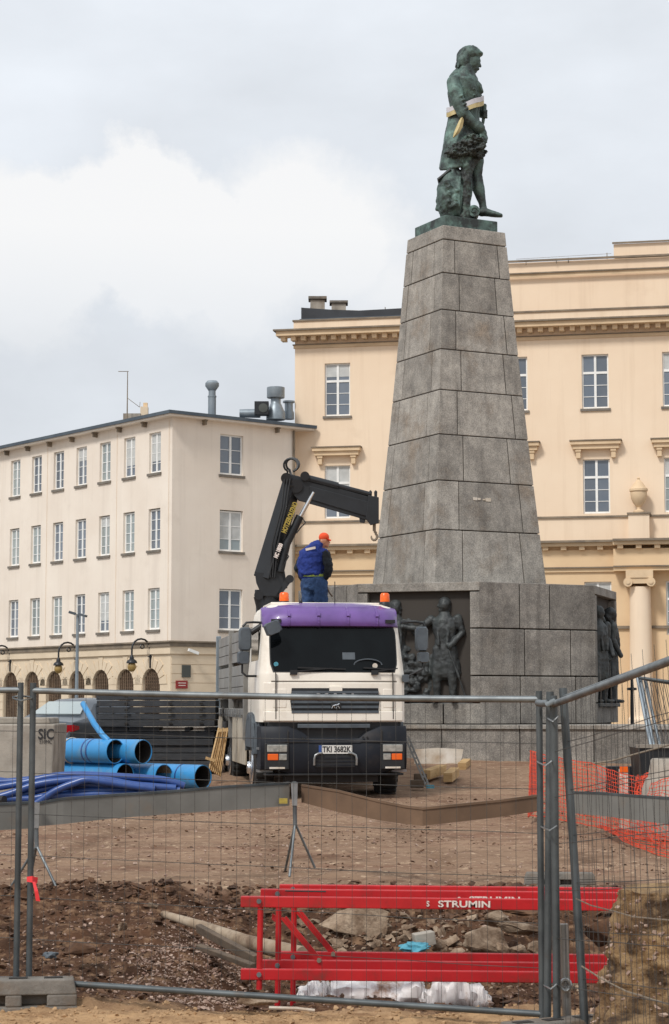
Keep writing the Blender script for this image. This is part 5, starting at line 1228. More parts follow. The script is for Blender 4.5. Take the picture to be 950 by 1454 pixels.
# ------------------------------------------------------------------ loading crane (part of the truck)
YC = 36.05
def CP_(u, v, d=0): return at(u, v, YC+d)
cr = MB()
p0, p1 = CP_(376.5, 822), CP_(415, 684)
ax = (p1-p0).normalized(); Mf = frame(p0, ax, None, (0, -1, 0)); Lb = (p1-p0).length
mb = MB(M=Mf @ Matrix.Rotation(R(-32), 4, 'X'))
mb.hexa([(0, -.17, -.15), (0, .17, -.15), (0, .17, .15), (0, -.17, .15)], [(Lb, -.13, -.13), (Lb, .13, -.13), (Lb, .13, .13), (Lb, -.13, .13)]); boom = mb.build('boom', M_black, tr, bevel=.015)
mb = MB(); 
for u, v, r, d0, d1 in ((406.5, 679, .10, -.2, .2), (433, 676, .085, -.2, .2), (367.5, 845, .085, -.16, .16), (411.5, 822, .075, -.15, .15), (420, 690, .13, -.17, .17)):
    mb.tube([CP_(u, v, d0), CP_(u, v, d1)], r, 16)
mb.build('pivot_pins', M_black, tr, smooth=40, kind='stuff')
def plate3(mb, pts, d0, d1): mb.hexa([CP_(u, v, d0) for u, v in pts], [CP_(u, v, d1) for u, v in pts])
mb = MB(); plate3(mb, [(361.5, 812), (391, 816), (400, 832), (392, 846), (372, 846), (364, 828)], -.15, -.09); plate3(mb, [(361.5, 812), (391, 816), (400, 832), (392, 846), (372, 846), (364, 828)], .09, .15); mb.build('knuckle_plate', M_black, tr, kind='stuff')
mb = MB(); mb.tube([CP_(362, 845), CP_(402, 845)], .10, 16); mb.tube([CP_(380, 845, .1), CP_(383, 1010, .1)], .22, 16); mb.tube([CP_(369, 846, 0), CP_(372, 858, 0), CP_(378, 875)], .12, 12); mb.build('column', M_black, tr, smooth=40, kind='stuff')
mb = MB(); mb.bar(CP_(396, 842, -.05), CP_(412, 821, -.05), .14, .10); mb.bar(CP_(398, 812, 0), CP_(402, 836, 0), .16, .16); mb.bar(CP_(390, 800, 0), CP_(397, 836, 0), .22, .2); mb.build('link_arm', M_black, tr, kind='stuff')
mb = MB(); mb.tube([CP_(398, 812, -.12), CP_(407, 772, -.12), CP_(426, 733, -.12)], [.07, .075, .075], 14); mb.build('cylinder', M_black, tr, smooth=40)
mb = MB(); mb.tube([CP_(426, 734, -.12), CP_(445.5, 699, -.12)], .038, 12); mb.build('piston_rod', M_chrome, tr, smooth=50)
mb = MB()
J = [(408, 672), (424, 676), (438, 681), (526, 705.5), (530, 741), (508, 735), (470, 724), (424, 711), (414, 700)]
plate3(mb, J, -.12, .12); jib = mb.build('jib', M_black, tr, bevel=.015)
mb = MB(); plate3(mb, [(440, 690), (524, 712.5), (526, 735), (440, 709)], -.15, -.115); mb.build('jib_cover', M_black, jib, bevel=.01)
mb = MB(); mb.tube([CP_(433, 678, -.1), CP_(480, 690, -.1)], .065, 12); mb.tube([CP_(478, 689.5, -.1), CP_(526, 702, -.1)], .045, 12); mb.build('jib_cylinder', M_black, tr, smooth=40, kind='stuff')
mb = MB(); plate3(mb, [(523, 703), (538, 706), (538, 743), (526, 746), (519, 736)], -.16, .16)
for u in (526, 533.5): plate3(mb, [(u-2, 706), (u-2.4, 698), (u, 695.5), (u+2.4, 698), (u+2, 706)], -.06, .02)
plate3(mb, [(510, 735), (519, 737), (518, 743), (511, 742)], -.1, .1); mb.build('jib_head', M_black, tr, bevel=.012, kind='stuff')
mb = MB(); mb.tube([CP_(531.5, 744), CP_(531.5, 754)], .03, 8); mb.tube([CP_(531.5, 754), CP_(534, 757)]+[CP_(531.3+4.2*math.cos(a), 762+5*math.sin(a)) for a in [(-60+i*32)*math.pi/180 for i in range(9)]], [.025]*2+[.024]*6+[.02, .016, .01], 8); mb.build('hook', M_ledge, tr, smooth=50)
mb = MB()
for k, (cu_, cv_, r) in enumerate(((413, 660.5, 10), (415.5, 659.5, 9.2))):
    mb.tube([CP_(cu_+r*math.cos(a), cv_+r*.95*math.sin(a), -.12+.1*k+.015*i) for i, a in enumerate([(70-i*24)*math.pi/180 for i in range(14)])]+[CP_(cu_-5+k*3, 676, .1), CP_(cu_-1, 690, -.2)], .022, 6)
for k in range(3): mb.tube([CP_(404+k*4, 680, -.22), CP_(400+k*3, 720, -.24), CP_(386+k*4, 775, -.2), CP_(384+k*3, 820, -.18)], .016, 5)
mb.tube([CP_(430, 737, -.2), CP_(434, 742, -.2), CP_(427, 749, -.2), CP_(421, 757, -.15)], .012, 5); mb.tube([CP_(407, 785, -.2), CP_(410, 790, -.2), CP_(404, 800, -.2)], .012, 5)
mb.build('hydraulic_hose', M_blkplastic, tr, smooth=60, kind='stuff')
up_ = (Vector(CP_(423, 709))-Vector(CP_(404, 757))).normalized()
def btext(s, u, v, size, m, sx=1): 
    nrm = Vector((math.sin(R(10)), -1, 0)).normalized(); x = up_; y = nrm.cross(x)
    M = Matrix((x, y, x.cross(y))).transposed().to_4x4(); p = CP_(u, v, -.245); M.translation = p; return text('boom_lettering', s, size, M, m, boom, .004, sx=sx, bold=.006)
btext('HOTZEROLIZNO', 411.5, 735, .125, M_yel, .62); btext('HC 18000', 395.5, 782, .10, M_white, .66)

# ------------------------------------------------------------------ the worker
YW = 37.3
def WP(u, v, d=0): return at(u, v-5*smooth01((842-v)/16), YW+d)
wk = thing('person', 'worker in blue jacket, jeans and orange cap standing behind the cab', 'person', (WP(446, 1000).x, YW, 3.46))
kx = 75.0
def WL(mb, pts, rad, side=(0, 1, 0), n=16): mb.limb([WP(*p) for p in pts], [((q[0]/kx, q[1]/kx) if isinstance(q, tuple) else q/kx) for q in rad], side, n)
def WE(mb, u, v, d, ru, rv, rd=None, **k): mb.ell(WP(u, v, d), (ru/kx, (rd or ru)/kx, rv/kx), 3, **k)
mb = MB()   # continuous body
WE(mb, 460, 773, 0, 6.8, 7.8, 7.4); WE(mb, 461.5, 777, 0, 5.6, 5.6, 5.6); WE(mb, 463.5, 780, -.0, 3.6, 2.8, 3.6); WL(mb, [(466, 771, 0), (468, 776, 0)], [1, 1.2]); WE(mb, 456, 774, -.082, 1.5, 2.3, 1)
WL(mb, [(451, 788, 0), (457, 778, 0)], [5.5, 5.0])
WL(mb, [(446, 826, 0), (444, 812, 0), (446, 798, 0), (450, 790, 0)], [(14, 11), (15, 11), (16, 12), (8, 8)])
WL(mb, [(461, 794, -.12), (466, 812, -.16), (461, 826, -.05)], [5, 4.5, 3.4]); WL(mb, [(431, 797, .14), (426, 814, .18), (437, 830, .26)], [5, 4.5, 3.5])
for (u, v, d, s_) in ((461.5, 828, -.03, 1), (440, 832, .30, 1)):
    WE(mb, u, v+1, d, 3, 3.4, 2)
    for i in range(4): WL(mb, [(u-1+i*1.0, v+2.5, d-.03+i*.018), (u+i*.9, v+6.5-i*.4, d-.03+i*.018), (u+1+i*.7, v+9-i*.6, d-.02+i*.018)], [1.0, .9, .8], n=8)
    WL(mb, [(u+2, v, d-.03), (u+4, v+4, d-.04)], [1.1, .9], n=8)
WL(mb, [(439, 828, .04), (438, 860, .04), (437, 888, .04)], [(7.5, 7.5), (6, 6), (4.2, 4.2)]); WL(mb, [(453, 828, -.05), (455, 860, -.05), (455, 888, -.05)], [(7.5, 7.5), (6, 6), (4.2, 4.2)])
fuse(mb, 'body', M_skin, .012, wk, passes=2)
mb = MB()   # jacket torso, bulging over the belt
WL(mb, [(445, 822, 0), (443, 816, 0), (442, 806, 0), (443, 793, 0), (448, 784, 0)], [(17, 14), (20.5, 15), (20.5, 16), (18.5, 15.5), (11, 12)])
WL(mb, [(448, 788, 0), (453.5, 778.5, 0)], [(9.5, 10), (7.2, 7.6)]); WE(mb, 459, 791, -.11, 7, 8, 7); WE(mb, 432, 793, .12, 7, 8, 7)
WL(mb, [(428, 815, -.10), (434, 819, -.16), (448, 819, -.18)], [3, 3, 3])
jk = fuse(mb, 'jacket', M_jacket, .013, wk, passes=3, disp=.022, fr=9)
mb = MB(); WL(mb, [(431, 795, .14), (423.5, 812, .16), (432, 829, .24)], [6.4, 6.2, 4.6]); fuse(mb, 'sleeve', M_sleeve, .013, wk, passes=2, disp=.02, fr=10)
mb = MB(); WL(mb, [(461, 791, -.13), (466.5, 808, -.19), (466, 816, -.17), (462, 826, -.05)], [6.4, 6.6, 6, 4.4]); WL(mb, [(466, 792, .0), (468.5, 806, .05), (468, 822, .02)], [(4, 7), (4, 7), (2.5, 6)]); fuse(mb, 'sleeve', M_sleeve, .013, wk, passes=2, disp=.02, fr=10)
mb = MB(); mb.loft([[WP(445+17*k*math.cos(a), v, 14/kx*math.sin(a)) for a in [2*math.pi*i/24 for i in range(24)]] for v, k in ((820, 1.16), (823.5, 1.12))]); mb.build('waistband', M_lime, wk, smooth=40)
mb = MB(); WL(mb, [(446, 826, 0), (446, 834, 0)], [(17.5, 13.5), (17.5, 13.5)]); WL(mb, [(438, 832, .05), (437.5, 850, .05), (437, 870, .05), (437, 892, .05)], [(11, 11.5), (10, 10.5), (8.8, 9.5), (8, 8.5)]); WL(mb, [(454.5, 832, -.06), (456, 850, -.06), (456, 870, -.06), (456, 892, -.06)], [(11, 11.5), (10, 10.5), (9, 9.5), (8, 8.5)])
fuse(mb, 'jeans', M_jeans, .013, wk, passes=2, disp=.018, fr=9)
for u, d in ((439, .05), (458, -.06)): mb = MB(); WL(mb, [(u-2, 893.2, d), (u+9, 893.6, d-.0)], [(3, 4), (2.5, 3.6)]); mb.build('boot', M_blkplastic, wk, smooth=60)
mb = MB(); WE(mb, 460, 768, 0, 7.6, 7.0, 8); ch = fuse(mb, 'cap', M_cap, .010, wk, passes=2)
mb = MB(); mb.loft([[WP(464, 768.5+.8*abs(t), t*.10), WP(470.6-1.5*abs(t), 771.5+abs(t), t*.085)] for t in (-1, -.6, 0, .6, 1)]+[[WP(464, 770+.8*abs(t), t*.10), WP(470.6-1.5*abs(t), 772.6+abs(t), t*.085)] for t in (1, .6, 0, -.6, -1)], cap=False); mb.build('cap_peak', M_cap, ch)
mb = MB(); WE(mb, 456.5, 774.5, 0, 5.0, 4.4, 6.8); mb.build('hair', M_hair, wk, smooth=80)
mb = MB(); mb.bar(WP(434, 785.5, -.20), WP(448, 782.5, -.20), .012, .045, (0, 0, 1)); mb.build('reflective_strip', M_white, wk)
mb = MB(); mb.tube([WP(467, 841, -.1), WP(472, 847, -.12)], .014, 8); mb.tube([WP(462, 832, -.1), WP(468, 842, -.1)], .012, 8)
rod = mb.build('hand_lever', M_hair, None, smooth=60); tag(rod, 'short dark brown rod hanging from the hand of the worker', 'tool')
# ------------------------------------------------------------------ site fence
def fence_panel(P0, P1, up, label, rail_r=.021, wires_over=.0, hang=0, posts=(1, 1), step=.10, post_r=.021, up1=None, sag=0):
    """P0, P1 bottom corners; up = vector from the bottom rail to the top rail"""
    P0, P1, up = Vector(P0), Vector(P1), Vector(up); d = (P1-P0); L = d.length; d.normalize(); H = up.length; u = up.normalized(); up1 = Vector(up1) if up1 else up.copy()
    def Q(s_, h): t_ = s_/L; return P0+d*s_+up.lerp(up1, t_)*h-Vector((0, 0, sag*4*t_*(1-t_)*h))
    t = thing('mesh_fence', label, 'fence', P0, group='galvanised mesh fence panels')
    for k, (a, p, w_) in enumerate(((posts[0], P0, up), (posts[1], P1, up1))):
        if a: mb = MB(); mb.tube([p-w_*.025, p+w_*1.027], post_r, 12); mb.build('post', M_galv_d, t, smooth=50)
    for nm, b in (('top_rail', 1), ('bottom_rail', 0)):
        mb = MB(); mb.tube([Q(L*q/10, b) for q in range(11)], rail_r, 12); mb.build(nm, M_galv if nm == 'top_rail' else M_galv_d, t, smooth=50)
    n = d.cross(u); mb = MB(); rr = random.Random(int(L*100+P0.x*10))
    k = int(L/step)
    for i in range(1, k+1):
        s_ = i*L/(k+.5); w = rr.uniform(-.008, .008); z1 = 1+wires_over/H
        mb.tube([Q(s_, 0), Q(s_+w, .5)+n*rr.uniform(-.01, .01), Q(s_, z1)], .0017, 4, cap=False)
    for j in range(1, 7):
        h = j/7+rr.uniform(-.003, .003); mb.tube([Q(L*q/8, h+rr.uniform(-.002, .002)) for q in range(9)], .0022, 4, cap=False)
    mb.build('wire_mesh', M_wire, t, kind='stuff'); return t
Pl, Pr = at(41, 1393, 13.56), at(770, 1440, 12.5)
fence_panel(Pl, Pr, (0, 0, at(41, 980.5, 13.56).z-Pl.z), 'middle mesh fence panel standing across the view before the truck', up1=(0, 0, at(770, 993, 12.5).z-Pr.z), sag=.012)
Pq = at(23, 1391, 13.62); fence_panel(Pq+Vector((-3.5, .25, .0)), Pq, (0, 0, at(23, 980, 13.62).z-Pq.z), 'mesh fence panel cut by the left edge of the photo')
top0 = at(786, 1000, 12.3); dR = (at(951, 939, 10.1)-top0).normalized(); P0 = Vector((top0.x+.0, 12.3, 0.0)); 
fence_panel(P0, P0+dR*3.5, (0, 0, top0.z), 'mesh fence panel running from the corner posts towards the right foreground', rail_r=.022, wires_over=0, post_r=.024)
Pb = at(831, 1458, 12.25); tb = at(800, 985, 12.45)
t2 = fence_panel(Pb, Pb+dR*3.5+Vector((.02, 0, .0)), tb-Pb-Vector((0, 0, .02)), 'second mesh fence panel leaning by the corner posts, wire tips above its rail', rail_r=.010, wires_over=.10, post_r=.026, step=.2)
# two more upright tubes bundled at the corner
Pc = at(777, 1446, 12.44); t = thing('steel_tube', 'loose grey steel tube wired to the corner fence posts', 'post', Pc)
mb = MB(); mb.tube([Pc+Vector((0, 0, -.05)), at(781, 982, 12.44)], .024, 12); mb.build('tube', M_galv_d, t, smooth=50)
mb = MB()
for v, u0, u1 in ((1020, 778, 792), (1083, 765, 783), (1175, 770, 790), (1400, 774, 790)):
    mb.tube([at(u0, v, 12.38), at((u0+u1)/2, v+4, 12.22), at(u1, v-2, 12.24), at(u1+1, v-3, 12.38), at((u0+u1)/2, v-2, 12.56), at(u0-2, v-2, 12.5)], .005, 5, closed=True)
mb.build('wire_tie', M_steel, t, smooth=60, kind='stuff')
tag(MB().tube([at(764, 998, 12.44), at(770, 999, 12.36), at(778, 998.5, 12.22), at(787, 996.5, 12.24)], .022, 10).build('fence_coupler', M_galv, None, smooth=60), 'steel tube coupler hooked round the tops of the corner posts', 'coupler')
mb = MB(); mb.tube([at(19, 992, 13.6), at(30, 995, 13.5), at(44, 992, 13.5), at(46, 990, 13.6), at(30, 988, 13.7), at(18, 990, 13.68)], .007, 6, closed=True)
tag(mb.build('wire_loop', M_galv, None, smooth=60), 'thick wire loop joining the two left fence posts near their tops', 'wire')
# rusty strand drooping across the right panel
tag(MB().tube([at(818, 1276, 11.95), at(840, 1286, 11.85), at(872, 1294, 11.4), at(900, 1302, 10.95), at(955, 1307, 10.2)], .004, 5).build('loose_wire', M_ledge, None), 'upper slack wire hanging across the right fence panel', 'wire')
tag(MB().tube([at(826, 1372, 11.95), at(858, 1392, 11.6), at(890, 1408, 11.1), at(955, 1428, 10.3)], .005, 5).build('loose_wire', M_ledge, None), 'lower slack wire hanging across the right fence panel by the earth heap', 'wire')
def foot_block(M, label, Lx=.62, Wy=.24, H=.15, top_slots=True):
    t = thing('concrete_weight', label, 'concrete weight', M.translation); b = MB(M=M)
    b.hexa([(-Lx/2, -Wy/2, 0), (Lx/2, -Wy/2, 0), (Lx/2, Wy/2, 0), (-Lx/2, Wy/2, 0)], [(-Lx/2+.01, -Wy/2+.01, .035), (Lx/2-.01, -Wy/2+.01, .035), (Lx/2-.01, Wy/2-.01, .035), (-Lx/2+.01, Wy/2-.01, .035)])
    b.box(-Lx/2+.012, Lx/2-.012, -.02, .02, .035, .085)
    for x in (-Lx/2+.012, -Lx*.14, Lx*.22, Lx/2-.10):
        w = .088 if x > -Lx/2+.02 else .13; b.box(x, min(x+w, Lx/2-.012), -Wy/2+.011, Wy/2-.011, .035, .085)
    b.hexa([(-Lx/2+.012, -Wy/2+.012, .085), (Lx/2-.012, -Wy/2+.012, .085), (Lx/2-.012, Wy/2-.012, .085), (-Lx/2+.012, Wy/2-.012, .085)], [(-Lx/2+.03, -Wy/2+.03, H), (Lx/2-.03, -Wy/2+.03, H), (Lx/2-.03, Wy/2-.03, H), (-Lx/2+.03, Wy/2-.03, H)])
    b.build('block', M_conc_d, t, bevel=.01)
    if top_slots:
        for x in (-.2, -.02, .17): s_ = MB(M=M); s_.box(x-.05, x+.05, -.03, .03, H, H+.004); s_.build('painted_socket', M_dark, t)  # thin dark plates: the shade of open sockets put into colour
    return t
foot_block(Matrix.Translation((at(28, 1430, 13.32).x, 13.40, -.045)) @ Matrix.Rotation(R(8), 4, 'Z') @ Matrix.Diagonal((1.22, 1, 1.5, 1)), 'grey concrete foot with two dark slots under the left fence posts')
foot_block(Matrix.Translation((at(788, 1440, 12.3).x, 12.25, -.075)) @ Matrix.Rotation(R(28), 4, 'Z') @ Matrix.Diagonal((1.2, 1.1, 1.1, 1)), 'pale concrete foot under the corner fence posts at the bottom right')
p = at(795, 1258, 19.4); foot_block(Matrix.Translation((p.x, 19.4, ground_z(p.x, 19.4)-.01)) @ Matrix.Rotation(R(-4), 4, 'Z') @ Matrix.Diagonal((1.15, 1, .95, 1)), 'unused concrete fence foot lying on the earth behind the red frames', top_slots=False)
# short pale stake by the corner
t = thing('short_stake', 'short pale galvanised stake with a welded ring beside the corner foot', 'stake', at(801, 1440, 12.6))
mb = MB(); mb.tube([at(805, 1442, 12.6), at(800, 1312, 12.6)], .03, 10); mb.build('tube', M_steel, t, smooth=50)
mb = MB(); c = at(803, 1399, 12.55); mb.tube([c+Vector((.032*math.cos(a), 0, .036*math.sin(a))) for a in [i*.628 for i in range(10)]], .012, 6, closed=True); mb.build('ring', M_steel, t, smooth=60)
# red and white tape
mb = MB()
mb.loft([[at(38, 1245, 13.5), at(38, 1252, 13.5)], [at(46, 1244, 13.48), at(46, 1253, 13.48)], [at(54, 1246, 13.52), at(53, 1254, 13.52)], [at(52, 1250, 13.6), at(50, 1256, 13.6)]], cap=False, closed=False)
mb.loft([[at(46, 1252, 13.47), at(50, 1252, 13.47)], [at(49, 1266, 13.46), at(54, 1265, 13.46)], [at(51, 1279, 13.47), at(57, 1280, 13.47)]], cap=False, closed=False)
o = mb.build('barrier_tape', M_tape, None); o.modifiers.new('s', 'SOLIDIFY').thickness = .003; tag(o, 'torn strip of red tape tied to the second fence post', 'tape')
# ------------------------------------------------------------------ barrier boards on tripods
def board(pts, h, m, label, th=.025):
    """pts: (u, v_top, v_bottom, Y)"""
    mb = MB(); rings = []
    for u, v0, v1, Y in pts:
        a, b = at(u, v0, Y), at(u, v1, Y); k = (a-b).length
        rings.append([a+Vector((0, -th/2, 0)), a+Vector((0, th/2, 0)), b+Vector((0, th/2, 0)), b+Vector((0, -th/2, 0))])
    mb.loft(rings); o = mb.build('barrier_board', m, None)
    t = MB(); rr = []
    for u, v0, v1, Y in pts:
        a = at(u, v0, Y); rr.append([a+Vector((0, -th*.9, -.012)), a+Vector((0, -th*.9, .012)), a+Vector((0, th*.9, .012)), a+Vector((0, th*.9, -.012))])
    t.loft(rr); t.build('edge_roll', M_board_b if m is M_board_b else M_galv_d, o, smooth=60)
    return tag(o, label, 'barrier board')
board([(-120, 1147, 1186, 18.6), (-40, 1144, 1181, 18.9), (47, 1139, 1176, 19.2)], .23, M_board_g, 'grey barrier board cut by the left edge of the photo')
board([(55, 1140, 1173, 19.2), (90, 1134, 1170, 19.3), (160, 1129, 1162, 19.6), (240, 1124, 1156, 19.9), (320, 1117, 1151, 20.2), (411, 1112, 1144, 20.6)], .23, M_board_g, 'long grey barrier board below the blue pipes, slightly bowed')
board([(428, 1115, 1139, 20.6), (480, 1123, 1153, 20.3), (540, 1138, 1165, 20.0), (575, 1145, 1170, 19.8), (600, 1148, 1172.5, 19.7), (650, 1143, 1167, 19.8), (710, 1137, 1160, 20.0), (770, 1129, 1151, 20.2)], .23, M_board_b, 'brown barrier board sagging in the middle in front of the truck')
board([(806, 1125, 1154, 19.6), (850, 1126, 1158, 19.0), (900, 1130, 1164, 18.4), (990, 1136, 1176, 17.5)], .25, M_board_g, 'grey barrier board at the right behind the corner fence posts')
for u, v0, vj, Y, feet, lab in ((418, 1112, 1172, 20.5, [(411, 1245, 20.2), (447, 1232, 20.7), (405, 1236, 21.0)], 'slim steel tripod holding the barrier boards in front of the truck'), (51, 1141, 1204, 19.1, [(94, 1289, 18.8), (14, 1262, 19.3), (40, 1262, 19.6)], 'bent steel tripod holding the left barrier boards on the trench rim')):
    t = thing('barrier_tripod', lab, 'tripod', at(feet[0][0], feet[0][1], feet[0][2]))
    mb = MB(); mb.tube([at(u, v0-2, Y), at(u+1, vj, Y)], .022, 8); mb.build('post', M_galv, t, smooth=50)
    for f in feet: mb = MB(); mb.tube([at(u+1, vj-3, Y), at(*f)], .013, 8); mb.build('leg', M_galv, t, smooth=50)
    mb = MB(); a = at(u-5, v0-1, Y-.03); mb.hexa([a, a+Vector((.07, 0, 0)), a+Vector((.07, .02, 0)), a+Vector((0, .02, 0))], [at(u+p_, vj-28, Y-.03)+Vector((0, q_, 0)) for p_, q_ in ((-3, 0), (4, 0), (4, .02), (-3, .02))]); mb.build('clamp', M_steel, t)
tag(MB().tube([at(28, 1262, 18.9), at(60, 1273, 18.7), at(95, 1286, 18.6)], .016, 8).build('rod', M_foam, None, smooth=50), 'whitish rod lying against the left tripod foot', 'rod')
mb = MB(); a = at(396, 1138, 20.52); mb.box(a.x, a.x+.09, a.y-.05, a.y-.04, a.z-.02, a.z+.035); tag(mb.build('yellow_sticker', M_yel, None), 'small yellow sticker on the end of the long grey barrier board', 'sticker')
# ------------------------------------------------------------------ red trestle frames
def trestle(Y, ub, vt, vb, up, vpost, u_end, label, diag=None, hb=.076, slope=.0, text_u=None, ubl=None, tdz=0):
    sc_ = FPX/Y; t = thing('trestle_frame', label, 'trestle', at(up, vpost, Y), group='red steel trestle frames stacked side by side')
    def P(u, v): return at(u, v, Y)
    dvr = slope*(u_end-ub)
    for nm, v in (('top_beam', vt), ('bottom_beam', vb)):
        ul = ub if nm == 'top_beam' else (ubl or ub)
        mb = MB(); a, b = P(ul, v), P(u_end, v+dvr); mb.bar(a, b, .05, hb); mb.build(nm, M_red, t, bevel=.006)
    for u in (up, u_end-6): mb = MB(); mb.tube([P(u+2, vt+2), P(u, vpost)], .021, 10); mb.build('post', M_red, t, smooth=50)
    if diag:
        for k in (0, 1): (a, b), (c, d) = diag; mb = MB(); mb.bar(P(a+k*5, b-k*1), P(c+k*5, d), .02, .02); mb.build('brace', M_red, t)
        mb = MB(); mb.tube([P(diag[1][0]+3, diag[1][1]+1)+Vector((0, -.04, 0)), P(diag[1][0]+3, diag[1][1]+1)+Vector((0, .04, 0))], .016, 10); mb.build('bolt', M_ledge, t)
    for v in (vt-1, vb): mb = MB(); mb.tube([P(up, v)+Vector((0, -.045, 0)), P(up, v)+Vector((0, .045, 0))], .017, 10); mb.build('bolt', M_galv, t)
    if text_u:
        x = (P(u_end, vt+dvr)-P(ub, vt)).normalized()
        f = (text_u-ub)/(u_end-ub); c = P(text_u, vt+dvr*f)+Vector((0, -.032, tdz-.002))
        text('maker_lettering', 'STRUMIN', .062, facing(c, x, (0, 0, 1)), M_white, t, .002, sx=1.42, bold=.0016)
        text('maker_emblem', 'S', .052, facing(c+x*(-.255), x, (0, 0, 1)), M_white, t, .002, sx=1.0, bold=.001)
    return t
trestle(14.0, 342, 1280, 1383, 368, 1405, 900, 'front red trestle frame lettered STRUMIN, its post the shortest', slope=.010, text_u=659)
trestle(14.28, 370, 1269.5, 1370, 394, 1428, 902, 'middle red trestle frame between the lettered one and the rear one', diag=((400, 1303), (450, 1362)), slope=.010, text_u=702, tdz=-.022)
trestle(14.56, 397, 1263, 1358, 416, 1428, 904, 'rear red trestle frame with twin diagonal braces', diag=((421, 1294), (470, 1353)), slope=.010)
tag(MB().tube([at(405, 1265, 14.2), at(463, 1266, 14.2)], .006, 6).build('black_rod', M_blkplastic, None), 'thin black rod lying on top of the red frames', 'rod')
mb = MB(); a = at(392, 1300, 14.1); mb.add([a, at(387, 1297, 14.1), at(386, 1305, 14.12), at(391, 1309, 14.1)], [(0, 1, 2, 3)]); o = mb.build('tape_scrap', M_tape, None); o.modifiers.new('s', 'SOLIDIFY').thickness = .004; tag(o, 'scrap of red and white tape on the red frame post', 'tape')
# ------------------------------------------------------------------ trench rubble and litter
def rock(u, v0, v1, w, Y, label, m=M_stone, seed=1, dep=.7, amp=.28, name='rubble_stone', cat='stone', sub=3, sharp=1.3, rot=0, n=12, rough=.085):
    a, b = at(u, v0, Y), at(u, v1, Y); h = a.z-b.z; W_ = w/FPX*Y
    pv, pf = hull(n, seed*17+5); bm = bmesh.new(); vv = [bm.verts.new(p) for p in pv]; [bm.faces.new([vv[i] for i in f]) for f in pf]
    bmesh.ops.bevel(bm, geom=bm.edges[:], offset=.05, segments=1, affect='EDGES', clamp_overlap=True)
    bmesh.ops.triangulate(bm, faces=bm.faces[:]); bmesh.ops.subdivide_edges(bm, edges=bm.edges[:], cuts=sub, use_grid_fill=True)
    lo = [min(v.co[i] for v in bm.verts) for i in range(3)]; hi = [max(v.co[i] for v in bm.verts) for i in range(3)]
    o = Vector((seed*5.1, seed*2.3, seed*9.7)); bm.normal_update()
    pts = [(p.co+p.normal*(rough*noise.fractal(p.co*2.2+o, 1, 2.2, 5)+(amp-.28)*noise.noise(p.co*3+o))) for p in bm.verts]
    Mr = Matrix.Rotation(R(rot), 3, 'Y'); out_ = []
    for p in pts:
        q = Vector([(2*(p[i]-lo[i])/(hi[i]-lo[i])-1) for i in range(3)]); q = Mr @ Vector((q.x*W_/2, q.y*W_/2*dep, q.z*h/2)); out_.append(q+Vector((a.x, Y, (a.z+b.z)/2)))
    mb = MB(); bm.verts.index_update(); mb.add(out_, [tuple(v.index for v in f.verts) for f in bm.faces]); bm.free()
    return tag(mb.build(name, m, None, smooth=26), label, cat)
rock(502, 1284, 1334, 98, 17.9, 'large flat grey stone slab lying on the trench bank behind the red frames', seed=44, dep=.3, amp=.33, n=8, rough=.05)
rock(688, 1314, 1356, 62, 16.6, 'biggest pale rubble boulder in the trench between the red beams', seed=3)
rock(705, 1293, 1316, 36, 17.3, 'angular grey stone perched above the pale boulder', seed=4)
rock(744, 1309, 1328, 84, 16.9, 'long pale kerb fragment tilted at the right of the trench', seed=5, dep=.35, amp=.15, sharp=1.6, rot=6)
rock(765, 1335, 1356, 34, 16.4, 'pale round stone beside the corner posts behind the red frames', seed=6)
rock(735, 1341, 1362, 24, 16.3, 'small tan stone right of the pale boulder', seed=7)
rock(714, 1338, 1357, 18, 16.2, 'small white streaked stone touching the pale boulder', seed=8)
rock(624, 1333, 1350, 20, 16.6, 'small grey stone right of the blue rag', seed=9)
rock(650, 1346, 1360, 22, 16.2, 'low stone half buried left of the pale boulder', seed=10)
rock(574, 1326, 1338, 13, 16.9, 'small white stone left of the grey brick', seed=11)
rock(117, 1337, 1358, 40, 14.9, 'brown angular clod of earth on the left bank', m=M_clod, seed=12, name='earth_clod', cat='clod')
rock(174, 1309, 1322, 14, 15.6, 'small white stone on the left gravel bank', seed=13)
rock(217, 1281, 1291, 16, 17.2, 'pink stone at the head of the pale pipe', seed=14)
rock(365, 1411, 1427, 60, 13.3, 'low tan stone beside the foot of the first red post', seed=15)
rock(860, 1300, 1345, 60, 15.4, 'dark stony mound behind the right ends of the red frames', m=M_clod, seed=16, name='earth_mound', cat='mound')
rock(745, 1290, 1300, 60, 17.6, 'dark brown stone ridge under the red top beams', m=M_clod, seed=17, name='earth_mound', cat='mound')
b = at(602, 1342, 16.5); t = tag(MB().cbox((0, 0, 0), (.17, .12, .11), Matrix.Translation((b.x, b.y, b.z+.05)) @ Matrix.Rotation(R(12), 4, 'Z') @ Matrix.Rotation(R(-8), 4, 'Y')).build('paving_brick', M_conc, None, bevel=.008), 'grey paving brick behind the blue rag', 'brick')
rock(588, 1337, 1353, 42, 16.35, 'crumpled light blue rag lying in the trench', m=M_rag, seed=21, amp=.6, name='rag', cat='rag', sharp=.9)
rock(72, 1352, 1361, 24, 14.7, 'crumpled dark blue plastic scrap on the left bank', m=M_plastic, seed=22, amp=.6, name='plastic_scrap', cat='litter')
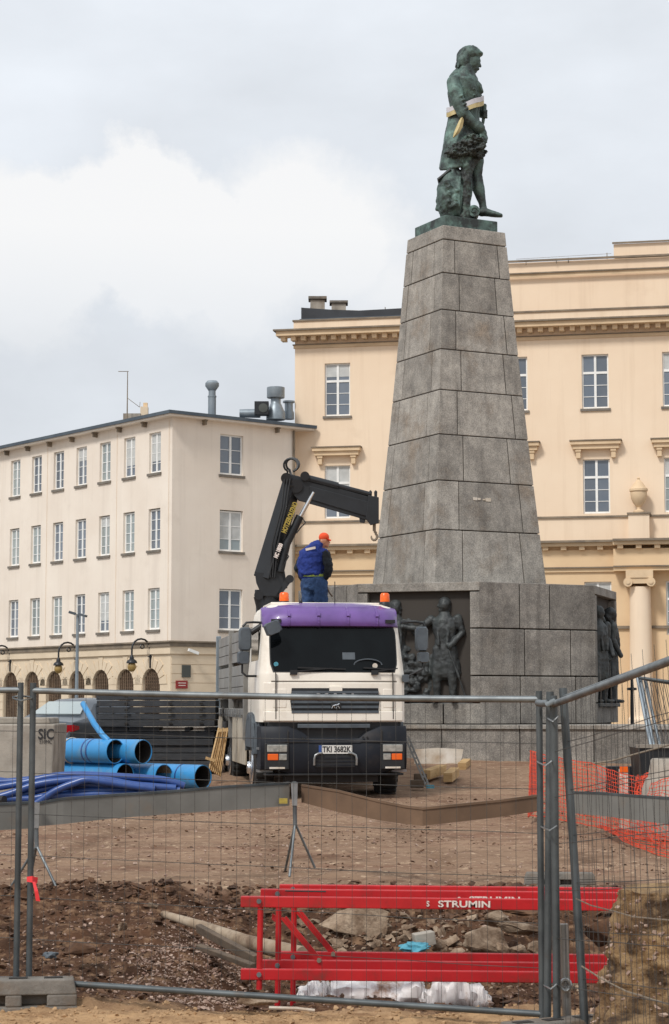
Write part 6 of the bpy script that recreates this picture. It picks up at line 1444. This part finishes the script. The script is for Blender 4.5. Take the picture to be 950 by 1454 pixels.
# big heap at the right edge
def heap():
    mb = MB(); NU, NV = 96, 120; rings = []
    cx_, cy_ = at(972, 1400, 11.8).x, 11.85; ztop_ = at(0, 1256, 11.8).z
    for j in range(NV+1):
        f = j/NV; z = ground_z(cx_, 11.8)-.12+(ztop_+.12)*f; row = []
        k = 1.04-.30*f-.03*max(0, f-.85)/.15 if f < .97 else .70*(1-(f-.97)/.03*.98)
        for i in range(NU):
            th = 2*math.pi*i/NU; p = Vector((math.cos(th)*2, math.sin(th)*2, z*4))
            r = .515*k*(1+.05*noise.noise(Vector((math.cos(th), math.sin(th), f*1.5))*1.5))+.040*noise.fractal(p*.9, 1, 2, 3)-.05*abs(noise.noise(p*1.9))+.030*noise.noise(p*4.2)+.018*abs(noise.noise(p*8))+.010*noise.noise(p*14)
            row.append(Vector((cx_+r*math.cos(th), cy_+r*.9*math.sin(th), z+.02*noise.noise(p*1.7))))
        rings.append(row)
    st_ = MB(); rr = random.Random(9)
    for i in range(900):
        j = rr.randint(2, NV-4); p = rings[j][rr.randrange(NU)]; s_ = .008*(3.6**(rr.random()**2)); pv, pf = hull(8, rr.randint(0, 40)); Mr = Matrix.Rotation(rr.uniform(0, 6), 3, 'Z')
        st_.add([p+Mr @ Vector((v.x*s_*1.3, v.y*s_, v.z*s_*.8)) for v in pv], pf)
    tag(st_.build('heap_stones', M_gravel, None, kind='stuff'), 'small stones and lumps stuck in the brown earth heap', 'stones')
    mb.loft(rings); return tag(mb.build('earth_heap', M_heap, None, smooth=50), 'large upright block of brown earth and stones at the right edge', 'heap')
heap()
rock(905, 1440, 1475, 130, 11.5, 'low spill of brown earth at the foot of the right heap', m=M_heap, seed=32, dep=.6, amp=.3, sub=5, name='earth_spill', cat='heap', rough=.12)
# pipes and timber in the trench
def tube_thing(name, pts, r, m, label, cat, n=14, hollow=False, cap_m=None, sm=50):
    o = MB().tube([at(*p) for p in pts], r, n).build(name, m, None, smooth=sm); tag(o, label, cat)
    return o
tube_thing('drain_pipe', [(232, 1298, 17.3), (290, 1316, 16.6), (350, 1338, 15.9), (430, 1356, 15.2)], [.030, .045, .06, .065], M_oldpipe, 'soiled pale drain pipe lying aslant in the trench', 'pipe')
for k, (pts, lab) in enumerate((([(282, 1318, 16.4), (330, 1340, 15.8), (365, 1363, 15.3)], 'upper weathered timber plank leaning in the trench below the white pipe'), ([(282, 1344, 15.9), (330, 1362, 15.4), (360, 1372, 15.1)], 'lower weathered timber plank leaning in the trench below the white pipe'))):
    mb = MB(); q = [at(*p) for p in pts]
    mb.bar(q[0], q[-1], .05, .07 if k == 0 else .04, (0, -.4, 1)); tag(mb.build('plank', M_wood_d, None, bevel=.006), lab, 'plank')
# crumpled white sheeting
def sheeting(pts, label, seed, thick=.0):
    """pts (u, v_top, v_bottom, Y) -> draped ridge"""
    mb = MB(); rings = []; n = 10; rr = random.Random(seed)
    def S_(t):
        t *= len(pts)-1; i = min(int(t), len(pts)-2); f = t-i; return [lerp(a, b, f) for a, b in zip(pts[i], pts[i+1])]
    NN = 46
    for i in range(NN+1):
        u, v0, v1, Y = S_(i/NN); a, b = at(u, v0, Y), at(u, v1, Y); h = a.z-b.z; ring = []
        for j in range(n):
            th = math.pi*j/(n-1); rad = 1+.55*noise.noise(Vector((i*.13, j*.45, seed)))+.22*noise.noise(Vector((i*.33+j*.3, j*.9, seed+5)))+.07*noise.noise(Vector((i*.9, j*1.9, seed+7)))
            ring.append(Vector((a.x+.03*noise.noise(Vector((i*.5, j, seed+9))), Y-math.cos(th)*.16*rad, b.z+math.sin(th)*h*rad)))
        rings.append(ring)
    mb.loft(rings, cap=False, closed=False); o = mb.build('white_sheeting', M_sheet, None, smooth=40); o.modifiers.new('s', 'SOLIDIFY').thickness = .006
    return tag(o, label, 'sheeting')
sheeting([(467, 1400, 1418, 14.9), (480, 1390, 1420, 14.9), (520, 1391, 1422, 14.85), (560, 1393, 1423, 14.8), (596, 1390, 1424, 14.8), (603, 1402, 1425, 14.8)], 'long crumpled white plastic sheet stained with soil under the red frames', 3)
sheeting([(603, 1404, 1424, 14.75), (618, 1393, 1425, 14.7), (645, 1392, 1427, 14.7), (665, 1393, 1427, 14.7), (684, 1404, 1426, 14.7), (697, 1415, 1423, 14.7)], 'shorter crumpled white plastic bag with a pointed end under the red frames', 8)
sheeting([(424, 1404, 1412, 14.85), (440, 1396, 1417, 14.85), (458, 1392, 1419, 14.85), (468, 1402, 1418, 14.9)], 'small torn plastic wrap, white and dark, at the left of the white sheet', 12)
tube_thing('white_stick', [(382, 1431, 13.2), (420, 1432, 13.2), (447, 1435, 13.2)], .012, M_foam, 'thin white stick lying on the sand near the red posts', 'stick', 6)
# ------------------------------------------------------------------ blue pipes
def pipe(uc, vc, Y, r, L, label, rings=(), inner=M_dark, m=M_blue, end_inner=.94):
    c = at(uc, vc, Y); d = Vector((-.735, .678, 0)).normalized(); e = c+d*L
    t = thing('drain_pipe', label, 'pipe', c-Vector((0, 0, r)), group='big blue drain pipes in a stack')
    Mx = frame(c, d)
    n = 28; circ = lambda x, rr_: [Mx @ Vector((x, rr_*math.cos(2*math.pi*j/n), rr_*math.sin(2*math.pi*j/n))) for j in range(n)]
    mb = MB(); mb.loft([circ(L, r), circ(.14, r), circ(0.02, r*1.0), circ(0, r*.985), circ(0, r*.93), circ(.02, r*.93)], cap=False); mb.build('shell', m, t, smooth=40)
    mb = MB(); mb.loft([circ(.02, r*.93), circ(.9, r*.92)], cap=False); mb.loft([circ(.9, .001), circ(.9, r*.92)], cap=False); mb.build('bore', inner, t, smooth=40)
    for x in rings: mb = MB(); mb.loft([circ(x, r*1.0), circ(x, r*1.025), circ(x+.03, r*1.025), circ(x+.03, r)], cap=False); mb.build('joint_ring', M_hose, t, smooth=40)
    return t, Mx
YPp = 36.0; rp = .222
pts_ = [(164, 1067, 'top blue drain pipe nearest the concrete block, banded with white strap', (.55, .68)), (203.5, 1067.5, 'top blue drain pipe on the right of the stack', ()), (178, 1101.5, 'bottom blue drain pipe beneath the banded one', ()), (288.5, 1103.5, 'blue drain pipe at the right end of the bottom row with a dark mouth', (.5,))]
for u, v, lab, rg in pts_: pipe(u, v, YPp, rp, 4.6, lab, rg)
pipe(233, 1102.5, YPp+.1, rp, 4.6, 'blue drain pipe with a grey lined mouth in the bottom row', inner=M_pipein)
pipe(247, 1102, YPp+.55, rp*.98, 4.4, 'brown collared drain pipe just behind the grey lined one', inner=M_pipein, m=M_pipein)
pipe(197, 1101, YPp+.55, rp*.98, 4.4, 'brown lined drain pipe between the bottom blue ones', inner=M_pipein, m=M_blue)
c = at(164, 1067, YPp); d = Vector((-.735, .678, 0)).normalized()
for x in (1.22, 1.50):
    Mx = frame(c, d); mb = MB(); n = 20
    mb.tube([Mx @ Vector((x, (rp+.012)*math.cos(a), (rp+.012)*math.sin(a))) for a in [2*math.pi*i/n for i in range(n)]], .011, 6, closed=True)
    tag(mb.build('pipe_strap', M_foam, None, smooth=60), 'white strap round the top blue pipe, %s' % ('nearer its mouth' if x < 1.3 else 'nearer the concrete block'), 'strap')
o = MB().tube([at(118, 999, 37), at(124, 1010, 36.8), at(134, 1028, 36.4), at(145, 1043, 36.2), at(154, 1052, 36.1)], .055, 10).build('pipe_offcut', M_blue, None, smooth=60); tag(o, 'bent light blue pipe offcut leaning on the stacked pipes against the car', 'pipe')
# dark blue hoses
YH = 32.0
HS = [([(-30, 1122), (20, 1114), (70, 1103), (110, 1100), (160, 1102), (230, 1107), (262, 1116)], 0, 'top dark blue hose arching over the bundle'),
      ([(-30, 1112), (10, 1110), (60, 1106), (130, 1108), (200, 1110), (255, 1117)], .12, 'dark blue hose just under the top strand'),
      ([(-30, 1138), (10, 1128), (50, 1114), (90, 1108), (140, 1106), (190, 1114), (250, 1119)], -.08, 'dark blue hose crossing the bundle from lower left'),
      ([(-30, 1128), (20, 1131), (55, 1122), (100, 1113), (150, 1116), (230, 1121)], .05, 'dark blue hose in the middle of the bundle'),
      ([(40, 1148), (58, 1136), (80, 1122), (105, 1112), (125, 1107), (160, 1112), (220, 1120)], -.16, 'dark blue hose curving up steeply from the barrier board'),
      ([(10, 1140), (50, 1140), (100, 1126), (160, 1122), (240, 1122)], .0, 'lower dark blue hose running level to the right'),
      ([(-30, 1134), (40, 1134), (70, 1130), (130, 1128), (200, 1126), (256, 1122)], -.05, 'lowest dark blue hose on the ground'),
      ([(-30, 1105), (30, 1112), (90, 1118), (150, 1112), (215, 1113), (258, 1118)], .2, 'rear dark blue hose half hidden by the others')]
for pts, dy, lab in HS:
    q = [at(u, v, YH+dy) for u, v in pts]; fine = []
    for i in range(len(q)-1):
        a, b, c_, d_ = q[max(i-1, 0)], q[i], q[i+1], q[min(i+2, len(q)-1)]
        for k in range(6):
            t = k/6; fine.append(.5*((2*b)+(-a+c_)*t+(2*a-5*b+4*c_-d_)*t*t+(-a+3*b-3*c_+d_)*t**3))
    fine.append(q[-1]); o = MB().tube(fine, .058, 10).build('blue_hose', M_hose, None, smooth=60); tag(o, lab, 'hose', 'dark blue hoses in a bundle')
tag(MB().tube([at(-6, 1136, 31.7), at(6, 1136, 31.6)], .07, 12).build('hose_end_cap', M_blkplastic, None), 'black cap on a hose end at the left edge', 'cap')
# concrete block
t = thing('concrete_block', 'large weathered concrete block with stencilled letters at the left edge', 'concrete block', at(-10, 1130, 33.2))
YB = 33.0; zt_ = at(0, 1028, YB).z; xr = at(78, 1050, YB).x; xl = xr-2.6
mb = MB(); mb.hexa([(xl, YB, .30), (xr-.06, YB, .30), (xr-.06, YB+1.5, .30), (xl, YB+1.5, .30)], [(xl, YB, zt_), (xr, YB, zt_), (xr, YB+1.5, zt_), (xl, YB+1.5, zt_)]); mb.build('body', M_conc, t, bevel=.03)
mb = MB(); mb.hexa([(xl, YB+.25, zt_+.002), (xr-.12, YB+.25, zt_+.002), (xr-.12, YB+1.4, zt_+.002), (xl, YB+1.4, zt_+.002)], [(xl, YB+.25, zt_+.12), (xr-.14, YB+.25, zt_+.10), (xr-.14, YB+1.4, zt_+.10), (xl, YB+1.4, zt_+.12)]); mb.build('lid', M_conc, t, bevel=.02)
text('stencil', 'SIC', .24, facing(at(65.5, 1043, YB-.012), (1, 0, 0), (0, 0, 1)), M_ink, t, .001, sx=.8, bold=.004)
text('stencil', 'S10MC', .09, facing(at(65, 1053.5, YB-.012), (1, 0, 0), (0, 0, 1)), M_ink, t, .001, sx=.8)
# ------------------------------------------------------------------ stacks of black boards
def board_stack(u0, u1, rows_, Y, label, seed):
    a, b = at(u0, 1000, Y), at(u1, 1000, Y); rr = random.Random(seed)
    t = thing('board_stack', label, 'board stack', ((a.x+b.x)/2, Y, at(0, rows_[-1][1], Y).z))
    for v0, v1 in rows_:
        z1, z0 = at(0, v0, Y).z, at(0, v1, Y).z; s_ = rr.uniform(-.012, .012); y_ = Y+rr.uniform(-.03, .03)
        mb = MB(); mb.box(a.x+s_, b.x+s_, y_, y_+1.1, z0+.0025, z1-.0025); o = mb.build('board', M_blk_plank, t, bevel=.012)
    return t, a, b
t, a, b = board_stack(137, 306, [(985+i*9.4, 994+i*9.4) for i in range(5)], 39.6, 'upper stack of black tarred boards, behind the blue pipes', 1)
mb = MB()
for z in range(5):
    for x in (.25, .62, .88): p = at(137+(306-137)*x, 989.5+z*9.4, 39.54); mb.cbox(p, (.07, .03, .035))
mb.build('painted_bolt_hole', M_dark, t, kind='stuff')  # small dark blocks, coloured like the shade inside bolt holes
t, a, b = board_stack(142, 304, [(1038.5+i*10.4, 1048.5+i*10.4) for i in range(5)], 39.7, 'lower stack of black tarred boards resting on the ground', 2)
mb = MB(); 
for u0, u1 in ((137, 182), (183, 226), (262, 270), (290, 306)): p, q = at(u0, 1038, 39.7), at(u1, 1032.5, 39.7); mb = MB(); mb.box(p.x, q.x, 39.7, 40.6, p.z+.005, q.z-.005); mb.build('spacer', M_blk_plank, t)
mb = MB(); p, q = at(250, 1095, 39.8), at(300, 1090, 39.8); mb.box(p.x, q.x, 39.8, 40.5, p.z-.3, q.z); mb.build('support', M_wood_d, t)
# bundle of timber slats leaning on the truck side
for k in range(7):
    u = 297+k*2.6; mb = MB(); mb.bar(at(u, 1093+k*1.5, 37.2+k*.03), at(u+14-k*.6, 1034+(k % 3)*3, 37.6+k*.03), .03, .035); tag(mb.build('timber_slat', M_wood, None), 'pine slat leaning in the bundle against the truck side, %s from the left' % ('first', 'second', 'third', 'fourth', 'fifth', 'sixth', 'seventh')[k], 'slat', 'pine slats leaning against the truck')
mb = MB(); mb.bar(at(310, 1037, 37.5), at(324, 1036, 37.5), .04, .06); mb.bar(at(292, 1076, 37.2), at(305, 1080, 37.2), .04, .05); tag(mb.build('slat_binder', M_wood, None, kind='stuff'), 'short cross pieces binding the bundle of pine slats', 'slats')
# ------------------------------------------------------------------ grey car
CA = R(-23); cp_ = at(50, 1000, 43.6); CM = Matrix.Translation((cp_.x, 43.6, .69)) @ Matrix.Rotation(CA, 4, 'Z')
car = thing('parked_car', 'grey saloon car seen from its rear right corner beyond the blue pipes', 'car', CM.translation, CA)
secs = [(0.0, .80, .60, .0), (.06, .86, .74, .0), (.2, .88, .93, .0), (.55, .89, .98, .0), (.85, .89, 1.02, .05), (1.5, .89, 1.36, 1), (1.8, .90, 1.43, 1), (2.4, .90, 1.45, 1), (2.9, .90, 1.40, 1), (3.55, .89, 1.02, .05), (4.1, .87, .90, 0), (4.45, .80, .72, 0), (4.5, .76, .60, 0)]
mb = MB(M=CM); rings = []
for y, hw, zt_, g in secs:
    bl = min(.92, zt_-.02); hs = hw*(.93 if g < .5 else .64)
    rings.append([(-hw*.95, y, .28), (-hw, y, .48), (-hw, y, bl-.08), (-hw*.97, y, bl), (-(hs+.04 if g > .5 else hs), y, zt_-.05 if g > .5 else zt_-.015), (-hs*.8, y, zt_), (0, y, zt_+.015), (hs*.8, y, zt_), ((hs+.04 if g > .5 else hs), y, zt_-.05 if g > .5 else zt_-.015), (hw*.97, y, bl), (hw, y, bl-.08), (hw, y, .48), (hw*.95, y, .28)])
mb.loft(rings); body = mb.build('body', M_carp, car, smooth=28)
def quadp(name, pts, m, off=(0, 0, 0), par=car):
    mb = MB(M=CM); o = Vector(off); mb.hexa([Vector(p)+o for p in pts], [Vector(p)+o*2.2 for p in pts]); return mb.build(name, m, par)
quadp('rear_window', [(-.66, .95, 1.06), (.60, .95, 1.06), (.46, 1.45, 1.335), (-.52, 1.45, 1.335)], M_curtain_reflection, (0, -.010, .018))  # no curtain here: the pale colour stands in for the reflection on the glass
for sx in (1, -1):
    quadp('side_window', [(sx*.86, 1.25, .95), (sx*.87, 2.0, .95), (sx*.64, 2.0, 1.37), (sx*.63, 1.68, 1.35)], M_glass, (sx*.012, 0, .006))
    quadp('side_window', [(sx*.87, 2.1, .95), (sx*.87, 3.2, .95), (sx*.64, 2.85, 1.34), (sx*.64, 2.1, 1.38)], M_glass, (sx*.012, 0, .006))
    mb = MB(M=CM); mb.loft([[(sx*.50, -.005, .72), (sx*.50, -.005, .84), (sx*.50, .06, .84), (sx*.50, .06, .72)], [(sx*.80, .03, .70), (sx*.80, .03, .86), (sx*.78, .1, .86), (sx*.78, .1, .70)], [(sx*.905, .14, .72), (sx*.905, .14, .86), (sx*.80, .2, .86), (sx*.80, .2, .72)], [(sx*.90, .38, .76), (sx*.90, .38, .83), (sx*.82, .38, .83), (sx*.82, .38, .76)]]); mb.build('tail_lamp', M_tail, car, smooth=30)
    for y in (.85, 3.65):
        Mx = CM @ Matrix.Translation((sx*.80, y, .32)) @ Matrix.Rotation(R(90)*sx, 4, 'Y'); mb = MB(M=Mx); mb.lathe([(.2, -.1), (.30, -.1), (.32, -.06), (.32, .08), (.30, .11), (.2, .11)], (0, 0, 0), 24); w_ = mb.build('wheel', M_rubber, car, smooth=35)
        mb = MB(M=Mx); mb.lathe([(.02, .12), (.19, .115), (.2, .10)], (0, 0, 0), 20); mb.build('rim', M_steel, w_, smooth=30)
    mb = MB(M=CM); mb.ell((sx*1.0, 3.0, .98), (.1, .06, .07), 2); mb.build('mirror', M_carp, car, smooth=60)
mb = MB(M=CM); mb.box(-.86, .86, -.06, .1, .32, .56); mb.build('bumper', M_carp, car, bevel=.03)
mb = MB(M=CM); mb.box(-.26, .26, -.02, .02, .64, .76); mb.build('number_plate', M_plate, car)
# ------------------------------------------------------------------ things by the monument foot
t = thing('ladder', 'narrow aluminium ladder leaning down beside the truck front', 'ladder', at(609, 1117, 35.5))
for du in (0, 4.5):
    mb = MB(); mb.bar(at(575+du, 1046, 36.2), at(605+du, 1116, 35.3), .03, .06, (0, -1, 0)); mb.build('rail', M_alu, t)
for i in range(8):
    f = i/8+.06; mb = MB(); mb.bar(at(575+30*f, 1046+70*f, 36.2-.9*f), at(579.5+30*f, 1046+70*f, 36.2-.9*f), .03, .03); mb.build('rung', M_steel, t)
mb = MB(); mb.cbox(at(611, 1117, 35.2), (.14, .06, .06)); mb.build('foot', M_rag, t)
for pts, y, lab in (([(588, 1086), (590, 1064), (622, 1062), (658, 1064), (656, 1075), (650, 1090), (610, 1090)], 41.9, 'soiled white insulation board propped against the monument step'),):
    mb = MB(); mb.hexa([at(u, v, y) for u, v in pts], [at(u, v, y)+Vector((0, .07, 0)) for u, v in pts]); tag(mb.build('insulation_board', M_foam, None), lab, 'board')
for (u0, v0, y0, u1, v1, y1, w, lab) in ((605, 1103, 37.2, 628, 1095, 38.4, .17, 'pine beam nearest the ladder foot'), (636, 1107, 36.8, 646, 1099, 38.0, .17, 'pine beam in the middle of the three by the monument'), (656, 1092, 40.3, 663, 1086, 41.4, .17, 'pine beam nearest the monument step')):
    mb = MB(); mb.bar(at(u0, v0-3, y0), at(u1, v1-3, y1), w, w); tag(mb.build('timber_beam', M_wood, None, bevel=.008), lab, 'timber', 'short pine beams on the ground')
for u, v, y, lab in ((592, 1113, 35.4, 'dark red brick in front of the ladder'), (597, 1104, 36.6, 'dark red brick behind the ladder')):
    tag(MB().cbox(at(u, v, y), (.24, .16, .14)).build('brick', M_wood_d, None, bevel=.01), lab, 'brick')
# iron post and leaning mesh panels at right
b = at(898, 1035, 52); t = thing('iron_post', 'thin black iron post with collars right of the monument', 'post', b-Vector((0, 0, .8)))
mb = MB(); zt_ = at(898, 956, 52).z; mb.lathe([(.05, b.z-.8), (.05, b.z+.55), (.04, zt_-.45), (.13, zt_-.44), (.13, zt_-.38), (.035, zt_-.37), (.03, zt_-.07), (.08, zt_-.05), (.07, zt_+.04), (.01, zt_+.06)], (b.x, b.y, 0), 12); mb.build('shaft', M_black, t, smooth=40)
for k, (u0, u1) in enumerate(((905, 925), (908.5, 929.5), (915, 938))):
    lab = ('first', 'second', 'third')[k]
    t = thing('folded_fence', '%s from the left of the fence panels leaning in a bundle at the right' % lab, 'fence panel', at(u1, 1064, 29.5+k*.06), group='fence panels leaning in a bundle')
    mb = MB(); mb.tube([at(u0, 962, 30.3+k*.08), at(u1, 1064, 29.5+k*.08)], .026, 8); mb.build('post', M_zinc, t, smooth=50)
    mb = MB(); mb.tube([at(u0, 962+k, 30.3+k*.08), at(u0+60, 970+k*2, 29.8+k*.08)], .024, 8); mb.build('top_rail', M_galv_d, t, smooth=50)
    mb = MB()
    for j in range(1, 9): f = j/9; mb.tube([at(u0+60*f, 962+8*f, 30.3+k*.08), at(u1+60*f, 1064, 29.5+k*.08)], .004, 4)
    mb.build('wire_mesh', M_wire, t, kind='stuff')
# black steel skip-like plates with a pale top edge
t = thing('formwork_box', 'black steel box with a pale top edge behind the orange netting', 'box', at(925, 1100, 28.6))
mb = MB(); p, q = at(908, 1100, 28.6), at(995, 1062, 28.6); 
for y in (28.6, 29.5): mb.hexa([(p.x+.1, y, .30), (q.x, y, .30), (q.x, y+.05, .30), (p.x+.1, y+.05, .30)], [(p.x, y, q.z), (q.x, y, q.z), (q.x, y+.05, q.z), (p.x, y+.05, q.z)])
mb.hexa([(p.x+.1, 28.65, .30), (p.x+.15, 28.65, .30), (p.x+.15, 29.5, .30), (p.x+.1, 29.5, .30)], [(p.x, 28.65, q.z), (p.x+.05, 28.65, q.z), (p.x+.05, 29.5, q.z), (p.x, 29.5, q.z)]); mb.build('plates', M_black, t, kind='stuff')
mb = MB(); mb.box(p.x-.03, q.x, 28.56, 28.7, q.z, q.z+.05); mb.build('top_edge', M_conc, t)
for u0, u1, v0, v1, y, m_, nm, lab in ((903, 912, 1077, 1110, 29.4, M_conc, 'concrete_post', 'stubby concrete post left of the black steel box'), (850, 902, 1088, 1104, 30.5, M_black, 'black_beam', 'long black beam on the ground behind the orange netting')):
    p, q = at(u0, v1, y), at(u1, v0, y); tag(MB().box(p.x, q.x, y, y+.2, ground_z(p.x, y)-.05, q.z).build(nm, m_, None, bevel=.01), lab, 'post' if 'post' in nm else 'beam')
p = at(884, 1110, 27); tag(MB().box(p.x-.05, p.x+.06, 26.9, 27.0, .3, at(0, 1092, 27).z).build('white_sign', M_foam, None), 'small white notice with an orange top behind the netting', 'notice')
tag(MB().box(p.x-.052, p.x+.062, 26.885, 26.9, at(0, 1096, 27).z, at(0, 1088, 27).z).build('orange_tab', M_amber, None), 'orange tab on top of the small white notice', 'tab')
p = at(854, 1100, 27.6); tag(MB().box(p.x-.06, p.x+.06, 27.6, 27.72, .25, at(0, 1088, 27.6).z).build('concrete_stake', M_conc, None), 'pale square stake holding up the orange netting', 'stake')
c = at(962, 1160, 25.6); t = thing('manhole_cone', 'grey concrete manhole cone behind the netting at the right edge', 'manhole cone', (c.x, c.y, .3))
mb = MB(); h = at(0, 1077, 25.6).z-.3; mb.lathe([(.62, 0), (.62, .12*h), (.40, .74*h), (.37, .76*h), (.33, .98*h), (.31, h), (.24, h), (.23, .8*h)], (c.x, c.y, .3), 36, cap=False); mb.build('cone', M_conc, t, smooth=35)
tube_thing('cable', [(830, 1086, 27.8), (870, 1080, 28.1), (905, 1070, 28.3), (960, 1055, 28.2)], .014, M_ledge, 'slack grey cable rising to the right behind the netting', 'cable', 6)
# ------------------------------------------------------------------ orange netting
def net(tops, bots, rows_n, step, label, sag=.03, r=.0045, jit=.015, seed=1):
    A = [at(*p) for p in tops]; B = [at(*p) for p in bots]
    def along(P, t):
        Ls = [(q-p).length for p, q in zip(P, P[1:])]; T = t*sum(Ls)
        for p, q, l in zip(P, P[1:], Ls):
            if T <= l: return p+(q-p)*(T/l)
            T -= l
        return P[-1]
    Lt = sum((q-p).length for p, q in zip(A, A[1:])); nc = int(Lt/step); g = []
    for i in range(nc+1):
        a, b = along(A, i/nc), along(B, i/nc); row = []
        for j in range(rows_n+1):
            f = j/rows_n; p = a.lerp(b, f)
            w = .07*math.sin(i*.23+seed)*math.sin(f*3.1)+jit*noise.noise(Vector((i*.5, j*.7, seed)))*3
            row.append(p+Vector((w*.3, w, -sag*math.sin(math.pi*((i % 24)/24))*(1-f)+jit*noise.noise(Vector((i*.4, j*.5, seed+4))))))
        g.append(row)
    mb = MB()
    for j in range(rows_n+1): mb.tube([g[i][j] for i in range(nc+1)], r if 0 < j < rows_n else r*1.5, 3, cap=False)
    for i in range(nc+1): mb.tube([g[i][j] for j in range(rows_n+1)], r*.8, 3, cap=False)
    return tag(mb.build('safety_netting', M_orange, None), label, 'netting')
net([(753, 1066, 29.3), (790, 1072, 28.6), (850, 1086, 27.4), (905, 1101, 26.2), (926, 1105, 25.9)], [(752, 1158, 27.8), (790, 1162, 27.0), (850, 1174, 25.8), (900, 1186, 24.6), (935, 1196, 24.0)], 15, .075, 'orange plastic safety netting strung round the pit left of the manhole cone', r=.0055)
net([(753, 1066, 29.3), (757, 1068, 30.5), (762, 1070, 31.5)], [(750, 1160, 27.9), (757, 1152, 29), (766, 1150, 30)], 20, .06, 'orange netting end bunched up behind the corner posts', r=.009, seed=3)
net([(905, 1101, 26.1), (920, 1098, 26.0), (931, 1108, 25.8)], [(900, 1140, 25.5), (915, 1150, 25.3), (928, 1146, 25.2)], 12, .045, 'crumpled red end of the orange netting by the manhole cone', r=.010, jit=.04, seed=5)
net([(925, 1112, 24.8), (950, 1102, 24.4), (1010, 1100, 24)], [(905, 1170, 24.4), (940, 1205, 23.6), (1010, 1225, 23)], 16, .075, 'loose orange netting draped over the manhole cone at the right edge', r=.0045, jit=.03, seed=7)
net([(850, 1172, 25.9), (900, 1178, 25.2), (960, 1182, 24.8)], [(860, 1178, 25.3), (905, 1204, 23.6), (965, 1222, 22.7)], 14, .08, 'orange netting lying slack on the ground below the right barrier board', r=.005, jit=.03, seed=9)
bpy.data.scenes.remove(TSC)
